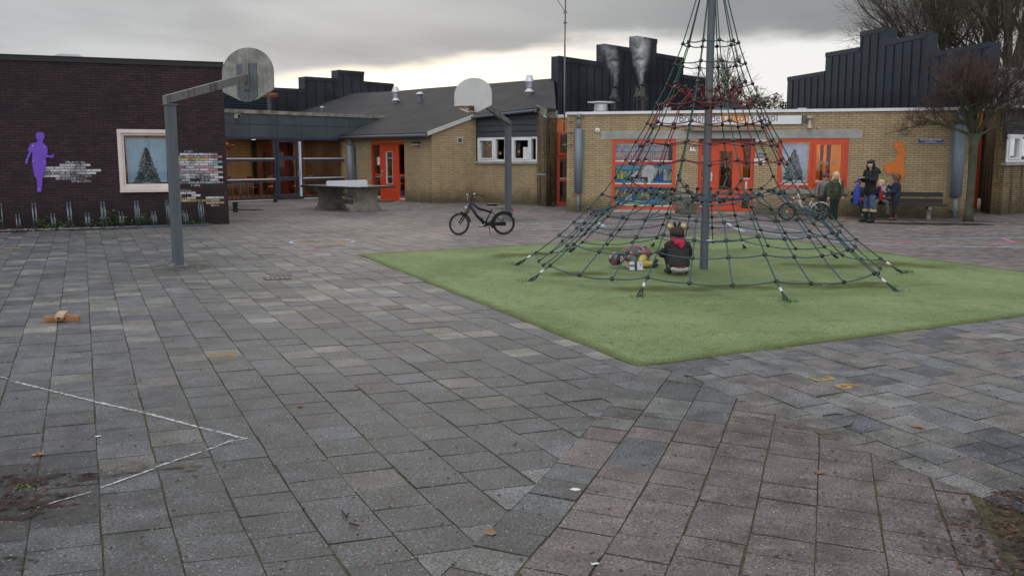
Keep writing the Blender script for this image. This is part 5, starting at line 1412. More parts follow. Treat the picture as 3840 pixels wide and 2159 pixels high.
bn = banner(D, (w2[0]+.12, am-.07, vz(1035), w2[3]-.13), -.10, 'window_banner', 'grey blue cloth with a snowy fir tree inside the right orange framed window', M_CLOTH2, pole=False)
rel(bn, fir_print(D, vx(545), vz(985), vz(330)-vz(985), vx(745)-vx(320), -.090, 'fir_print', bn, 7, True))
# rooms behind door and window
rm = MB(); ra0, ra1 = wd[0]-.6, w2[1]+.25
rm.wbox(D, ra0, ra1, 0, Dz, -3.7, -3.6, 0); rm.wbox(D, ra0, ra1, Dz-.1, Dz-.02, -3.6, -.31, 1); rm.wbox(D, ra0-.1, ra0, 0, Dz, -3.6, -.31, 0); rm.wbox(D, ra1, ra1+.1, 0, Dz, -3.6, -.31, 0)
rm.wbox(D, (wd[1]+w2[0])/2, (wd[1]+w2[0])/2+.1, 0, Dz-.1, -3.6, -.31, 0)
P(rm, 'interior_wall', [mat('ochre_room_wall', (.38, .19, .045), .8), mat('cream_ceiling', (.5, .4, .25), .8)], ent)
P(MB().wbox(D, ra0, ra1, -.02, .05, -3.6, -.31), 'interior_floor', mat('brown_floor2', (.12, .07, .04), .5), ent)
for x0_, x1_ in ((1130, 1190), (1265, 1350)): P(MB().wbox(D, vx(x0_), vx(x1_), .3, Dz-.12, -1.0, -.9), 'interior_column', mat('dark_red_strip', (.16, .02, .012), .6), ent)
mb = MB(); rr = random.Random(3)
for k in range(26):
    a = vx(rr.uniform(980, 1240)); z = rr.uniform(.95, 2.2); mb.wbox(D, a, a+rr.uniform(.08, .2), z, z+rr.uniform(.15, .35), -1.6-k*.01, -1.592-k*.01)
P(mb, 'pinned_paper', mat('kraft_paper', (.48, .27, .07), .8), ent)
for k in range(3):
    p = D.pt(vx((1135, 1258, 1380)[k]), vz((620, 640, 620)[k]), -.4)
    tag(MB().ell(p, (.035, .035, .05), 6).ell(p+Vector((0, 0, .05)), .022, 5).tube([p+Vector((0, 0, .06)), p+Vector((0, 0, .4))], .003, 4).build('window_ornament', M_CONC, None), ('left white figure hanging on the string inside the orange casement', 'middle white figure hanging on the string inside the orange casement', 'right white figure hanging on the string inside the orange casement')[k], 'ornament')
lamp_disc(D.pt(vx(1300), Dz-.15, -1.6), .3, (1, .66, .32), 110, 'ceiling_lamp', 'round ceiling lamp inside the orange framed casement window')
lamp_disc(D.pt(dx(850), Dz-.15, -1.8), .25, (1, .6, .28), 30, 'ceiling_lamp', 'round ceiling lamp inside the entrance hall')
for a, b in ((dx(650), dx(700)), (dx(870), dx(905)), (dx(1180), dx(1215))): P(MB().wbox(D, a, b, .1, Dz-.12, -1.8, -1.7), 'interior_column', mat('mid_brown_post', (.20, .09, .025), .6), ent)
# siren, hooks and small fittings
s_, z_ = D.sz(c5(303, 905))
sr = empty('wall_siren', D.pt(s_, z_, 0), 'cream horn siren hanging on the wall right of the school sign', 'siren')
P(MB().ell(D.pt(s_, z_+.10, .10), (.085, .085, .06), 10), 'cap', M_CONC, sr); P(MB().lathe([(.03, .08), (.04, -.05), (.075, -.18)], D.pt(s_, z_, .10), 12), 'horn', mat('cream_plastic', (.45, .42, .34), .5), sr)
s_, z_ = D.sz(c5(263, 885)); tag(MB().wbox(D, s_-.04, s_+.04, z_-.07, z_+.06, 0, .09).tube([D.pt(s_, z_, .05), D.pt(s_, z_+.12, .05)], .02, 6).build('wall_bracket', M_GALV2, None), 'grey bracket between the school sign and the siren', 'bracket')
s_, z_ = D.sz(c3(1325, 600)); bl = empty('alarm_bell', D.pt(s_, z_, 0), 'small round white bell near the left grey downpipe', 'bell')
P(MB().lathe([(.075, 0), (.075, .03), (.05, .055), (1e-4, .06)], D.pt(s_, z_, 0), 14, 0, Matrix((D.d, Vector((0, 0, 1)), D.n)).transposed()), 'dome', M_WHITEPAINT, bl)
P(MB().ell(D.pt(s_, z_, .06), .02, 6), 'button', M_SEAM, bl)
s_, z_ = D.sz(c5(1102, 988)); tag(MB().wbox(D, s_-.045, s_+.045, z_-.06, z_+.06, 0, .08).build('motion_sensor', M_CONC, None), 'small pale sensor box above the orange wall figure', 'sensor')
# orange ball-carrier cut-out
cutout(D, c5, [(1006, 1100), (1012, 1085), (1030, 1072), (1055, 1067), (1075, 1072), (1090, 1088), (1096, 1112), (1095, 1140), (1106, 1165), (1106, 1185), (1096, 1208), (1087, 1240), (1096, 1275), (1101, 1310), (1100, 1345), (1092, 1352), (1096, 1368), (1080, 1378), (1068, 1380), (1066, 1400), (1064, 1440), (1056, 1452), (1048, 1448), (1046, 1380), (1022, 1368), (1006, 1345), (1012, 1310), (1004, 1330), (985, 1342), (952, 1342), (944, 1325), (930, 1312), (925, 1288), (933, 1265), (952, 1250), (985, 1240), (1012, 1244), (1020, 1210), (1034, 1175), (1045, 1160), (1030, 1148), (1015, 1130)],
       'wall_figure', 'orange cut-out of a child carrying a ball screwed to the yellow brick wall', M_ORPAINT, [(1030, 1098), (1070, 1097), (1056, 1206), (960, 1310), (1074, 1312)])

# ---------------------------------------------------------------- 5. right wing
RW = Plane((14.11, 26.43), (15.09, 26.99))
rw = empty('right_wing_building', basept(RW), 'yellow brick wing with dark cladding and a white window at the right edge', 'building')
def rq(x0, y0, x1, y1): return rect(RW, c8, x0, y0, x1, y1)
q = rq(985, 405, 1158, 672); zs1 = RW.sz(c8(1060, 700))[1]
P(MB().wbox(RW, 0, 5, 0, zs1-.03, -.3, 0), 'brick_wall', M_STAINBRICK, rw)
P(MB().wbox(RW, -.02, 5, zs1-.03, zs1+.05, -.3, .07), 'window_sill', M_CONC, rw)
wz0, wz1 = zs1+.06, RW.sz(c8(1060, 405))[1]
wf = P(frame(MB(), RW, .02, 3.2, wz0, wz1, .07, -.12, .02), 'window', M_WHITEPAINT, rw)
for a, b in ((.10, .62), (.74, 1.6), (1.72, 3.1)):
    if a < .2: sub(frame(MB(), RW, a, b, wz0+.075, wz1-.075, .05, -.06, .045), 'sash', M_WHITEPAINT, wf)
    pane(RW, a+.05, b-.05, wz0+.12, wz1-.12, -.03, wf, M_GLASSD)
for a in (.63, 1.61): sub(MB().wbox(RW, a, a+.10, wz0+.07, wz1-.07, -.11, .03), 'mullion', M_WHITEPAINT, wf)
for a, c_, lb in ((.80, (.42, .46, .16), 'yellow green paper leaning in the right edge window'), (1.06, (.30, .40, .42), 'pale blue paper beside the yellow green one in the right edge window'), (.14, (.03, .16, .13), 'dark green paper in the left light of the right edge window')):
    tag(MB().wbox(RW, a, a+.23, wz0+.13, wz0+.46, -.06, -.055).build('paper_sheet', mat('paper_%d' % int(a*100), c_, .8), None), lb, 'paper')
mb = MB(); zz = wz1+.01; H_ = 3.05-zz
for i in range(4):
    z0_, z1_ = zz+H_*i/4, zz+H_*(i+1)/4
    vs = [RW.pt(a, z, o) for a in (-.05, 5) for z, o in ((z0_, .035), (z1_, .0), (z1_, -.1), (z0_, -.1))]
    mb.mesh(vs, [(0, 1, 5, 4), (1, 2, 6, 5), (3, 0, 4, 7), (0, 3, 2, 1), (4, 5, 6, 7)])
P(mb, 'cladding', mat('dark_grey_cladding', (.035, .040, .052), .55, 0, .2), rw)
P(MB().wbox(RW, 0.1, 5, 0.3, 3.0, -2.6, -2.5), 'interior_wall', M_DARKIN, rw)
rr0, rr1 = RW.pt(-.3, 3.08, .25), RW.pt(5.2, 3.08, .25); up = -RW.n*5.0 + Vector((0, 0, 1.75))
RNn = (rr1-rr0).cross(up).normalized()
def rwp(px):
    r = ray(*px); O = Vector((0, 0, CAM_H)); return O + r*(RNn.dot(rr0-O)/RNn.dot(r))
P(MB().prism([rwp(c5(1785, 765)), rr1, rr1+up*.9, rwp(c5(2300, 462)), rwp(c5(1872, 455))], (0, 0, -.08)), 'sloping_roof', mat('grey_bitumen', (.11, .115, .118), .6, 0, .2, 1.5), rw)
P(MB().wbox(RW, -.35, 5.2, 3.02, 3.09, .22, .34), 'gutter', M_WHITEPAINT, rw)
# buttress
Bp = [Vector((13.91, 26.66, 0)), Vector((14.11, 26.43, 0)), Vector((14.55, 27.9, 0)), Vector((14.33, 28.05, 0))]
bt = empty('brick_buttress', Bp[0], 'sooty yellow brick buttress at the right edge behind the small round tree', 'buttress')
mb = MB()
for i, j in ((0, 1), (3, 0)):
    pl = Plane(Bp[i], Bp[j]); 
    mb.face([Bp[i], Bp[j], Bp[j]+Vector((0, 0, 3.0)), Bp[i]+Vector((0, 0, 3.0))], 0, [(0, 0), (pl.L, 0), (pl.L, 3), (0, 3)])
P(mb, 'brick_wall', M_STAINBRICK, bt)
P(MB().prism([p+Vector((0, 0, 3.0)) for p in Bp], (0, 0, .2)), 'cap', M_MOSSCONC, bt)
S2 = Plane(G(*c8(610, 1158)), G(*c8(688, 1158)))
sl2 = empty('entrance_slot', basept(S2), 'tall narrow orange framed glazing strip behind the trunk of the small tree', 'window strip')
ztp = S2.sz(c8(730, 350))[1]
P(MB().wbox(S2, -.5, S2.L, ztp, ztp+.55, -.1, 0), 'panel', M_ORANGE2, sl2); P(MB().wbox(S2, -.5, S2.L+.02, ztp+.55, ztp+.66, -.15, .05), 'roof_edge', M_WHITEPAINT, sl2)
P(frame(MB(), S2, -.5, S2.L, .06, ztp-.002, .15, -.1, .02), 'frame', M_ORANGE, sl2)
cs = P(frame(MB(), S2, -.3, S2.L-.05, ztp-1.0, ztp-.05, .07, .02, .12), 'casement', M_ORANGE, sl2); pane(S2, -.23, S2.L-.12, ztp-.93, ztp-.12, .06, cs)
P(MB().wbox(S2, -.35, S2.L-.15, .21, ztp-1.0, -.06, -.05), 'pane', M_GLASSD, sl2); P(MB().wbox(S2, -.6, S2.L+.1, .0, 3, -.5, -.45), 'interior_wall', M_DARKIN, sl2)

# small glazed roof far behind
fr_ = Plane((9.5, 44), (13.2, 43.0))
far = empty('glazed_gable', basept(fr_), 'low dark roof with a pale blue glass gable behind the entrance building', 'building')
def fz(x, y): return fr_.sz((2400+x/4.6, 250+y/4.6))
apex = fz(1290, 490); lft = fz(1100, 760); rgt = fz(1900, 745); inn = fz(1700, 745)
P(MB().prism([fr_.pt(*lft), fr_.pt(*rgt), fr_.pt(*apex)], fr_.n*-4), 'roof', M_ZINC, far)
P(MB().prism([fr_.pt(lft[0], lft[1], .02), fr_.pt(inn[0], inn[1], .02), fr_.pt(apex[0]+.1, apex[1]-.55, .02)], fr_.n*.03), 'glass_gable', mat('blue_green_glass', (.07, .13, .16), .2), far)
# flues and roof fittings on the entrance building
def flue(cx, ytop, ybase, o, label, w=1.0):
    a, z1 = D.sz(c4(cx, ytop), o); z0 = Dw; h = z1-z0; p = D.pt(a, z0, o); r = .13*w
    g = empty('boiler_flue', p, label, 'flue', 'black boiler flues')
    P(MB().lathe([(r*.85, 0), (r*.85, h*.5)], p, 14), 'pipe', M_BLACK, g)
    P(MB().lathe([(r*1.0, h*.5), (r*1.25, h*.52), (r*1.2, h*.66), (r*.78, h*.70), (r*.70, h*.9), (r*.5, h*.94)], p, 14), 'terminal', M_BLACK, g)
    P(MB().lathe([(r*.15, h*.94), (r*.95, h*.97), (r*.95, h*.985), (1e-4, h)], p, 14), 'cap', M_BLACK, g)
    return p + Vector((0, 0, h))
fA = flue(572, 718, 930, -3.2, 'single black boiler flue smoking above the entrance roof')
fB = flue(763, 715, 930, -3.4, 'left one of the pair of smoking black flues', .9)
fC = flue(805, 702, 930, -3.0, 'right and taller one of the pair of smoking black flues')
a, z1 = D.sz(c4(455, 850), -2.0); p = D.pt(a, Dw, -2.0); h = z1-Dw
g = empty('roof_fan', p, 'flat silver roof fan with round disc top left of the black flues', 'roof vent')
P(MB().lathe([(.36, h*.05), (.40, h*.12), (.26, h*.24), (.22, h*.3)], p, 20), 'base', M_ALU, g); P(MB().lathe([(.2, h*.3), (.2, h*.8)], p, 18), 'pipe', M_ALU, g)
P(MB().lathe([(.23, h*.45), (.23, h*.5)], p, 18), 'ring', M_ALU, g); P(MB().lathe([(.43, h*.92), (.43, h*.97), (.1, h*1.0), (1e-4, h)], p, 20), 'disc', M_ALU, g)
a0, zz0 = D.sz(c5(205, 790), -1.0); a1, _ = D.sz(c5(278, 790), -1.0)
tag(MB().wbox(D, a0, a1, Dw, Dw+.08, -1.6, -1.0).build('roof_hatch', M_WHITESTEEL, None), 'low pale roof hatch on the entrance building, left of the navy gable', 'roof hatch')
a0, zz0 = D.sz((2400+400/4.6, 250+740/4.6), -1.0); a1, zz1 = D.sz((2400+505/4.6, 250+690/4.6), -1.0)
tag(MB().wbox(D, a0, a1, Dw, zz1, -1.6, -1.0).build('roof_light', M_CONC, None), 'grey box roof light left of the climbing mast', 'roof light')
# smoke
def smoke(base, dx_, h, r, label, seed, dens):
    m, n, l = newmat('steam_%d' % seed)
    tcn = N(n, 'ShaderNodeTexCoord').outputs['Object']
    ns = noise(n, l, tcn, 3.0, 7, .65, 1.2)
    sp = N(n, 'ShaderNodeSeparateXYZ'); l.new(tcn, sp.inputs[0])
    rad = N(n, 'ShaderNodeVectorMath', operation='LENGTH'); cb = N(n, 'ShaderNodeCombineXYZ')
    t_ = mth(n, l, 'DIVIDE', sp.outputs[2], h, True)
    l.new(mth(n, l, 'SUBTRACT', sp.outputs[0], mth(n, l, 'MULTIPLY', mth(n, l, 'MULTIPLY', t_, t_), dx_)), cb.inputs[0]); l.new(sp.outputs[1], cb.inputs[1]); l.new(cb.outputs[0], rad.inputs[0])
    rr_ = mth(n, l, 'DIVIDE', rad.outputs['Value'], mth(n, l, 'ADD', mth(n, l, 'MULTIPLY', t_, r), .12))
    f_ = mth(n, l, 'MULTIPLY', rng(n, l, rr_, 1.0, .0), rng(n, l, ns, .40, .64))
    f_ = mth(n, l, 'MULTIPLY', f_, rng(n, l, t_, .78, .05, .0, 1))
    f_ = mth(n, l, 'MULTIPLY', f_, dens)
    v = N(n, 'ShaderNodeVolumePrincipled'); v.inputs['Color'].default_value = (.98, .98, .99, 1); l.new(f_, v.inputs['Density'])
    o_ = N(n, 'ShaderNodeOutputMaterial'); l.new(v.outputs[0], o_.inputs['Volume'])
    mb = MB(); mb.lathe([(.2, 0), (r*.8+abs(dx_)*.3, h*.4), (r*1.2+abs(dx_), h*.8), (r+abs(dx_), h)], (0, 0, 0), 12)
    o = mb.build('smoke', m, None, label=label, cat='smoke', kind='stuff'); o.location = base
    return o
smoke(fA, -1.1, 2.6, .55, 'thin plume of steam drifting left from the single flue', 1, 3.6)
smoke((fB+fC)/2, -.15, 2.8, .70, 'thicker plume of steam rising from the pair of flues', 2, 5.6)
# ================================================================== CLIMBING NET
M_ROPEG = mat('green_rope', (.012, .070, .052), .6, 0, .35, 40, 200, .5)
M_ROPER = mat('red_rope', (.16, .013, .022), .6, 0, .3, 40, 200, .5)
M_ROPEB = mat('blue_rope', (.030, .075, .105), .55, 0, .35, 40, 200, .5)
M_KNOT = mat('black_connector', (.010, .010, .011), .22, 0, .2)
M_FERR = mat('silver_ferrule', (.62, .62, .64), .35, .5, .1)
PX, PY = 2.87, 13.59
net = empty('climbing_net', (PX, PY, 0), 'tall pyramid climbing net of green, red and blue ropes round a steel mast', 'climbing frame')
def NP(mb, name, mt, **k): return P(mb, name, mt, net, **k)
NP(MB().lathe([(.062, -.05), (.057, 2.0), (.055, 4.9)], (PX, PY, 0), 20), 'mast', M_GALV)
ANG = [-115.7, -84.9, -51.9, -12.0, 28.9, 64.6, 95.3, 129.5, 172.7, 209.3]
RAD = [3.17, 3.26, 3.10, 2.81, 2.85, 3.08, 3.22, 2.96, 2.85, 3.05]
LEV = [(0.10, 4.55), (0.222, 3.908), (0.395, 3.295), (0.501, 3.005), (0.613, 2.717), (0.753, 2.443), (0.879, 2.165), (1.041, 1.894), (1.186, 1.636), (1.335, 1.375), (1.534, 1.12), (1.733, 0.901), (1.95, 0.696), (2.171, 0.496), (2.524, 0.225), (2.852, 0.02)]
def lev_r(z):
    for (r0, z0), (r1, z1) in zip(LEV, LEV[1:]):
        if z1 <= z <= z0: return r0 + (r1-r0)*(z0-z)/(z0-z1)
    return LEV[-1][0]
def pol(a, r, z): return Vector((PX + r*math.cos(R(a)), PY + r*math.sin(R(a)), z))
def mainpt(k, i):
    r, z = LEV[i]; f = 1 + (RAD[k]/2.852 - 1)*min(1, r/1.2)
    return pol(ANG[k], r*f, z)
RR = .0088
knots = []      # (position, axis)
fers = []
rn = random.Random(21)
def rope(pts, mt, name, sag=0.0, r=RR, n=6):
    """rope through knots with sag between them"""
    out = []
    for p, q in zip(pts, pts[1:]):
        L = (q-p).length; s_ = sag*L
        k_ = 6 if sag else 1
        for i in range(k_): 
            t_ = i/k_; out.append(p.lerp(q, t_) - Vector((0, 0, 4*s_*t_*(1-t_))))
    out.append(pts[-1])
    return NP(MB().tube(out, r, n), name, mt)
for k in range(10):
    pts = [mainpt(k, i) for i in range(len(LEV))]
    end = pts[-1] + (pts[-1]-pts[-2]).normalized()*.02
    rope(pts, M_ROPEG, 'anchor_rope')
    dn = (pts[-2]-pts[-1]).normalized(); c_ = pts[-1] + dn*.22
    NP(MB().tube([c_, c_+dn*.075], .019, 8), 'anchor_ferrule', M_FERR)
    NP(MB().tube([pts[-1]+dn*.2, pts[-1]+dn*.1+Vector((.03, 0, -.01)), pts[-1]-dn*.01], .009, 6).tube([pts[-1]+dn*.2, pts[-1]+dn*.08+Vector((-.03, 0, 0)), pts[-1]-dn*.01], .009, 6), 'anchor_loop', M_KNOT)
def outward(p): v = Vector((p.x-PX, p.y-PY, 0)); return (v.normalized() + Vector((0, 0, .55))).normalized()
def add_knot(p): knots.append((p, outward(p)))
def ring(i, nmid, mt, name, sagz=.10):
    r_, z_ = LEV[i]; M_ = []
    for k in range(10):
        p, q = mainpt(k, i), mainpt((k+1) % 10, i); seg = [p]
        add_knot(p)
        for j in range(nmid):
            t_ = (j+1)/(nmid+1); m_ = p.lerp(q, t_)
            # the net bellies in and down between the main ropes
            L = (q-p).length; inn = Vector((PX-m_.x, PY-m_.y, 0)).normalized()
            m_ = m_ - Vector((0, 0, sagz*L*4*t_*(1-t_)*(.8 if nmid == 2 else 1))) + inn*(-.02)
            m_.z = max(.16, m_.z) + rn.uniform(-.012, .012)
            add_knot(m_); seg.append(m_); M_.append(m_)
        seg.append(q)
        rope(seg, mt, name, .035 if nmid else .07)
    return M_
for i in (2, 3): ring(i, 0, M_ROPEG, 'ring_rope')
redmid = {i: ring(i, 1, M_ROPER, 'ring_rope', .075) for i in (5, 6, 7, 8)}
blumid = {i: ring(i, 2, M_ROPEB, 'ring_rope', .055) for i in (11, 12, 13, 14)}
# red inner web
for k in range(10):
    p = mainpt(k, 4); add_knot(p)
    a1 = pol(ANG[k], .44, 2.665); a2 = pol(ANG[k], .20, 2.50); a3 = pol(ANG[k], .06, 2.42)
    rope([p, a1, a2, a3], M_ROPER, 'web_rope', .05); add_knot(a1); add_knot(a2)
am = [(ANG[k] + (ANG[(k+1) % 10] + (360 if k == 9 else 0)))/2 if k < 9 else (ANG[9]+ANG[0]+360)/2 for k in range(10)]
rw1 = []
for k in range(10):
    a1 = pol(ANG[k], .44, 2.665); m_ = pol(am[k], .46, 2.60); nx = pol(ANG[(k+1) % 10], .44, 2.665)
    rope([a1, m_, nx], M_ROPER, 'ring_rope', .05); add_knot(m_)
    rope([pol(ANG[k], .20, 2.50), pol(ANG[(k+1) % 10], .20, 2.50)], M_ROPER, 'ring_rope', .04)
    pts = [m_] + [redmid[i][k] for i in (5, 6, 7, 8)]
    rope(pts, M_ROPER, 'net_rope', .012)
NP(MB().lathe([(.075, 2.36), (.085, 2.38), (.085, 2.43), (.075, 2.45)], (PX, PY, 0), 16), 'mast_collar', M_KNOT)
# blue inner web
def inner(a, r, z): return pol(a, r, z)
zs_ = {1.10: 1.20, .80: 1.11, .50: 1.06, .26: 1.04}
for k in range(10):
    p = mainpt(k, 9); add_knot(p); pts = [p]
    for r_ in (1.10, .80, .50, .26):
        q = pol(ANG[k]+rn.uniform(-1.5, 1.5), r_, zs_[r_]+rn.uniform(-.02, .02)); pts.append(q); add_knot(q)
    rope(pts, M_ROPEB, 'web_rope', .03)
for r_ in (1.10, .80, .50, .26):
    for k in range(10):
        p, q = pol(ANG[k], r_, zs_[r_]), pol(ANG[(k+1) % 10], r_, zs_[r_])
        if r_ == 1.10:
            A0, A1 = ANG[k], ANG[(k+1) % 10] + (360 if k == 9 else 0)
            m1, m2 = pol(A0+(A1-A0)/3, 1.12, 1.17), pol(A0+(A1-A0)*2/3, 1.12, 1.17)
            rope([p, m1, m2, q], M_ROPEB, 'ring_rope', .03); add_knot(m1); add_knot(m2)
            for j, mm2 in enumerate((m1, m2)):
                lows = [blumid[i][2*k+j] for i in (11, 12, 13, 14)]
                o_ = outward(lows[0]); bend = mm2.lerp(lows[0], .55) - Vector((0, 0, .05)) - Vector((o_.x, o_.y, 0))*.06
                rope([mm2, bend, lows[0]], M_ROPEB, 'net_rope', 0); rope(lows, M_ROPEB, 'net_rope', .02)
        else: rope([p, q], M_ROPEB, 'ring_rope', .04)
# mid ring on the main ropes only
for k in range(10):
    p, q = mainpt(k, 10), mainpt((k+1) % 10, 10)
    m_ = p.lerp(q, .5) - Vector((0, 0, .07)); inn = Vector((PX-m_.x, PY-m_.y, 0)).normalized(); add_knot(p)
    if k in (0, 3, 5, 7, 9): rope([p, m_+inn*.1, q], M_ROPEB, 'ring_rope', .04)
def knot_mesh(mb, p, ax):
    M_ = ax.to_track_quat('Z', 'Y').to_matrix()
    mb.lathe([(.012, .018), (.020, .022), (.028, .011), (.030, 0), (.028, -.011), (.020, -.020), (.010, -.020)], p, 10, 0, M_)
knots.sort(key=lambda kx: (kx[0]-Vector((0, 0, CAM_H))).length)
rest = MB()
for i, (p, ax) in enumerate(knots):
    if i < 100:
        mb = MB(); knot_mesh(mb, p, ax); NP(mb, 'rope_connector', M_KNOT)
    else: knot_mesh(rest, p, ax)
o = NP(rest, 'rope_connector', M_KNOT); o['kind'] = 'stuff'
for k_, (i, k, t_) in enumerate(((14, 1, .5), (13, 8, .5), (12, 0, .5), (5, 3, .3), (6, 2, .6), (7, 9, .5), (8, 2, .4), (11, 5, .5), (2, 1, .5))):
    p, q = mainpt(k, i), mainpt((k+1) % 10, i); L = (q-p).length
    pm = p.lerp(q, t_) - Vector((0, 0, .058*L if i > 4 else .07*L))
    dv = (q-p).normalized(); NP(MB().tube([pm-dv*.045, pm+dv*.045], .013, 8), 'rope_ferrule', M_FERR)
# gloves hanging on the net
gp = Vector((2.49, 13.1, 1.10))
gl = empty('hanging_gloves', gp, 'pair of grey knitted gloves hanging on the blue ropes left of the mast', 'gloves')
M_GLOVE = mat('grey_knit', (.16, .155, .15), .95, 0, .3, 30, 150, .8)
for s_ in (-1, 1):
    mb = MB(); c_ = gp + Vector((.045*s_, .02*s_, -.12)); mb.ell(c_, (.04, .022, .07), 8)
    mb.tube([gp+Vector((0, 0, .03)), gp+Vector((.02*s_, 0, -.05)), c_], [.018, .024, .03], 8)
    for j in range(4): mb.tube([c_+Vector((-.025+.017*j, 0, -.05)), c_+Vector((-.032+.021*j, .004*j, -.125-.006*(j % 2)))], [.011, .009], 6)
    mb.tube([c_+Vector((.03*s_, 0, -.01)), c_+Vector((.06*s_, 0, -.06))], [.011, .009], 6)
    P(mb, 'glove', M_GLOVE, gl)

# ================================================================== BASKETBALL POSTS
M_BOARDW = mat('white_backboard', (.56, .56, .55), .5, 0, .06, 3, 40, .05)
m, n, l = newmat('dirty_backboard')
t = N(n, 'ShaderNodeTexCoord').outputs['Object']
a = noise(n, l, t, 3.5, 6, .65, .5); vo = N(n, 'ShaderNodeTexVoronoi'); setin(vo, Scale=4.5); l.new(t, vo.inputs['Vector']); v = rng(n, l, vo.outputs['Distance'], .20, .24)
mp = N(n, 'ShaderNodeMapping'); mp.inputs['Scale'].default_value = (8, 8, 1.2); l.new(t, mp.inputs[0]); s1 = noise(n, l, mp.outputs[0], 1.5, 5, .65)
c = mixc(n, l, rng(n, l, a, .3, .7), (.16, .16, .145), (.30, .30, .28)); c = mixc(n, l, mth(n, l, 'MULTIPLY', rng(n, l, s1, .52, .7), .7), c, (.085, .09, .045))
c = mixc(n, l, mth(n, l, 'MULTIPLY', mth(n, l, 'SUBTRACT', 1.0, v), .35), c, (.45, .45, .44))
finish(n, l, c, .7, 0, a, .2, .01); M_BOARDD = m
def hoop_post(base, ptop, armdir, L, zarm1, brdz, front_mat, back_mat, label, rim_mat, yaw_pole):
    b = empty('basketball_post', base, label, 'basketball hoop', 'basketball posts in the yard')
    X, Y = base[0], base[1]; Z0 = base[2]
    u = Vector((math.cos(armdir), math.sin(armdir), 0)); w = Vector((-u.y, u.x, 0)); up = Vector((0, 0, 1))
    s = .066
    pr = [(-s, -s), (s, -s), (s, s), (-s, s)]
    def PT(x, y, z): return Vector((X, Y, 0)) + Vector((x*math.cos(yaw_pole)-y*math.sin(yaw_pole), x*math.sin(yaw_pole)+y*math.cos(yaw_pole), z))
    P(MB().prism([PT(x, y, Z0) for x, y in pr], (0, 0, ptop-Z0)), 'pole', M_GALV, b)
    pl_ = P(MB().prism([PT(x*2.1, y*2.1, Z0+.006) for x, y in pr], (0, 0, .018)), 'base_plate', M_GALV2, b)
    for x, y in pr: sub(MB().lathe([(.017, 0), (.017, .03), (.008, .045)], PT(x*1.75, y*1.75, Z0+.024), 8), 'bolt', M_GALV2, pl_)
    P(MB().prism([PT(x*1.35, y*1.35, ptop) for x, y in pr], (0, 0, .012)), 'cap_plate', M_GALV2, b)
    p0 = Vector((X, Y, ptop+.012)) - u*.09; p1 = Vector((X, Y, 0)) + u*L + up*zarm1
    hw, h0, h1 = .045, .07, .10
    arm = MB(); q = []
    for p, hh in ((p0, .12), (p1, .13)): q += [p - w*hw, p + w*hw, p + w*hw + up*hh, p - w*hw + up*hh]
    arm.mesh(q, [(0, 1, 2, 3), (7, 6, 5, 4), (0, 4, 5, 1), (1, 5, 6, 2), (2, 6, 7, 3), (3, 7, 4, 0)])
    P(arm, 'arm', M_GALV2, b)
    cB = Vector((X, Y, 0)) + u*(L+.05) + up*brdz
    VS = .94
    outline = [(-.17, -.45), (.17, -.45), (.585, -.29), (.60, -.25), (.60, .02)]
    outline += [(.60*math.cos(t_), .02+.43*math.sin(t_)) for t_ in [math.pi*i/22 for i in range(1, 22)]] + [(-.60, .02), (-.60, -.25), (-.585, -.29)]
    outline = [(x, z*VS) for x, z in outline]
    P(MB().prism([cB + w*x + up*z for x, z in outline], u*.02), 'backboard', back_mat, b)
    P(MB().prism([cB + w*x*.993 + up*z*.993 + u*.0205 for x, z in outline], u*.004), 'board_face', front_mat, b)
    plate = [(-.24, -.30), (.0, -.445), (.24, -.30), (.24, .16), (-.24, .16)]
    if True: plate = [(-.24, -.35), (-.08, -.448), (.08, -.448), (.24, -.35), (.24, .17), (-.24, .17)]
    pp = P(MB().prism([cB + w*x + up*z - u*.001 for x, z in plate], -u*.008), 'mounting_plate', M_GALV, b)
    for x, z in ((-.2, .12), (.2, .12), (-.2, -.22), (.2, -.22), (-.05, -.27), (.05, -.27), (-.05, -.37), (.05, -.37)):
        sub(MB().ell(cB + w*x + up*z - u*.012, .011, 6), 'bolt', M_RUST, pp)
    pp = P(MB().box(cB - u*.02 + up*(-.04), (.02, .13, .42), armdir), 'flange', M_GALV2, b)
    # rim
    rc = cB + u*(.02+.10+.225) - up*.30; pts = [rc + (u*math.cos(t_) + w*math.sin(t_))*.225 for t_ in [2*math.pi*i/28 for i in range(28)]]
    rm_ = P(MB().tube(pts, .010, 8, closed=True), 'rim', rim_mat, b)
    sub(MB().tube([p - up*.035 for p in pts], .005, 6, closed=True), 'lower_ring', rim_mat, rm_)
    for s_ in (-1, 1):
        sub(MB().tube([cB + u*.03 + w*s_*.07 - up*.40, rc + w*s_*.12 - up*.01 - u*.0], .007, 6), 'brace', rim_mat, rm_)
    sub(MB().box(cB + u*.075 - up*.32, (.11, .10, .11), armdir), 'rim_bracket', rim_mat, rm_)
    for k in range(10):
        t_ = 2*math.pi*k/10; q = rc + (u*math.cos(t_)+w*math.sin(t_))*.225
        sub(MB().tube([q, q - up*.04], .004, 4), 'net_hook', rim_mat, rm_)
    return b
b1 = G(669, 999)
pz = Plane((b1.x, b1.y), (b1.x+1, b1.y-.0)).sz(c1(1230, 412))[1]
e1_ = Vector((b1.x+1.48*.53, b1.y+1.48*.848, 0)); z1 = Plane(e1_, e1_+Vector((1, 0, 0))).sz((930, 294))[1]; zb_ = Plane(e1_, e1_+Vector((1, 0, 0))).sz((931, 278))[1]
hoop_post((b1.x, b1.y, 0), pz-.12, math.atan2(.848, .53), 1.48, z1-.065, zb_, M_BOARDW, M_BOARDD, 'nearer basketball post on the left, its mossy grey board seen from behind', M_RUSTORANGE, R(41))
b2 = G(1905.5, 822)
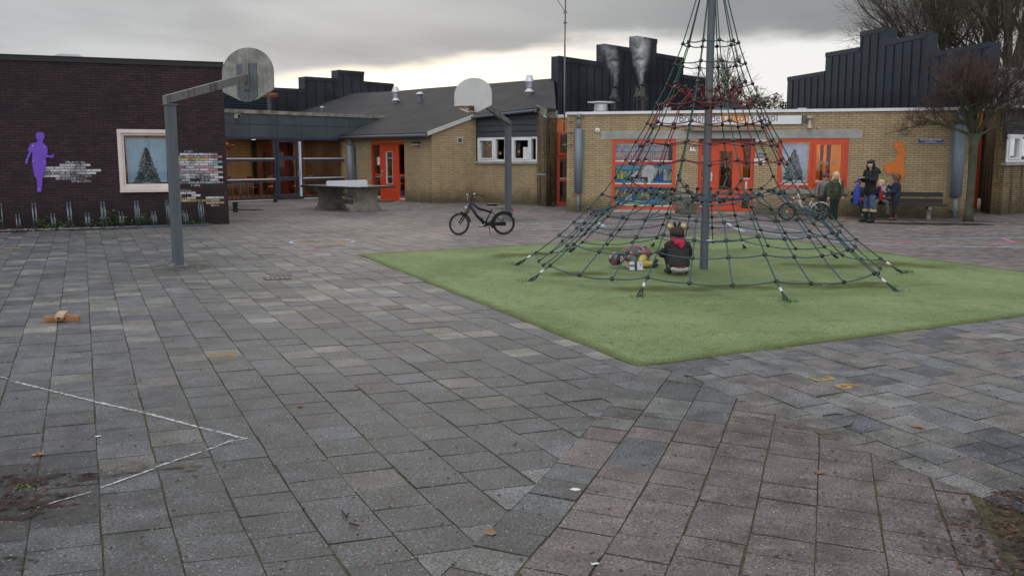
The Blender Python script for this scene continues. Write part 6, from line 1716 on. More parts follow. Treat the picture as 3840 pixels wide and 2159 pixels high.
pz2 = Plane((b2.x, b2.y), (b2.x+1, b2.y)).sz((1905, 458))[1]
e2_ = Vector((b2.x-1.48*.6, b2.y-1.48*.8, 0)); zb2 = Plane(e2_, e2_+Vector((1, 0, 0))).sz((1777, 357))[1]
hoop_post((b2.x, b2.y, 0), pz2-.10, math.atan2(-.8, -.6), 1.40, zb2-.12, zb2, M_BOARDW, M_BOARDW, 'further basketball post behind the black bicycle, its white board facing the yard', M_RUST, R(37))

# ================================================================== TABLE TENNIS TABLE
tt = empty('table_tennis_table', (-5.12, 28.6, 0), 'concrete table tennis table with green black top and white net plate outside the glazed link', 'table tennis table', rz=math.atan2(-.65, .76))
M_TOP = mat('dark_green_table', (.030, .042, .040), .35, 0, .3, 4, 50, .1)
M_TOPPALE = mat('pale_table_top', (.28, .31, .33), .15, 0, .12, 2, 50, .05)  # pale grey, smoother layer over the dark green top
MB().box((0, 0, .735), (2.74, 1.52, .06)).build('table_top', M_TOP, tt)
MB().box((0, 0, .7665), (2.70, 1.48, .003)).build('playing_surface', M_TOPPALE, tt)
mb = MB(); q = [(-.80, 0), (.80, 0), (.80, .12), (.74, .155), (-.74, .155), (-.80, .12)]
mb.prism([(.018, y, .768+z) for y, z in q], (-.036, 0, 0)); mb.build('net_plate', M_WHITEPAINT, tt)
for s_ in (-1, 1):
    prof = [(-.56, 0), (.56, 0), (.56, .09), (.47, .15), (.40, .28), (.40, .42), (.46, .58), (.57, .70), (-.57, .70), (-.46, .58), (-.40, .42), (-.40, .28), (-.47, .15), (-.56, .09)]
    MB().prism([(s_*.84-.09, y, z) for y, z in prof], (.18, 0, 0)).build('leg', M_CONCD, tt)
MB().box((0, 0, .26), (1.5, .12, .14)).build('tie_beam', M_CONCD, tt)

# ================================================================== BIKE RACKS
M_RACK = galv('rack_steel', (.20, .24, .28), .4, .7, .2)
rail_o = 0.62
rp = [(10, 1395, 1), (135, 1372, 0), (258, 1365, 1), (390, 1366, 0), (512, 1362, 1), (640, 1362, 0), (758, 1357, 1), (886, 1355, 0), (1003, 1352, 1), (1124, 1350, 0), (1232, 1348, 1), (1352, 1342, 0), (1468, 1338, 1)]
def rack_proto(tall):
    g = empty('bike_stand', (0, 0, 0), '', 'bicycle rack', 'galvanised bicycle stands along the dark brick wall')
    H_ = .62 if tall else .37; dep = .36 if tall else .34
    for s_ in (-1, 1):
        x = .032*s_
        a = [(x, -.02, 0), (x, -.02, H_*.62), (x, .10, H_*.93)]; b = [(x, .18, 0), (x, .18, H_*.55), (x, .27, H_*.93)]
        MB().tube(a, .010, 6).build('upright', M_RACK, g); MB().tube(b, .010, 6).build('upright', M_RACK, g)
        MB().tube([(x, .10, H_*.93), (x, .14, H_), (x, .23, H_), (x, .27, H_*.93)], .010, 6).build('top_bend', M_RACK, g)
    MB().tube([(-.032, .18, H_*.35), (.032, .18, H_*.35)], .008, 6).build('cross_bar', M_RACK, g)
    MB().tube([(-.032, -.02, H_*.4), (.032, -.02, H_*.4)], .008, 6).build('cross_bar', M_RACK, g)
    return g
prot = {0: rack_proto(False), 1: rack_proto(True)}; used = {0: False, 1: False}
words = ['first', 'second', 'third', 'fourth', 'fifth', 'sixth', 'seventh']
cnt = {0: 0, 1: 0}
for (x, y, tl) in rp:
    s_, _ = BR.sz(c1(x, 1340), .45)
    g = prot[tl] if not used[tl] else copy_tree(prot[tl]); used[tl] = True
    p = BR.pt(s_, 0, .45); g.location = p; g.rotation_euler = (0, 0, math.atan2(BR.d.y, BR.d.x) + R(8))
    g['label'] = '%s %s bicycle stand from the left along the dark brick wall' % (words[cnt[tl]], 'tall' if tl else 'low'); cnt[tl] += 1
tag(MB().tube([BR.pt(-3, .03, .43), BR.pt(BR.sz(c1(1530, 1340), .5)[0], .03, .43)], .018, 6).tube([BR.pt(-3, .03, .66), BR.pt(BR.sz(c1(1530, 1340), .5)[0], .03, .66)], .016, 6).build('rack_rail', M_RACK, None), 'pair of long steel ground rails under the bicycle stands', 'rail')
# weeds and leaf litter
M_LEAFG = mat('weed_leaf', (.035, .085, .018), .6, 0, .5, 15); M_LEAFY = mat('weed_leaf_light', (.075, .14, .03), .6, 0, .4, 15)
M_DEAD = mat('dead_leaf', (.11, .052, .028), .85, 0, .5, 12); M_DEAD2 = mat('dark_dead_leaf', (.045, .024, .017), .85, 0, .5, 12); M_DEAD3 = mat('pale_dead_leaf', (.24, .13, .07), .85, 0, .4, 12)
def leaf(mb, p, s_, m, rr, flat=False):
    a = rr.uniform(0, 6.28); t_ = rr.uniform(-.25, .25) if flat else rr.uniform(-.9, .9); d = Vector((math.cos(a), math.sin(a), t_)).normalized(); w = d.cross(Vector((rr.uniform(-.3, .3), rr.uniform(-.3, .3), 1))).normalized()*s_*.36
    d *= s_; mb.face([p-d*.5, p-d*.05+w, p+d*.5, p-d*.05-w], m)
rr = random.Random(31)
for k, (x, hh, lb) in enumerate(((335, .32, 'low green weed beside the first dead leaf drift under the wall'), (430, .2, 'small green weed just right of the second low bicycle stand'), (700, .28, 'wide green weed left of the fourth tall bicycle stand'), (825, .50, 'tallest bushy green weed between the racks at the wall'), (1040, .34, 'green weed just right of the fifth tall bicycle stand'), (1330, .35, 'green weed half hidden by the near basketball post'), (1420, .14, 'flat green weed near the last tall bicycle stand'))):
    s_, _ = BR.sz(c1(x, 1345), .25); base = BR.pt(s_, 0, .25); g = empty('weed', base, lb, 'weed', 'weeds along the brick wall')
    lf = MB(); st = MB()
    for j in range(int(70*hh/.3)):
        a = rr.uniform(-.30, .30); o = rr.uniform(-.16, .16); z = rr.random()**.8*hh*(1-abs(a)*1.5)
        p = base + BR.d*a + BR.n*o + Vector((0, 0, max(.02, z)))
        leaf(lf, p, rr.uniform(.05, .10), rr.choice((0, 0, 1)), rr)
    for j in range(9): st.tube([base + BR.d*rr.uniform(-.06, .06), base + BR.d*rr.uniform(-.25, .25) + BR.n*rr.uniform(-.1, .1) + Vector((0, 0, hh*rr.uniform(.4, .9)))], .004, 4)
    P(lf, 'leaves', [M_LEAFG, M_LEAFY], g); P(st, 'stems', M_LEAFG, g)
mb = MB()
for j in range(2600):
    s_ = -4.8 + rr.random()*8.6; s_ = s_ if rr.random() < .8 or s_ < 2.0 else s_-2
    o = abs(rr.gauss(.45, .25)); o = min(max(o, .02), 1.0); fade = 1 if s_ < 3.0 else 0
    if rr.random() > fade*(1-.75*max(0, (s_-.8)/2.4)) : continue
    leaf(mb, BR.pt(s_, rr.uniform(.008, .05), o), rr.uniform(.05, .10), rr.choice((0, 1, 1, 2)), rr, True)
mb.build('leaf_litter', [M_DEAD, M_DEAD2, M_DEAD3], None, kind='stuff', label='brown leaf litter gathered under the bicycle stands', cat='leaves')
mb = MB()
mb.prism([BR.pt(-5, .004, .02), BR.pt(3.4, .004, .02), BR.pt(3.0, .004, .55), BR.pt(-5, .004, .85)], (0, 0, .012)); mb.build('soil', M_SOIL, None, kind='structure')
# single fallen leaves, twigs and litter on the yard
def ground_bits(lst, name, label, cat, mt, s_, grp):
    for (px, py, lb) in lst:
        p = G(px, py); mb = MB()
        for k in range(5):
            a = rr.uniform(0, 6.28); q = p + Vector((math.cos(a), math.sin(a), 0))*s_*.3 + Vector((0, 0, .008)); leaf(mb, q, s_*rr.uniform(.6, 1), 0, rr, True)
        mb.build(name, mt, None, label=lb, cat=cat, group=grp)
ground_bits([(1120, 1526, 'orange brown leaf on the dark slab in the middle of the grey paving'), (140, 1708, 'dull brown leaf beside the left end of the white chalk line'), (190, 1131, 'small orange leaf on the paving above the wooden toy'), (430, 1119, 'tiny orange leaf on the paving in front of the near post'), (1842, 1998, 'dark red leaf on the slab beside the triangular fillers'), (3440, 1603, 'dark curled leaf in the joint of the right hand paving'), (3070, 1771, 'brown leaf on the reddish slabs')], 'fallen_leaf', '', 'leaf', M_DEAD3, .055, 'single fallen leaves on the paving')
def twig(pts, lb, r=.005):
    tag(MB().tube([p + Vector((0, 0, .012)) for p in pts], [r, r*.9, r*.7, r*.4][:len(pts)] if len(pts) <= 4 else r*.7, 5).build('twig', M_DEAD2, None), lb, 'twig', 'twigs on the paving')
twig([G(*q) for q in ((3085, 1564), (3130, 1558), (3165, 1560))], 'thin twig lying flat on the right hand paving')
twig([G(*q) for q in ((3165, 1605), (3185, 1602), (3200, 1590))], 'short hooked twig beside the sandy slab')
twig([G(*q) for q in ((1282, 1922), (1300, 1945), (1308, 1930))], 'reddish twig with a kink on the grey paving')
twig([G(*q) for q in ((1310, 1968), (1345, 1978))], 'short straight twig below the kinked one')
twig([G(*q) for q in ((2565, 1411), (2590, 1418), (2640, 1440))], 'orange twig in the joint at the corner of the green mat')
twig([G(*q) for q in ((310, 1788), (340, 1782), (335, 1775))], 'twig at the edge of the soil patch on the left', .004)
def blot(px, py, a, b, lb, mt):
    p = G(px, py); mb = MB(); pts = blob_pts(p.xy, a, b, .3, 18, .6, px*.01)
    mb.prism([(q.x, q.y, gz(q.y)+.0035) for q in pts], (0, 0, .002)); tag(mb.build('litter', mt, None), lb, 'litter', 'white scraps on the paving')
blot(2157, 1836, .022, .02, 'white torn scrap on the pale slab beside the fillers', M_PAPER)
blot(2232, 2116, .016, .010, 'white scrap near the bottom edge on the reddish slabs', M_PAPER)
blot(368, 1637, .014, .010, 'white scrap on the mossy joint left of the chalk corner', M_PAPER)
blot(2290, 1288, .020, .016, 'small white scrap near the mat edge', M_PAPER)
# fine debris
mb = MB(); rr = random.Random(77)
for j in range(1500):
    y = 2.4 + rr.random()**1.3*14; x = rr.uniform(-.62, .62)*y
    p = Vector((x, y, gz(y)+.003)); 
    leaf(mb, p, rr.uniform(.008, .028), rr.choice((0, 1, 1)), rr, True)
for cpx, cpy, nn, sg in ((3790, 1990, 420, .16), (30, 1850, 160, .18), (3830, 2110, 260, .14), (3770, 1900, 120, .12)):
    c_ = G(cpx, cpy)
    for j in range(nn):
        q = c_ + Vector((rr.gauss(0, sg), rr.gauss(0, sg*.8), 0)); leaf(mb, Vector((q.x, q.y, gz(q.y)+rr.uniform(.006, .02))), rr.uniform(.012, .035), rr.choice((0, 1, 1)), rr, True)
mb.build('debris', [M_DEAD, M_DEAD2], None, kind='stuff', label='tiny bits of twig and leaf scattered over the yard', cat='debris')
# grass tufts and moss at the anchors
mb = MB()
for k in range(10):
    c_ = pol(ANG[k], RAD[k]*1.01, .03)
    for j in range(45 if k in (1, 3) else 14):
        a = rr.uniform(0, 6.28); r_ = rr.random()*.12; b_ = c_ + Vector((math.cos(a)*r_, math.sin(a)*r_*.7, 0)); tp_ = b_ + Vector((rr.uniform(-.05, .05), rr.uniform(-.04, .04), rr.uniform(.03, .08)))
        mb.face([b_, b_+Vector((.006, 0, 0)), tp_])
mb.build('grass', M_LEAFG, None, kind='stuff', label='tufts of grass growing where the anchor ropes enter the mat', cat='grass')
mb = MB()
for L0, L1, cnt_ in ((G(30, 2159), G(130, 1815), 60),):
    for j in range(90):
        p = G(100, 1820) + Vector((rr.gauss(0, .03), rr.gauss(0, .02), .004)); leaf(mb, p, rr.uniform(.01, .022), 0, rr)
mb.build('moss', M_LEAFY, None, kind='stuff', label='little green clover patch at the soil edge, lower left', cat='moss')

# ================================================================== WOODEN TOY PLANE
M_PLANK = mat('orange_brown_plank', (.30, .13, .05), .6, 0, .25, 14, 80, .2); M_PALE = mat('pale_softwood', (.50, .33, .22), .65, 0, .2, 14, 80, .3)
tl_, tr_ = G(168, 1207), G(299, 1203); cen = (tl_+tr_)/2; ang = math.atan2((tr_-tl_).y, (tr_-tl_).x); Lt = (tr_-tl_).length
toy = empty('wooden_toy', (cen.x, cen.y, 0), 'little wooden cross shaped toy of a pale block over two orange brown slats', 'wooden toy', rz=ang)
toy_h = .045
for k in range(2):
    MB().box((0, -.025+.055*k, .030+.008*k), (Lt, .018, .045)).build('slat', M_PLANK, toy)
    MB().box((0, -.025+.055*k, .0535+.008*k), (Lt, .019, .002)).build('slat_edge', M_PALE, toy)
MB().box((-.005, .01, .075), (.085, .19, .030), rot=Euler((R(4), 0, R(3)))).build('block', M_PALE, toy)
MB().ell((-.005, -.075, .050), (.042, .03, .028), 10).build('nose', M_PALE, toy)
MB().ell((-.005, -.10, .052), (.022, .012, .014), 8).build('nose_hole', M_RUST, toy)

# ================================================================== DRAIN, MATS, LOW POSTS
dp = G(1040, 1044)
dg_ = empty('drain_grate', (dp.x, dp.y, 0), 'small rectangular black drain grate in the paving right of the near post', 'drain', rz=R(20))
MB().box((0, 0, .004), (.36, .30, .010)).build('cover_frame', M_SEAM, dg_)
for i in range(5):
    for j in range(2): MB().box((-.130+.065*i, -.07+.14*j, .0095), (.020, .12, .004)).build('grate_bar', M_GALV2, dg_)
def doormat(pa, pb, w, lb):
    a, b = G(*pa), G(*pb); c_ = (a+b)/2; tag(MB().box((c_.x, c_.y, .010), ((b-a).length, w, .018), math.atan2((b-a).y, (b-a).x)).build('foot_scraper', M_RUBBER, None), lb, 'door mat')
doormat(c2(150, 1308), c2(393, 1310), .5, 'long black grating on the paving beside the dark brick corner')
doormat(c2(1365, 1238), c2(1490, 1240), .5, 'dark door mat in front of the orange door of the wing')
for (x, y, lb) in ((186, 1325, 'short black post by the dark brick corner, beside the grating'), (517, 1245, 'short black post left of the navy glazed door')):
    p = G(*c2(x, y)); tag(MB().box((p.x, p.y, .14), (.12, .12, .28)).box((p.x, p.y, .29), (.14, .14, .02)).build('low_post', M_WOODDK, None), lb, 'post')
p = G(*c3(985, 1192)); tag(MB().box((p.x, p.y, .09), (.12, .12, .18)).build('low_post', M_WOODDK, None), 'short dark post at the foot of the stained buttress', 'post')

# ================================================================== DOWNPIPES
def downpipe(pl, cv, xs, x, ytop, ysl0, ysl1, ybot, w, lb, o=.10, lean=None):
    st_, z0 = pl.sz(cv(x[1], ybot), o); s1 = pl.sz(cv(x[0], ysl0), o)[0]
    s_m = (pl.sz(cv(x[0], ysl0), o)[0] + pl.sz(cv(x[1], ysl1), o)[0])/2
    zt_ = pl.sz(cv(x[0], ytop), o)[1]; za = pl.sz(cv(x[0], ysl0), o)[1]; zb = pl.sz(cv(x[1], ysl1), o)[1]
    g = empty('downpipe', pl.pt(s_m, 0, o), lb, 'downpipe', 'grey downpipes with wide protective sleeves')
    P(MB().tube([pl.pt(s_m, 0.02, o), pl.pt(s_m, zb, o)], w*.42, 12), 'lower_pipe', M_PIPE, g)
    P(MB().tube([pl.pt(s_m, zb, o), pl.pt(s_m, za, o)], w, 18), 'sleeve', M_PIPE, g)
    P(MB().wbox(pl, s_m-w*1.25, s_m-w*.5, zb+.02, za-.02, o-w*.7, o-w*.55), 'sleeve_flange', M_PIPE, g); P(MB().wbox(pl, s_m+w*.5, s_m+w*1.25, zb+.02, za-.02, o-w*.7, o-w*.55), 'sleeve_flange', M_PIPE, g)
    P(MB().tube([pl.pt(s_m, za, o), pl.pt(s_m, zt_-.12, o)], w*.45, 12), 'upper_pipe', M_PIPE, g)
    P(MB().tube([pl.pt(s_m, zt_-.14, o), pl.pt(s_m, zt_, o)], w*.62, 12), 'hopper', M_PIPE, g)
    P(MB().wbox(pl, s_m-w*.7, s_m+w*.7, .22, .25, 0, o+w*.5), 'clamp', M_GALV2, g)
    return g
downpipe(D, c3, None, (1178, 1176), 470, 585, 1080, 1228, .105, 'grey sleeved downpipe at the left end of the entrance building', .13)
downpipe(D, c8, None, (537, 480), 150, 310, 1018, 1240, .14, 'grey sleeved downpipe between the bench and the small round tree', .17)
g = downpipe(C1, c2, None, (1146, 1148), 700, 770, 1195, 1215, .13, 'grey sleeved downpipe in the corner between glazed link and wing', .18)

# ================================================================== AERIAL MAST
mx = Plane(D.pt(0, 0, .25), D.pt(1, 0, .25))
s0, z0 = mx.sz((2115, 548)); s1, z1 = mx.sz((2135, 0)); dsl = (s1-s0)/(z1-z0)
ae = empty('aerial_mast', mx.pt(s0, z0), 'thin grey aerial mast clamped in front of the orange strip, rising above the roofs', 'mast')
s0 = D.sz(c3(1066, 700), .25)[0]
P(MB().tube([mx.pt(s0, z0), mx.pt(s0, 4.9)], .024, 8), 'lower_pole', M_GALV, ae)
P(MB().tube([mx.pt(s0, 4.85), mx.pt(s0+.03, 9.5)], .017, 8), 'upper_pole', M_GALV, ae)
for px in ((2127, 47), (2127, 86)):
    z = mx.sz(px)[1]; P(MB().box(mx.pt(s0, z), (.10, .05, .04)).tube([mx.pt(s0-.06, z), mx.pt(s0+.06, z)], .010, 6), 'clamp', M_GALV2, ae)
z = mx.sz((2127, 45))[1]; e = mx.sz((2098, 0))
P(MB().tube([mx.pt(s0, z), mx.pt(s0-.9, z+1.35)], .008, 5), 'stay_wire', M_SEAM, ae)
for py in (455, 498, 543):
    z = mx.sz((2120, py))[1]; P(MB().tube([mx.pt(s0-.02, z, 0), mx.pt(s0+.25, z, -.3)], .014, 6).box(mx.pt(s0, z), (.09, .06, .035)), 'wall_bracket', M_GALV2, ae)

# ================================================================== BENCH
bs0, bs1 = D.sz(c7(1075, 650), .45)[0], D.sz(c7(2352, 655), .45)[0]
bench = empty('park_bench', D.pt((bs0+bs1)/2, 0, .6), 'dark weathered wooden bench with two back planks against the yellow brick wall', 'bench')
zz = lambda y, o: D.sz(c7(2000, y), o)[1]
P(MB().wbox(D, bs0, bs1, zz(688, .35), zz(627, .35), .32, .36), 'backrest_plank', M_WOODDK, bench)
P(MB().wbox(D, bs0, bs1, zz(778, .35), zz(716, .35), .33, .37), 'backrest_plank', M_WOODDK, bench)
sz_ = zz(800, .8)
for k in range(3): P(MB().wbox(D, bs0+.02, bs1+.06, sz_-.045, sz_, .42+k*.15, .42+k*.15+.13), 'seat_plank', M_WOODDK, bench)
for t_ in (.16, .84):
    a = bs0+(bs1-bs0)*t_
    lg = P(MB().wbox(D, a-.05, a+.05, 0, sz_-.05, .52, .66), 'support', M_CONCD, bench)
    sub(MB().wbox(D, a-.045, a+.045, sz_-.13, sz_-.05, .36, .84), 'seat_bracket', M_CONCD, lg); sub(MB().wbox(D, a-.03, a+.03, sz_-.10, zz(640, .35), .27, .318), 'back_bracket', M_CONCD, lg)

# ================================================================== BICYCLES
M_RIM = mat('dark_alloy_rim', (.16, .165, .17), .4, .5, .1)
def bicycle(name, label, pr, pf, wr, frame_m, fork_m, fender_m, steer, style, lettering=None):
    """pr, pf rear and front contact points; local x runs from rear to front"""
    d = (pf-pr); d.z = 0; L = d.length; ang = math.atan2(d.y, d.x)
    b = empty(name, (pr.x, pr.y, 0), label, 'bicycle', rz=ang)
    lean = R(5)
    def tr(p): return Vector((p[0], p[1]*math.cos(lean)+p[2]*math.sin(lean)*1, p[2]*math.cos(lean)))
    rake = R(20)
    hd = Vector((L-.07-math.sin(rake)*(wr+.22), 0, wr*2+.12))     # head tube bottom
    ax = Vector((math.sin(-rake), 0, math.cos(rake)))
    def st(p, piv=hd):       # rotate about the steering axis
        q = Matrix.Rotation(steer, 3, ax) @ (Vector(p)-piv) + piv; return q
    def wheel(c, front):
        f = (lambda p: tr(st(p))) if front else tr
        w = MB(); N_ = 36
        pts = [Vector((c[0]+wr*math.cos(t_), 0, c[2]+wr*math.sin(t_))) for t_ in [2*math.pi*i/N_ for i in range(N_)]]
        root = MB().tube([f(Vector((c[0]+(wr-.022)*math.cos(t_), 0, c[2]+(wr-.022)*math.sin(t_)))) for t_ in [2*math.pi*i/N_ for i in range(N_)]], .022, 8, closed=True).build('wheel', M_RUBBER, b)
        MB().tube([f(Vector((c[0]+(wr-.050)*math.cos(t_), 0, c[2]+(wr-.050)*math.sin(t_)))) for t_ in [2*math.pi*i/N_ for i in range(N_)]], .007, 6, closed=True).build('rim', M_RIM, root)
        sp = MB()
        for i in range(20):
            t_ = 2*math.pi*i/20; y = .02*(1 if i % 2 else -1)
            sp.tube([f(Vector((c[0]+.02*math.cos(t_+.6), y, c[2]+.02*math.sin(t_+.6)))), f(Vector((c[0]+(wr-.055)*math.cos(t_), 0, c[2]+(wr-.055)*math.sin(t_))))], .0013, 3)
        sp.build('spokes', M_ALU, root)
        MB().tube([f(Vector((c[0], -.05, c[2]))), f(Vector((c[0], .05, c[2])))], .022, 8).build('hub', M_ALU, root)
        MB().tube([f(Vector((c[0]+(wr+.018)*math.cos(t_), 0, c[2]+(wr+.018)*math.sin(t_)))) for t_ in ([R(-20)+R(12)*i for i in range(14)] if not front else [R(95)+R(11)*i for i in range(8)])], .020, 6).build('mudguard', fender_m, b)
    wheel((0, 0, wr), False); wheel((L, 0, wr), True)
    hx = Vector((L, 0, wr))
    crown = hd - ax*.03
    for s_ in (-1, 1):
        MB().tube([tr(st(hx+Vector((0, .05*s_, 0)))), tr(st(crown+Vector((.03, .05*s_, -.05)))), tr(st(crown+Vector((0, .03*s_, 0))))], [.012, .016, .014], 8).build('fork_leg', fork_m, b)
    top = hd + ax*.13
    MB().tube([tr(hd-ax*.02), tr(top)], .020, 10).build('head_tube', frame_m, b)
    bb_ = Vector((L*.42, 0, wr*.92+.02)); seat_ = Vector((L*.27, 0, wr*2+.06))
    if style == 'boy':
        fr_ = MB().tube([tr(hd+ax*.03), tr(hd.lerp(bb_, .5)), tr(bb_)], [.032, .040, .034], 8)
        fr_.tube([tr(top-ax*.02), tr(top.lerp(seat_, .35)-Vector((0, 0, .09))), tr(seat_-Vector((0, 0, .06)))], [.032, .030, .022], 8)
    else:
        fr_ = MB().tube([tr(hd+ax*.02), tr(hd.lerp(bb_, .5)-Vector((0, 0, .05))), tr(bb_)], .018, 8)
        fr_.tube([tr(top-ax*.02), tr(top.lerp(bb_, .5)-Vector((-.02, 0, .10))), tr(bb_+Vector((-.06, 0, .12)))], .015, 8)
    fr_.tube([tr(bb_), tr(seat_)], .015, 8)
    for s_ in (-1, 1):
        fr_.tube([tr(bb_+Vector((0, .02*s_, 0))), tr(Vector((0, .05*s_, wr)))], .010, 6); fr_.tube([tr(seat_+Vector((0, .01*s_, -.05))), tr(Vector((0, .05*s_, wr)))], .010, 6)
    fr_.build('frame', frame_m, b)
    MB().tube([tr(seat_), tr(seat_+Vector((-.02, 0, .10)))], .012, 8).build('seat_post', M_ALU, b)
    sd = MB(); c_ = seat_+Vector((-.02, 0, .115)); sd.mesh([tr(c_+Vector(v)) for v in ((.14, -.012, .0), (.14, .012, 0), (.02, .04, .01), (-.10, .075, .015), (-.12, 0, .012), (-.10, -.075, .015), (.02, -.04, .01), (.13, 0, -.03), (-.08, .06, -.035), (-.08, -.06, -.035))], [(0, 1, 2, 6), (6, 2, 3, 4, 5), (1, 0, 7), (1, 7, 8, 3, 2), (0, 6, 5, 9, 7), (3, 8, 9, 5, 4), (7, 9, 8)], 0, True)
    sd.build('saddle', M_BLACK, b)
    stem = top + ax*.07
    MB().tube([tr(st(top)), tr(st(stem)), tr(st(stem+Vector((.04, 0, .03))))], .012, 8).build('stem', M_BLACK, b)
    hb = stem+Vector((.04, 0, .03))
    MB().tube([tr(st(hb+Vector(v))) for v in ((-.14, -.27, .06), (-.05, -.17, .07), (0, -.06, .02), (0, .06, .02), (-.05, .17, .07), (-.14, .27, .06))], .010, 8).build('handlebar', M_BLACK, b)
    for s_ in (-1, 1):
        MB().tube([tr(st(hb+Vector((-.08, .19*s_, .068)))), tr(st(hb+Vector((-.16, .30*s_, .058))))], .016, 8).build('grip', M_BLACK, b)
        MB().tube([tr(st(hb+Vector((-.02, .13*s_, .05)))), tr(st(hb+Vector((.02, .18*s_, .03)))), tr(st(hb+Vector((-.04, .26*s_, .0))))], .006, 6).build('brake_lever', M_FERR, b)
        MB().tube([tr(st(hb+Vector((0, .10*s_, .03)))), tr(st(hb+Vector((.10, .05*s_, .02)))), tr(st(hb+Vector((.07, 0, -.10))))], .003, 5).build('brake_cable', M_FERR, b)
    MB().ell(tr(st(hb+Vector((-.02, -.12, .075)))), (.022, .022, .018), 8).build('bell', M_FERR, b)
    MB().tube([tr(bb_+Vector((0, -.05, 0))), tr(bb_+Vector((0, .05, 0)))], .018, 8).build('bottom_bracket', M_BLACK, b)
    MB().lathe([(.065, -.004), (.065, .004)], tr(bb_+Vector((0, .045, 0))), 18, 0, Matrix.Rotation(R(90), 3, 'X')).build('chain_ring', M_BLACK, b)
    for s_ in (-1, 1):
        e_ = bb_+Vector((.11*s_, .07*s_, -.05*s_)); cr_ = MB().tube([tr(bb_+Vector((0, .06*s_, 0))), tr(e_)], .008, 6).build('crank', M_ALU, b)
        MB().box(tr(e_+Vector((0, .04*s_, 0))), (.08, .07, .022)).build('pedal', M_BLACK, cr_)
    MB().prism([tr(Vector(v)) for v in ((bb_.x+.07, .05, bb_.z+.045), (bb_.x+.07, .05, bb_.z-.045), (-.04, .05, wr-.04), (-.04, .05, wr+.04))], (0, .012, 0)).build('chain_case', M_BLACK, b)
    rk = MB(); rz_ = wr*2+.085
    for s_ in (-1, 1):
        rk.tube([tr(Vector((seat_.x-.08, .055*s_, rz_))), tr(Vector((-.17, .055*s_, rz_))), tr(Vector((-.20, .03*s_, rz_-.02)))], .005, 5)
        rk.tube([tr(Vector((.03, .055*s_, rz_))), tr(Vector((0, .06*s_, wr)))], .005, 5)
    for i in range(4): rk.tube([tr(Vector((-.15+.07*i, -.055, rz_))), tr(Vector((-.15+.07*i, .055, rz_)))], .005, 5)
    rk.build('luggage_rack', M_BLACK, b)
    MB().box(tr(Vector((-.19, 0, rz_-.045))), (.03, .05, .04)).build('rear_lamp', mat('red_reflector', (.45, .02, .01), .3), b)
    MB().ell(tr(st(crown+Vector((.07, 0, .02)))), (.028, .025, .025), 8).build('front_lamp', M_FERR, b)
    MB().tube([tr(Vector((bb_.x-.08, .05, bb_.z-.03))), Vector((bb_.x-.10, .17, .01))], .007, 6).build('kickstand', M_BLACK, b)
    if lettering:
        vs, fs = text_geo(lettering, .055, .001); xs = [v.x for v in vs]; mid = (min(xs)+max(xs))/2
        a_ = hd+ax*.03; e = (bb_-a_).normalized(); up_ = Vector((-e.z, 0, e.x)); 
        if up_.z < 0: up_ = -up_
        c_ = a_.lerp(bb_, .52); mm = MB()
        # the yard sees the side with negative local direction: read from head to bracket
        side_ = 1
        mm.mesh([tr(c_ + e*(v.x-mid)*1.0 + up_*(v.y-.018)) + Vector((0, side_*.030, 0)) for v in vs], fs); mm.build('lettering', M_PAPER, b)
    return b
M_BIKEB = mat('midnight_blue_frame', (.007, .010, .030), .35, 0, .1, spec=.4); M_SILV = mat('silver_frame', (.42, .43, .45), .3, .6, .1); M_FORKO = mat('orange_fork', (.62, .16, .03), .35)
bk1 = bicycle('child_bicycle', 'black and midnight blue child bicycle standing alone before the further basketball post', G(1888.6, 880), G(1720.4, 882), .243, M_BIKEB, M_BLACK, M_BLACK, R(-32), 'boy', 'ALPINA')
bk2 = bicycle('child_bicycle', 'silver child bicycle with orange fork under the right orange window', G(3074, 828), G(2950, 826), .235, M_SILV, M_FORKO, M_WHITESTEEL, R(12), 'girl')

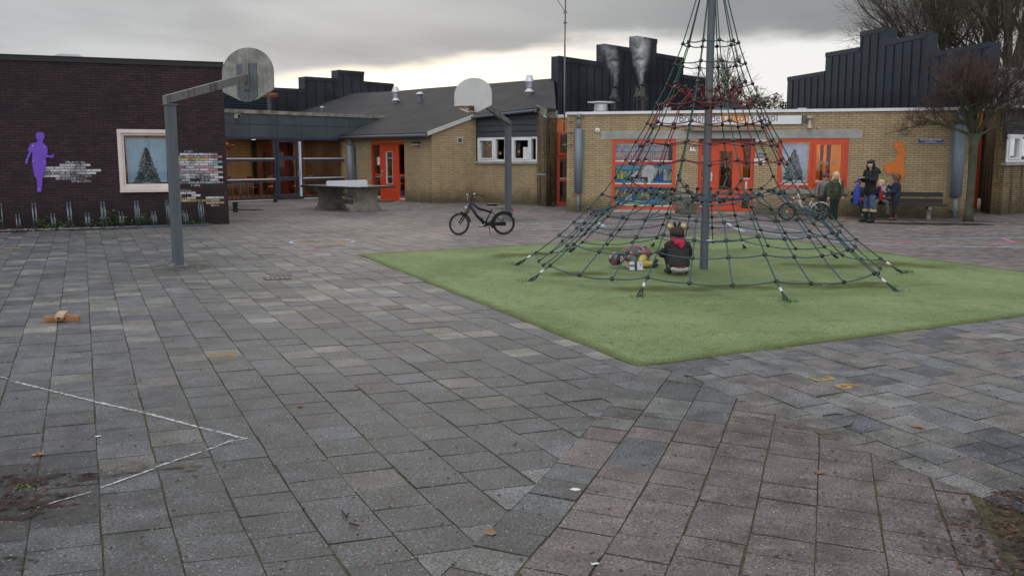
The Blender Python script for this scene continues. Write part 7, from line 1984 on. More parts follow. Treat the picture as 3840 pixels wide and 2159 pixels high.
# ================================================================== TREES
M_BARK = mat('dark_bark', (.050, .043, .032), .9, 0, .4, 8, 60, .5); M_BARKG = mat('grey_green_bark', (.060, .058, .040), .9, 0, .45, 5, 40, .6, tone=(.035, .045, .018)); M_TWIG = mat('reddish_twig', (.085, .055, .046), .85, 0, .4, 6); M_TWIGD = mat('bare_twig', (.085, .068, .048), .9, 0, .4, 6)
M_TWIGF = mat('far_twig', (.12, .10, .07), .9, 0, .4, 4)
def rot_dir(d, ang, az):
    d = d.normalized(); o = d.orthogonal().normalized(); o = Matrix.Rotation(az, 3, d) @ o
    return (Matrix.Rotation(ang, 3, o) @ d).normalized()
def bare_tree(base, H, tr_, label, seed, spread=1.0, lean=(0, 0), levels=5, mt=M_BARK, tw=M_TWIGD, nmul=1.12, minr=.0042, grp='tall bare trees behind the navy gable', fork=.28, name='bare_tree', cat='tree'):
    rr = random.Random(seed); g = empty(name, base, label, cat, grp)
    tk = MB(); lim = MB(); twg = MB()
    def grow(p, d, L, r, lv):
        nseg = 4 if lv < 2 else 3; pts = [p]; rs = [r]; cur = p.copy(); dd = d.copy()
        for i in range(nseg):
            dd = (dd + Vector((rr.uniform(-1, 1), rr.uniform(-1, 1), rr.uniform(-.5, .8)))*(.10+.05*lv)).normalized()
            cur = cur + dd*L/nseg; pts.append(cur.copy()); rs.append(r*(1-.42*(i+1)/nseg))
        tgt = tk if lv == 0 else (lim if lv <= 2 else twg)
        tgt.tube(pts, rs, 8 if lv == 0 else 5 if lv <= 2 else 3, caps=False)
        if lv >= levels: return
        nch = int((rr.choice((5, 6, 7)) if lv == 0 else rr.choice((4, 5, 6)) if lv < levels-1 else rr.choice((4, 5)))*nmul)
        for k in range(max(2, nch)):
            t_ = fork + (1-fork)*(k+rr.random())/nch if lv == 0 else .22 + .78*(k+rr.random())/nch
            ii = min(nseg-1, int(t_*nseg)); f = t_*nseg-ii
            q = pts[ii].lerp(pts[ii+1], min(1, f)); rad = rs[ii]*(1-f)+rs[ii+1]*f
            a_ = R(rr.uniform(22, 52))*spread*(1.05 if lv == 0 else 1)
            nd = rot_dir((pts[ii+1]-pts[ii]).normalized(), a_, rr.uniform(0, 6.28)); nd = (nd + Vector((0, 0, .12))).normalized()
            grow(q, nd, L*rr.uniform(.50, .74)*(1-.25*t_*(lv == 0)), max(minr, rad*rr.uniform(.32, .54)), lv+1)
        grow(pts[-1], dd, L*.62, max(minr, rs[-1]*.9), lv+1)
    grow(Vector(base), Vector((lean[0], lean[1], 1)).normalized(), H*.52, tr_, 0)
    P(tk, 'trunk', mt, g); P(lim, 'limbs', mt, g); P(twg, 'twigs', tw, g)
    return g
def at_px(px, Y): return Vector(((px-1920)/3466.0*Y, Y, 0))
bare_tree(at_px(3590, 47), 14.0, .28, 'leftmost tall bare tree, its crown spreading over the top step of the navy gable', 3, .95, (-.02, 0), 5, nmul=1.25)
bare_tree(at_px(3655, 52), 19, .38, 'thick trunked bare tree second from left behind the navy gable', 14, 1.05, (.03, 0), 5)
bare_tree(at_px(3745, 44), 17, .30, 'bare tree with twin upright stems above the small round tree', 5, .95, (0, 0), 5)
bare_tree(at_px(3790, 55), 19, .34, 'bare tree just behind the twin stemmed one near the right edge', 8, 1.0, (.02, 0), 5)
bare_tree(at_px(3900, 46), 17, .32, 'bare tree cut off by the right edge of the view', 11, 1.05, (-.12, 0), 5)
# far trees over the roof
bare_tree(at_px(2712, 80), 9.4, .16, 'small upright bare tree seen right beside the climbing mast', 21, .85, (0, 0), 4, M_TWIGF, M_TWIGF, 1.25, .016, 'far trees above the entrance roof', .2)
def far_bush(px, Y, h, w, seed, label, n_=2600, leafy=True):
    rr = random.Random(seed); base = at_px(px, Y); g = empty('distant_tree', base, label, 'tree', 'far trees above the entrance roof')
    tk = MB().tube([base, base+Vector((0, 0, h*.5))], [.15, .08], 6); P(tk, 'trunk', M_TWIGF, g)
    lf = MB(); cl = [(rr.uniform(-w, w)*.6, rr.uniform(-1, 1), h*rr.uniform(.5, .85), rr.uniform(.25, .5)*w*.6) for _ in range(9)]
    for j in range(n_):
        c_ = rr.choice(cl); a = rr.uniform(0, 6.28); b_ = rr.uniform(-1.2, 1.5); r_ = c_[3]*rr.random()**.45
        p = base + Vector((c_[0]+r_*math.cos(a)*math.cos(b_), c_[1]+r_*math.sin(a)*math.cos(b_), max(.5, c_[2]+r_*math.sin(b_))))
        leaf(lf, p, rr.uniform(.10, .26), 0, rr)
    P(lf, 'crown', [mat('far_foliage', (.15, .135, .075), .8, 0, .5, 2)], g)
    br = MB()
    for c_ in cl: 
        br.tube([base+Vector((0, 0, h*.4)), base+Vector((c_[0], c_[1], c_[2]))], [.07, .02], 4)
        for j in range(10): br.tube([base+Vector((c_[0], c_[1], c_[2])), base+Vector((c_[0]+rr.uniform(-1, 1)*c_[3]*1.2, c_[1], c_[2]+rr.uniform(-.3, 1.1)*c_[3]))], .012, 3)
    P(br, 'limbs', M_TWIGF, g)
far_bush(2840, 72, 7.9, 3.4, 2, 'round leafy far tree right of the mast above the white roof edge')
far_bush(2925, 78, 6.6, 3.4, 5, 'lower far tree touching the left end of the navy gable')
far_bush(2775, 76, 5.6, 2.6, 9, 'low bushy far tree behind the glazed gable')
# small pollarded round tree
tb = G(3630, 831)
def round_tree():
    rr = random.Random(15); g = empty('pollard_tree', (tb.x, tb.y, 0), 'small round topped bare tree with dense reddish twigs before the right brick corner', 'tree')
    fk = Vector((tb.x+.02, tb.y, 2.12)); tk = MB().tube([tb+Vector((0, 0, -.02)), tb+Vector((.0, 0, .25)), tb+Vector((.015, 0, 1.2)), tb+Vector((.0, 0, 1.9)), fk+Vector((0, 0, .12))], [.135, .105, .095, .11, .16], 12)
    P(tk, 'trunk', M_BARKG, g)
    lim, tw_ = MB(), MB()
    def sub_br(p, d, L, r, lv):
        pts = [p]; cur = p.copy(); dd = d.copy(); n_ = 4
        for i in range(n_):
            dd = (dd + Vector((rr.uniform(-1, 1), rr.uniform(-1, 1), rr.uniform(-.55, 1.0)))*(.18 if lv < 2 else .22)).normalized(); cur = cur + dd*L/n_
            if cur.z > 4.3: dd.z *= .3
            pts.append(cur.copy())
        (lim if lv < 2 else tw_).tube(pts, [r*(1-.6*i/n_) for i in range(n_+1)], 5 if lv < 2 else 3, caps=False)
        if lv >= 4: return
        for k in range({0: 7, 1: 6, 2: 5, 3: 4}[lv]):
            t_ = .3+.7*rr.random(); ii = min(n_-1, int(t_*n_)); q = pts[ii].lerp(pts[ii+1], t_*n_-ii)
            nd = rot_dir(pts[ii+1]-pts[ii], R(rr.uniform(18, 55)), rr.uniform(0, 6.28)); nd = (nd+Vector((0, 0, .22 if lv > 1 else .08))).normalized()
            sub_br(q, nd, L*rr.uniform(.42, .66), max(.0042, r*.5), lv+1)
    for k in range(11):
        a = 2*math.pi*k/11 + rr.uniform(-.2, .2); el = rr.uniform(.38, 1.1)
        d = Vector((math.cos(a)*math.cos(el), math.sin(a)*math.cos(el), math.sin(el)))
        sub_br(fk + Vector((d.x*.1, d.y*.1, .08)), d, rr.uniform(1.15, 1.5), .042, 0)
    for k in range(3):
        d = Vector((rr.uniform(-.3, .3), rr.uniform(-.3, .3), 1)).normalized(); sub_br(fk+Vector((0, 0, .15)), d, 1.15, .045, 0)
    P(lim, 'limbs', M_BARKG, g); P(tw_, 'twigs', M_TWIG, g)
round_tree()
# ================================================================== PEOPLE
M_SKIN = mat('skin', (.46, .27, .20), .55, 0, .06, 8, 60, .03); M_SKINP = mat('pale_skin', (.56, .36, .29), .55, 0, .06, 8, 60, .03)
M_EYE = mat('dark_eye', (.02, .015, .012), .2); M_LIP = mat('lips', (.30, .09, .08), .5)
def fabric(name, col, var=.25, rough=.85, fold=.5, sc_=14): return mat(name, col, rough, 0, var, sc_, 120, fold, dist=.012)
def blob(name, prims, mt, parent, vox=.010, smooth=3, keep=None):
    """one continuous surface grown round tapered limbs; prims: ('c', p, r, q, s) or ('e', centre, radii[, matrix])"""
    mb = MB()
    for pr in prims:
        if pr[0] == 'c':
            p, r, q, s_ = Vector(pr[1]), pr[2], Vector(pr[3]), pr[4]
            mb.ell(p, r, 8); mb.ell(q, s_, 8)
            if (q-p).length > 1e-4: mb.tube([p, q], [r, s_], 12)
        else: mb.ell(Vector(pr[1]), pr[2], 10, 0, pr[3] if len(pr) > 3 else None)
    o = mb.build(name, mt, parent)
    md = o.modifiers.new('r', 'REMESH'); md.mode = 'VOXEL'; md.voxel_size = vox; md.use_smooth_shade = True
    bpy.context.view_layer.update()
    me = bpy.data.meshes.new_from_object(o.evaluated_get(bpy.context.evaluated_depsgraph_get()))
    o.modifiers.clear(); old = o.data; o.data = me; me.name = name; bpy.data.meshes.remove(old)
    bm = bmesh.new(); bm.from_mesh(me)
    for _ in range(smooth): bmesh.ops.smooth_vert(bm, verts=bm.verts, factor=.5, use_axis_x=True, use_axis_y=True, use_axis_z=True)
    for f in bm.faces: f.smooth = True
    bm.to_mesh(me); bm.free()
    if not me.materials: me.materials.append(mt if not isinstance(mt, list) else mt[0])
    return o
def hand(w, d, up, side=1, curl=.4, k=1.0):
    """palm, four bent fingers of different length and a thumb, from wrist w along d; up = back of the hand"""
    w, d = Vector(w), Vector(d).normalized(); up = Vector(up); up = (up - d*up.dot(d)).normalized(); s_ = d.cross(up)*side
    pr = []; c_ = w + d*.040*k
    M_ = Matrix((s_, d, up)).transposed()
    pr.append(('e', c_, (.034*k, .042*k, .014*k), M_))
    for i, L in enumerate((.052, .060, .056, .044)):
        b_ = w + d*.074*k + s_*(.024-.016*i)*k
        d1 = (d*math.cos(curl) - up*math.sin(curl)); d2 = (d*math.cos(curl*2.2) - up*math.sin(curl*2.2))
        m_ = b_ + d1*L*.5*k; pr += [('c', b_, .0085*k, m_, .008*k), ('c', m_, .008*k, m_ + d2*L*.5*k, .0068*k)]
    t0 = w + d*.022*k + s_*.028*k; t1 = t0 + (d*.6+s_*.8-up*.2).normalized()*.028*k
    pr += [('c', t0, .011*k, t1, .009*k), ('c', t1, .009*k, t1 + (d*.9+s_*.2-up*.4).normalized()*.024*k, .0075*k)]
    return pr
def pose(H):
    j = dict(head=(0, .012, .925), neck=(0, 0, .835), chest=(0, 0, .735), pelvis=(0, 0, .53))
    for n_, s_ in (('L', -1), ('R', 1)):
        j['sh'+n_] = (s_*.105, 0, .795); j['el'+n_] = (s_*.135, -.01, .640); j['wr'+n_] = (s_*.145, .03, .500)
        j['hi'+n_] = (s_*.05, 0, .515); j['kn'+n_] = (s_*.058, .012, .285); j['an'+n_] = (s_*.06, -.01, .05); j['to'+n_] = (s_*.068, .085, .018)
    return {k: Vector(v)*H for k, v in j.items()}
def figure(label, loc, rz, J, H, look=(0, 1, 0), g=1.0, hs=1.0, coat=None, legs=None, shoe=None, hair=None, skin=M_SKINP, coat_low=None, sleeves=True, handd=None, boots_h=.0, flare=0.0, puff=1.0, extra=None, hand_up=None, show_face=True, curl=.5):
    root = empty('person', loc, label, 'person', rz=rz)
    V = lambda k: Vector(J[k])
    hr = .112*hs*(H/1.2)**.25; lk = Vector(look).normalized(); up = (V('head')-V('neck')).normalized()
    rt_ = lk.cross(up).normalized(); up2 = rt_.cross(lk).normalized(); HM = Matrix((rt_, lk, up2)).transposed()
    hc = V('head')
    def hp(x, y, z): return hc + HM @ Vector((x*hr, y*hr, z*hr))
    a = .040*g; pr = [('e', hc, (hr*.72, hr*.86, hr*1.0), HM), ('e', hp(0, .22, -.52), (hr*.46, hr*.50, hr*.44), HM), ('c', V('neck')-up*.02, .036*g, hc-up*hr*.4, .034*g),
          ('e', hp(0, .86, -.15), (hr*.10, hr*.16, hr*.17), HM), ('e', hp(.70, -.02, -.12), (hr*.10, hr*.17, hr*.24), HM), ('e', hp(-.70, -.02, -.12), (hr*.10, hr*.17, hr*.24), HM),
          ('c', V('chest'), .095*g, V('pelvis'), .09*g), ('c', V('shL'), .045*g, V('shR'), .045*g), ('c', V('neck'), .04*g, V('chest'), .09*g), ('c', V('hiL'), .06*g, V('hiR'), .06*g)]
    for s_ in 'LR':
        pr += [('c', V('sh'+s_), .040*g, V('el'+s_), .031*g), ('c', V('el'+s_), .031*g, V('wr'+s_), .021*g), ('c', V('hi'+s_), .062*g, V('kn'+s_), .044*g), ('c', V('kn'+s_), .044*g, V('an'+s_), .028*g), ('c', V('an'+s_), .028*g, V('to'+s_), .022*g)]
        d = (handd or {}).get(s_) or (V('wr'+s_)-V('el'+s_)); u_ = (hand_up or {}).get(s_) or Vector((0, 1, .2)) if True else 0
        if Vector(d).normalized().cross(Vector(u_).normalized()).length < .2: u_ = Vector((1, 0, .1))
        pr += hand(V('wr'+s_), d, u_, 1 if s_ == 'L' else -1, curl, .78*(H/1.2)**.6)
    blob('body', pr, skin, root, .0075, 2)
    if show_face:
        for s_ in (-1, 1):
            MB().ell(hp(.28*s_, .80, .02), (hr*.10, hr*.05, hr*.06), 6, 0, HM).build('eye', M_EYE, root)
            MB().ell(hp(.28*s_, .82, .20), (hr*.16, hr*.03, hr*.03), 6, 0, HM).build('eyebrow', hair[0] if hair else M_EYE, root)
        MB().ell(hp(0, .80, -.52), (hr*.20, hr*.05, hr*.05), 6, 0, HM).build('mouth', M_LIP, root)
    if coat:
        q = [('c', V('neck')-up*.035, .052*g, V('chest'), .118*g*puff), ('c', V('shL'), .058*g*puff, V('shR'), .058*g*puff), ('c', V('chest'), .118*g*puff, V('pelvis'), .115*g*puff), ('c', V('hiL')*.6+V('pelvis')*.4, .095*g*puff, V('hiR')*.6+V('pelvis')*.4, .095*g*puff)]
        if coat_low is not None:
            for i in range(7):
                t_ = i/6; c_ = V('hiL').lerp(V('hiR'), t_); q.append(('c', c_, .088*g*puff, c_-Vector((0, 0, coat_low)), .080*g*puff))
        for s_ in 'LR':
            w_ = V('wr'+s_); e_ = V('el'+s_); q += [('c', V('sh'+s_), .058*g*puff, e_, .049*g*puff), ('c', e_, .049*g*puff, w_+(e_-w_)*.08, .037*g*puff)]
        if puff > 1.05:
            for i in range(6): p_ = V('chest').lerp(V('pelvis'), i/5); q.append(('e', p_, (.150*g*puff, .125*g*puff, .030)))
        blob('jacket', q, coat, root, .010, 3)
    if legs:
        q = [('c', V('hiL'), .074*g, V('hiR'), .074*g), ('c', V('pelvis'), .085*g, (V('hiL')+V('hiR'))/2, .08*g)]
        for s_ in 'LR': q += [('c', V('hi'+s_), .074*g, V('kn'+s_), .055*g), ('c', V('kn'+s_), .055*g, V('an'+s_)+Vector((0, 0, .01 if boots_h < .1 else boots_h+.02)), (.042+flare)*g)]
        blob('trousers', q, legs, root, .010, 3)
    if shoe:
        for s_ in 'LR':
            q = [('c', V('an'+s_)+Vector((0, 0, boots_h)), (.046 if boots_h < .1 else .058)*g, V('an'+s_)-(V('to'+s_)-V('an'+s_)).normalized()*.012, .042*g), ('c', V('an'+s_)-Vector((0, 0, .015)), .036*g, V('to'+s_)+Vector((0, 0, .012)), .032*g), ('e', V('to'+s_)+Vector((0, 0, .008)), (.040*g, .052*g, .026*g))]
            blob('boot' if boots_h > .05 else 'shoe', q, shoe, root, .008, 2)
    if hair:
        blob('hair', [('e', hp(*p), tuple(r_*hr for r_ in rr_), HM) for p, rr_ in hair[1]], hair[0], root, .0075, 1)
    return root, hp, HM, hr
J0 = lambda H: pose(H)
SH = [((0, -.12, .30), (.80, .88, .80)), ((0, .45, .72), (.60, .42, .22)), ((0, -.45, -.15), (.66, .50, .60))]
# ---- woman
H = 1.60; J = pose(H)
wp = G(3257, 833)
J['elL'] = Vector((-.20, .05, 1.06)); J['wrL'] = Vector((-.10, .30, 1.13)); J['elR'] = Vector((.20, .04, 1.06)); J['wrR'] = Vector((.07, .30, 1.12)); J['anL'] = Vector((-.115, -.02, .06)); J['anR'] = Vector((.115, .0, .06)); J['knL'].x = -.10; J['knR'].x = .10; J['toL'] = Vector((-.15, .13, .03)); J['toR'] = Vector((.13, .15, .03)); J['head'] = Vector((0, .03, 1.465))
M_JBLK = fabric('black_jacket', (.010, .011, .014), .3); M_JEAN = fabric('blue_jeans', (.060, .095, .18), .3)
wo_, hp, HM, hr = figure('woman in black hooded jacket, blue jeans and fur topped boots standing before the bench', (wp.x, wp.y, 0), R(112), J, H, look=(-.35, .95, -.02), g=1.22, hs=.93, coat=M_JBLK, legs=M_JEAN, shoe=fabric('black_leather', (.012, .011, .011), .2, .45), skin=M_SKINP, coat_low=.10, boots_h=.20,
       hair=(mat('black_hair', (.008, .007, .008), .45), [((0, -.15, .28), (.86, .95, .86)), ((0, .62, .50), (.66, .32, .34)), ((-.72, -.05, -.45), (.26, .62, .80)), ((.72, -.05, -.45), (.26, .62, .80)), ((0, -.55, -.50), (.78, .42, .80))]), handd={'L': Vector((.5, .8, .2)), 'R': Vector((-.4, .9, 0))}, hand_up={'L': Vector((0, 0, 1)), 'R': Vector((0, 0, 1))})
blob('hood', [('e', (0, -.12, 1.31), (.12, .12, .085)), ('e', (0, -.22, 1.27), (.09, .08, .05)), ('c', (-.09, -.02, 1.32), .05, (.09, -.02, 1.32), .05)], M_JBLK, wo_, .010, 3)
for s_ in 'LR': MB().lathe([(.070, .262), (.088, .268), (.090, .318), (.070, .326)], (J['an'+s_].x, J['an'+s_].y, 0), 14).build('fur_cuff', mat('tan_fleece', (.42, .30, .18), .95, 0, .3, 40, 150, .8), wo_)
# blue bag hanging from her hands
bgp = wo_.matrix_basis @ Vector((0, .40, 1.06))
bag = empty('blue_bag', bgp, 'blue cloth bag hanging from the woman\'s hands beside the bench', 'bag')
M_BAG = fabric('royal_blue_cloth', (.020, .055, .36), .3, .7)
mb = MB(); rows = []
for i in range(9):
    t_ = i/8; z = -.08-.52*t_; wd_ = .028+.055*math.sin(min(1, t_*1.3)*1.5) - .03*max(0, t_-.6)/.4; th = .02+.025*math.sin(t_*3)
    rows.append([Vector((bgp.x + wd_*math.cos(a) + .014*math.sin(3*a+i*1.7) + (-.05*t_), bgp.y + th*math.sin(a) + .01*math.sin(4*a+i*2), bgp.z + z)) for a in [2*math.pi*k/16 for k in range(16)]])
vs = [p for r_ in rows for p in r_]; mb.mesh(vs, [(i*16+k, i*16+(k+1) % 16, (i+1)*16+(k+1) % 16, (i+1)*16+k) for i in range(8) for k in range(16)], 0, True)
P(mb, 'bag_body', M_BAG, bag); P(MB().tube([bgp+Vector((-.03, 0, -.12)), bgp+Vector((-.01, .0, .05)), bgp+Vector((.0, -.01, .09)), bgp+Vector((.03, 0, -.12))], .012, 6), 'handle', M_BAG, bag)
# ---- girl
H = 1.24; J = pose(H); p = G(3127, 822)
J['wrL'] = Vector((-.185, .06, .62)); J['wrR'] = Vector((.185, .05, .61)); J['elL'] = Vector((-.175, .0, .79)); J['elR'] = Vector((.175, 0, .79))
J['anL'] = Vector((-.03, .0, .05)); J['anR'] = Vector((.075, 0, .05)); J['toL'] = Vector((-.04, .10, .02)); J['toR'] = Vector((.085, .10, .02)); J['knL'].x = -.04
M_BLOND = mat('pale_blond_hair', (.60, .46, .27), .55, 0, .3, 30, 90, .5)
gr, hp, HM, hr = figure('girl with long blond hair in a padded olive green jacket and dark flared trousers', (p.x, p.y, 0), R(176), J, H, look=(.10, 1, .02), g=.98, hs=1.0, coat=fabric('olive_padded_jacket', (.050, .062, .032), .3, .6, .6, 9), legs=fabric('dark_green_trousers', (.010, .022, .018)), shoe=fabric('dark_shoe', (.015, .015, .015)), coat_low=.06, flare=.022, puff=1.12,
       hair=(M_BLOND, [((0, -.15, .30), (.84, .92, .82)), ((-.66, -.02, -.35), (.26, .55, .85)), ((-.78, .10, -1.15), (.34, .42, .75)), ((-.95, .15, -1.9), (.36, .32, .72)), ((.62, -.10, -.5), (.24, .5, .9)), ((.66, 0, -1.35), (.24, .3, .7)), ((.62, .05, -2.0), (.16, .2, .4)), ((0, -.55, -1.0), (.75, .30, 1.3))]))
for i in range(5): MB().lathe([(.158, -.004), (.160, 0), (.158, .004)], (0, 0, .66+i*.075), 20, 0, Matrix.Diagonal((.95, .86, 1))).build('quilt_seam', M_SEAM, gr)
MB().tube([(0, .118, .66), (0, .128, .80), (0, .11, .95)], .005, 6).build('zip', M_FERR, gr)
# ---- boy with beanie
H = 1.20; J = pose(H); p = G(3078, 818)
off = Vector((-.10, 0, 0))
for k_ in ('head', 'neck'): J[k_] += Vector((-.085, 0, -.02))
for k_ in ('chest', 'shL', 'shR'): J[k_] += Vector((-.055, 0, -.02))
J['elR'] = Vector((.155, .03, .80)); J['wrR'] = Vector((.175, .10, .66)); J['elL'] = Vector((-.20, .02, .78)); J['wrL'] = Vector((-.17, .09, .64))
boy, hp, HM, hr = figure('smiling child in a slate grey beanie and shiny silver jacket leaning by the silver bicycle', (p.x, p.y, 0), R(180), J, H, look=(.05, 1, -.05), g=1.0, hs=1.0, coat=mat('shiny_silver_jacket', (.16, .145, .145), .30, .45, .35, 12, 60, .9, dist=.02), legs=fabric('charcoal_trousers', (.025, .027, .034)), shoe=fabric('dark_shoe', (.015, .015, .015)), coat_low=.03, puff=1.1, skin=M_SKIN)
blob('beanie', [('e', hp(0, -.10, .42), (.86*hr, .96*hr, .72*hr), HM), ('e', hp(0, -.12, .98), (.50*hr, .55*hr, .30*hr), HM)], fabric('slate_knit', (.060, .068, .085), .3, .95, .8, 40), boy, .008, 2)
MB().tube([hp(math.cos(a)*.84, -.06+math.sin(a)*.95, .22+.10*math.sin(a)) for a in [2*math.pi*k/20 for k in range(20)]], .013, 8, closed=True).build('beanie_rim', fabric('slate_knit', (.060, .068, .085)), boy)
blob('collar', [('e', Vector(J['neck'])+Vector((0, .01, -.02)), (.085, .08, .035))], mat('light_grey_lining', (.35, .34, .36), .6), boy, .008, 2)
MB().tube([Vector(J['pelvis'])+Vector((0, .135, 0)), Vector(J['chest'])+Vector((0, .135, 0)), Vector(J['neck'])+Vector((0, .08, -.03))], .005, 6).build('zip', M_SEAM, boy)
# ---- standing boy with snack
H = 1.19; J = pose(H); p = G(3353, 826)
J['elR'] = Vector((.15, .06, .80)); J['wrR'] = Vector((.06, .20, .90)); J['elL'] = Vector((-.16, .05, .75)); J['wrL'] = Vector((-.10, .22, .72))
M_BRN = mat('brown_hair', (.12, .060, .032), .6, 0, .4, 30, 90, .5)
sb, hp, HM, hr = figure('brown haired boy in navy coat and brown boots standing with a snack bag', (p.x, p.y, 0), R(72), J, H, look=(.05, 1, -.05), g=1.03, hs=1.02, coat=fabric('navy_coat', (.014, .024, .055), .3), legs=fabric('black_trousers', (.014, .016, .018)), shoe=fabric('brown_suede', (.12, .055, .035), .3), coat_low=.10, boots_h=.08, puff=1.04, hair=(M_BRN, [((0, -.15, .26), (.92, 1.0, .86)), ((0, .50, .62), (.68, .40, .26)), ((0, -.50, -.25), (.78, .50, .60)), ((-.66, .10, -.05), (.24, .45, .45)), ((.66, .10, -.05), (.24, .45, .45))]), handd={'R': Vector((-.2, .1, 1)), 'L': Vector((.2, 1, .4))})
blob('collar', [('e', Vector(J['neck'])+Vector((0, -.03, -.01)), (.09, .075, .04))], mat('red_lining', (.35, .02, .03), .7), sb, .008, 2)
sp = sb.matrix_basis @ Vector((-.06, .31, .77))
sn = empty('snack_bag', sp, 'crinkled white blue and orange snack bag held by the brown haired boy', 'snack bag')
P(MB().mesh([sp+Vector(v) for v in ((-.045, -.02, 0), (.045, -.02, 0), (.05, .02, 0), (-.05, .02, 0), (-.065, -.025, .12), (.065, -.03, .125), (.06, .03, .115), (-.06, .025, .13))], [(0, 1, 5, 4), (1, 2, 6, 5), (2, 3, 7, 6), (3, 0, 4, 7), (3, 2, 1, 0)]), 'foil', mat('foil_print', (.42, .40, .46), .35, .1, .4, 60, 60, .3, tone=(.10, .16, .42)), sn)
P(MB().box(sp+Vector((0, 0, .012)), (.10, .055, .045)), 'orange_base', mat('snack_orange', (.50, .20, .06), .4), sn)
# ---- seated figures on the bench
rzb = math.atan2(-D.n.x, D.n.y)
def seated(H, spread, kneez=.40):
    J = pose(H); dz = .47*H/1.2 - J['pelvis'].z + .06
    for k_ in ('head', 'neck', 'chest', 'pelvis', 'shL', 'shR', 'hiL', 'hiR'): J[k_] = J[k_] + Vector((0, 0, dz))
    for n_, s_ in (('L', -1), ('R', 1)):
        J['kn'+n_] = Vector((s_*(.07+spread), .30, .44)); J['an'+n_] = Vector((s_*(.08+spread*1.2), .33, .12)); J['to'+n_] = Vector((s_*(.10+spread*1.2), .42, .075))
    return J, dz
s_, _ = D.sz(c7(1478, 700), .6); pp = D.pt(s_, 0, .62)
J, dz = seated(1.12, .07)
J['elL'] = Vector((-.17, .08, .62)); J['wrL'] = Vector((-.10, .16, .60)); J['elR'] = Vector((.16, .12, .66)); J['wrR'] = Vector((.05, .15, .86)); J['head'] += Vector((0, .03, -.02))
st_, hp, HM, hr = figure('blond boy in red shirt and navy jacket sitting with a hand at his mouth', pp, rzb, J, 1.12, look=(.1, 1, -.12), g=.95, hs=1.02, coat=fabric('navy_red_jacket', (.022, .022, .050), .5), legs=fabric('grey_green_trousers', (.105, .130, .105), .25), shoe=fabric('black_green_shoe', (.015, .018, .015)), hair=(mat('short_blond_hair', (.62, .50, .30), .6, 0, .25, 30, 90, .5), [((0, -.10, .34), (.84, .92, .76)), ((0, .50, .72), (.60, .36, .20))]), handd={'R': Vector((-.3, .1, 1)), 'L': Vector((.5, .8, 0))})
blob('shirt_front', [('c', Vector(J['chest'])+Vector((0, .070, .04)), .045, Vector(J['pelvis'])+Vector((0, .085, .02)), .055)], mat('bright_red_cotton', (.50, .015, .02), .8), st_, .008, 2)
for s2_ in (-1, 1): MB().tube([Vector(J['neck'])+Vector((.05*s2_, .05, -.02)), Vector(J['chest'])+Vector((.055*s2_, .12, 0)), Vector(J['pelvis'])+Vector((.07*s2_, .135, .05))], .010, 6).build('blue_piping', mat('blue_piping', (.04, .12, .45), .6), st_)
MB().tube([Vector(J['neck'])+Vector((.03, .03, .0)), Vector(J['shR'])+Vector((.02, .02, .04)), Vector(J['shR'])+Vector((.05, .0, .0))], [.02, .03, .02], 8).build('red_collar', mat('bright_red_cotton', (.50, .015, .02), .8), st_)
s_, _ = D.sz(c7(1205, 700), .6); pp = D.pt(s_, 0, .62)
J, dz = seated(1.10, .0)
J['elL'] = Vector((-.19, .03, .66)); J['wrL'] = Vector((-.12, .17, .72)); J['elR'] = Vector((.17, .03, .66)); J['wrR'] = Vector((.10, .17, .62))
for k_ in ('head', 'neck'): J[k_] += Vector((.10, .0, -.02))
for n_ in 'LR': J['kn'+n_] += Vector((-.04, 0, 0)); J['an'+n_] += Vector((-.10, -.03, 0)); J['to'+n_] += Vector((-.14, -.03, 0))
h_, hp, HM, hr = figure('child in navy sleeves and red jumper sitting mostly hidden behind the woman', pp, rzb, J, 1.10, look=(.2, 1, 0), g=.93, coat=fabric('navy_sleeves', (.014, .018, .036)), legs=fabric('dark_navy_trousers', (.020, .024, .040)), shoe=fabric('blue_white_shoe', (.10, .12, .17), .5), hair=(M_BRN, SH))
blob('jumper_hem', [('e', Vector(J['pelvis'])+Vector((0, .02, .02)), (.135, .125, .055))], mat('bright_red_cotton', (.50, .015, .02), .8), h_, .008, 2)
# ---- crouching child, seen from behind
cp_ = G(2540, 1032); k = 1.0
J = {k_: Vector(v) for k_, v in dict(head=(0, .10, .555), neck=(0, .05, .45), chest=(0, .0, .34), pelvis=(0, -.10, .145), shL=(-.125, .03, .40), shR=(.125, .03, .40), elL=(-.205, .12, .27), elR=(.205, .12, .26), wrL=(-.10, .25, .22), wrR=(.10, .25, .21),
     hiL=(-.07, -.08, .14), hiR=(.07, -.08, .14), knL=(-.135, .17, .30), knR=(.135, .17, .30), anL=(-.115, -.015, .055), anR=(.115, -.015, .055), toL=(-.14, .09, .022), toR=(.14, .09, .022)).items()}
M_JDK = fabric('brown_black_jacket', (.024, .021, .019), .35, .8, .7, 10)
M_DKBR = mat('dark_brown_hair', (.030, .018, .013), .5, 0, .4, 30, 90, .5)
cr_, hp, HM, hr = figure('crouching child seen from behind, dark jacket, pink hood and gold bobbles in the hair', (cp_.x, cp_.y, .025), R(2), J, 1.15, look=(.05, 1, -.15), g=1.0, hs=.94, coat=M_JDK, legs=fabric('black_leggings', (.014, .013, .014)), shoe=fabric('dark_grey_shoe', (.030, .028, .032)), puff=1.12, hair=(M_DKBR, [((0, -.12, .15), (.90, .95, .95)), ((0, -.35, -.40), (.80, .55, .70)), ((0, -.30, .75), (.50, .45, .35)), ((-.45, -.45, -.95), (.35, .30, .5))]))
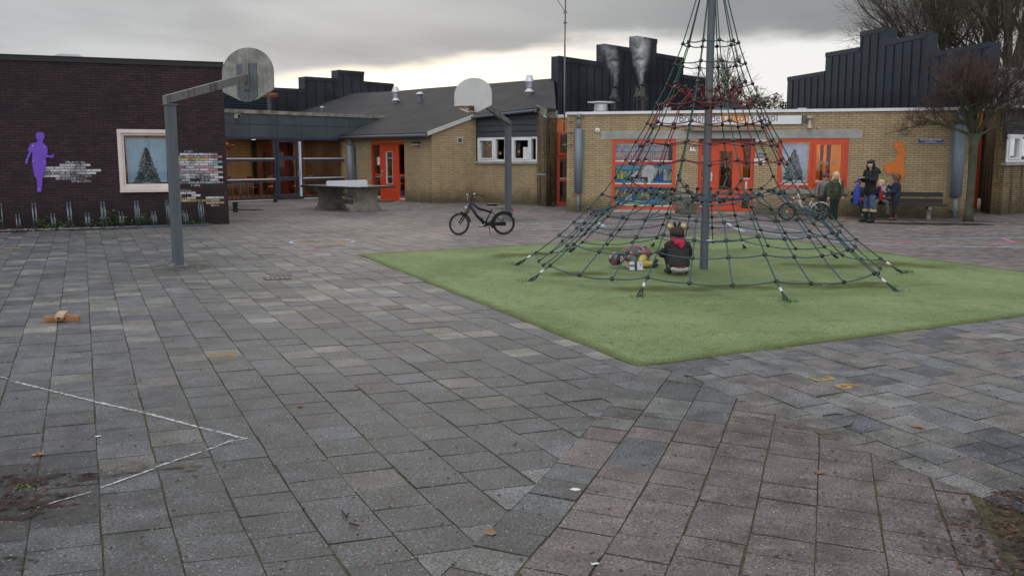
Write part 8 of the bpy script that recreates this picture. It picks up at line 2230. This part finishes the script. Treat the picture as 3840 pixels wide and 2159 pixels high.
blob('hood_lining', [('e', (0, -.015, .475), (.105, .085, .040)), ('e', (0, -.10, .445), (.085, .045, .045)), ('e', (.02, -.135, .405), (.035, .02, .035)), ('c', (-.085, .03, .485), .03, (.085, .03, .485), .03)], mat('raspberry_fleece', (.42, .022, .065), .9, 0, .35, 25, 90, .7), cr_, .007, 1)
blob('waistband', [('e', (0, -.150, .085), (.135, .085, .055)), ('c', (-.13, -.06, .13), .03, (-.06, -.15, .06), .035), ('c', (.13, -.06, .13), .03, (.06, -.15, .06), .035)], mat('pale_grey_cotton', (.42, .42, .40), .8, 0, .3, 20), cr_, .008, 2)
blob('red_belt', [('e', (0, -.168, .125), (.105, .080, .025))], mat('dark_red_cloth', (.13, .015, .02), .8), cr_, .008, 2)
for s_ in (-1, 1):
    MB().ell(hp(.92*s_, -.25, 1.02), (.052, .046, .050), 10).build('gold_bobble', mat('gold_sequins', (.50, .40, .22), .35, .5, .5, 60, 90, .9), cr_)
    MB().mesh([hp(.0, -.3, .95), hp(.30*s_, -.3, 1.75), hp(.58*s_, -.3, 1.55), hp(.40*s_, -.2, 1.15), hp(.32*s_, -.45, 1.4)], [(0, 1, 4), (1, 2, 4), (2, 3, 4), (3, 0, 4), (0, 3, 2, 1)]).build('bow', M_BLACK, cr_)
MB().ell((-.205, .02, .375), (.010, .022, .022), 8).build('sleeve_badge', mat('pink_white_badge', (.55, .35, .40), .7), cr_)
for i in range(26):
    a_ = -1.5 + 3.0*i/25; sd_ = -1 if a_ < 0 else 1
    MB().tube([hp(math.sin(a_)*.92, -.10-.88*abs(math.cos(a_)), -.55), hp(math.sin(a_)*.95, -.10-.98*math.cos(a_), .1), hp(math.sin(a_)*.80+.1*sd_, -.12-.85*math.cos(a_), .62), hp(.62*sd_, -.28, .98)], [.006, .008, .008, .006], 5).build('hair_strand', M_DKBR if i % 4 else mat('mid_brown_strand', (.07, .04, .025), .5), cr_)
# ---- child lying curled up on the mat
lp_ = G(2372, 1008)
m, n, l = newmat('floral_jacket')
t = N(n, 'ShaderNodeTexCoord').outputs['Object']; vo = N(n, 'ShaderNodeTexVoronoi'); setin(vo, Scale=26.0); 
nz_ = N(n, 'ShaderNodeTexNoise'); setin(nz_, Scale=9.0); l.new(t, nz_.inputs['Vector']); vm = N(n, 'ShaderNodeVectorMath', operation='ADD'); sc2 = N(n, 'ShaderNodeVectorMath', operation='SCALE'); l.new(nz_.outputs['Color'], sc2.inputs[0]); sc2.inputs['Scale'].default_value = .16; l.new(t, vm.inputs[0]); l.new(sc2.outputs[0], vm.inputs[1]); l.new(vm.outputs[0], vo.inputs['Vector'])
sc3 = N(n, 'ShaderNodeSeparateColor'); l.new(vo.outputs['Color'], sc3.inputs[0]); cr2 = N(n, 'ShaderNodeValToRGB'); cr2.color_ramp.interpolation = 'CONSTANT'; l.new(sc3.outputs[0], cr2.inputs[0])
cols_ = [(0, (.33, .030, .065)), (.26, (.05, .15, .16)), (.46, (.38, .085, .11)), (.58, (.08, .13, .05)), (.70, (.04, .11, .13)), (.82, (.03, .015, .03)), (.92, (.42, .33, .29))]
el = cr2.color_ramp.elements
for i, (p_, c_) in enumerate(cols_):
    e_ = el[i] if i < 2 else el.new(p_); e_.position = p_; e_.color = (*c_, 1)
finish(n, l, cr2.outputs[0], .8, 0, nz_.outputs[0], .4, .01); M_FLOR = m
J = {k_: Vector(v) for k_, v in dict(head=(-.225, -.10, .135), neck=(-.155, -.03, .165), chest=(-.05, .0, .20), pelvis=(.155, .03, .20), shL=(-.10, -.09, .165), shR=(-.10, .09, .20), elL=(.02, -.16, .12), elR=(.02, .14, .08), wrL=(-.02, -.24, .055), wrR=(-.04, -.14, .05),
     hiL=(.16, -.05, .17), hiR=(.16, .08, .17), knL=(.10, -.14, .055), knR=(.10, .08, .055), anL=(.28, -.07, .050), anR=(.29, .08, .055), toL=(.35, -.05, .030), toR=(.36, .09, .08)).items()}
ly, hp, HM, hr = figure('child in a hooded floral jacket and yellow trousers curled up on the green mat', (lp_.x, lp_.y, .03), R(-4), J, 1.05, look=(.75, -.60, -.15), g=.95, hs=.92, coat=M_FLOR, legs=mat('pale_yellow_trousers', (.55, .45, .14), .8, 0, .15, 14, 80, .4), shoe=fabric('grey_black_shoe', (.05, .045, .05), .5), puff=1.12, hair=(M_DKBR, [((0, -.10, .20), (.84, .90, .88)), ((.45, .40, -.35), (.30, .30, .6)), ((-.5, .3, -.5), (.25, .3, .6))]), handd={'L': Vector((-.9, -.3, -.2)), 'R': Vector((-.8, -.3, 0))}, hand_up={'L': Vector((0, 0, 1)), 'R': Vector((0, 0, 1))})
blob('hood', [('e', hp(0, -.45, .15), (1.06*hr, .85*hr, 1.20*hr), HM), ('e', hp(0, -.20, .90), (.8*hr, .7*hr, .4*hr), HM)], M_FLOR, ly, .008, 2)
MB().tube([hp(math.cos(a)*.88, .20, math.sin(a)*1.08) for a in [2*math.pi*k_/22 for k_ in range(22)]], .011, 8, closed=True).build('hood_edge', mat('teal_edging', (.08, .27, .30), .8), ly)
# book in front of the lying child
bk_ = G(2385, 1021); bo = empty('open_book', (bk_.x, bk_.y, .03), 'open book with white pages and a black strap standing before the curled up child', 'book', rz=R(4))
for a, b_, nm in ((-.10, -.015, 0), (.015, .105, 1)):
    MB().prism([(a, .0, .0), (b_, .01*(1-nm), .0), (b_, .045, .125), (a, .035, .125)], (0, .006, .002)).build('cover', mat('orange_cover', (.40, .10, .04), .6), bo)
    MB().prism([(a+.004, -.006, .004), (b_-.004, -.006+.008*(1-nm), .004), (b_-.004, .037, .121), (a+.004, .027, .121)], (0, .004, .001)).build('page', mat('book_page', (.60, .62, .70), .8, 0, .06), bo)
MB().box((0, .017, .065), (.028, .016, .128), rot=Euler((R(-18), 0, 0))).build('spine', M_BLACK, bo); MB().box((-.058, .008, .070), (.090, .004, .018), rot=Euler((R(-18), 0, 0))).build('strap', M_BLACK, bo)
mb = MB(); rr = random.Random(2)
for i in range(14):
    x, z = rr.uniform(.035, .09), rr.uniform(.03, .10); mb.tube([(x, -.008+z*.30, z), (x+rr.uniform(-.02, .02), -.008+z*.30, z+rr.uniform(-.02, .02))], .0012, 4)
mb.build('pencil_drawing', M_LINE, bo)
q = G(2407, 1019); tag(MB().box((q.x, q.y, .040), (.085, .055, .004), R(8)).build('paper_sheet', M_PAPER, None), 'loose white paper lying on the mat under the open book', 'paper')
q = G(2411, 1003); tag(MB().ell((q.x, q.y, .05), (.025, .018, .022), 8).build('orange_toy', mat('toy_orange', (.60, .17, .02), .5), None), 'small orange toy on the mat beside the open book', 'toy')
# ---- person behind the entrance door
pp = D.pt(dx(745), 0.05, -1.0); J, dz = seated(1.55, .0)
for k_ in ('head', 'neck', 'chest', 'pelvis', 'shL', 'shR', 'hiL', 'hiR'): J[k_] += Vector((0, 0, -.10))
J['elL'] = Vector((-.19, .12, .72)); J['wrL'] = Vector((-.12, .36, .70)); J['elR'] = Vector((.19, .12, .72)); J['wrR'] = Vector((.12, .36, .70))
figure('person with dark hair in a brown jacket sitting behind the glass of the orange door', pp, R(-75), J, 1.55, look=(.1, 1, -.1), g=1.15, coat=fabric('brown_jacket', (.16, .095, .04)), legs=fabric('black_trousers2', (.02, .018, .018)), shoe=fabric('dark_shoe', (.015, .015, .015)), hair=(M_DKBR, [((0, -.15, .25), (.92, 1.0, .90)), ((0, -.55, -.35), (.78, .5, .7))]))
st2 = empty('stool', pp, 'dark stool under the person behind the orange door', 'stool')
P(MB().lathe([(.18, .40), (.18, .44)], pp, 14), 'seat', M_WOODDK, st2)
for a in range(4): P(MB().tube([pp+Vector((math.cos(a*1.57)*.14, math.sin(a*1.57)*.14, .40)), pp+Vector((math.cos(a*1.57)*.18, math.sin(a*1.57)*.18, 0))], .014, 6), 'leg', M_WOODDK, st2)
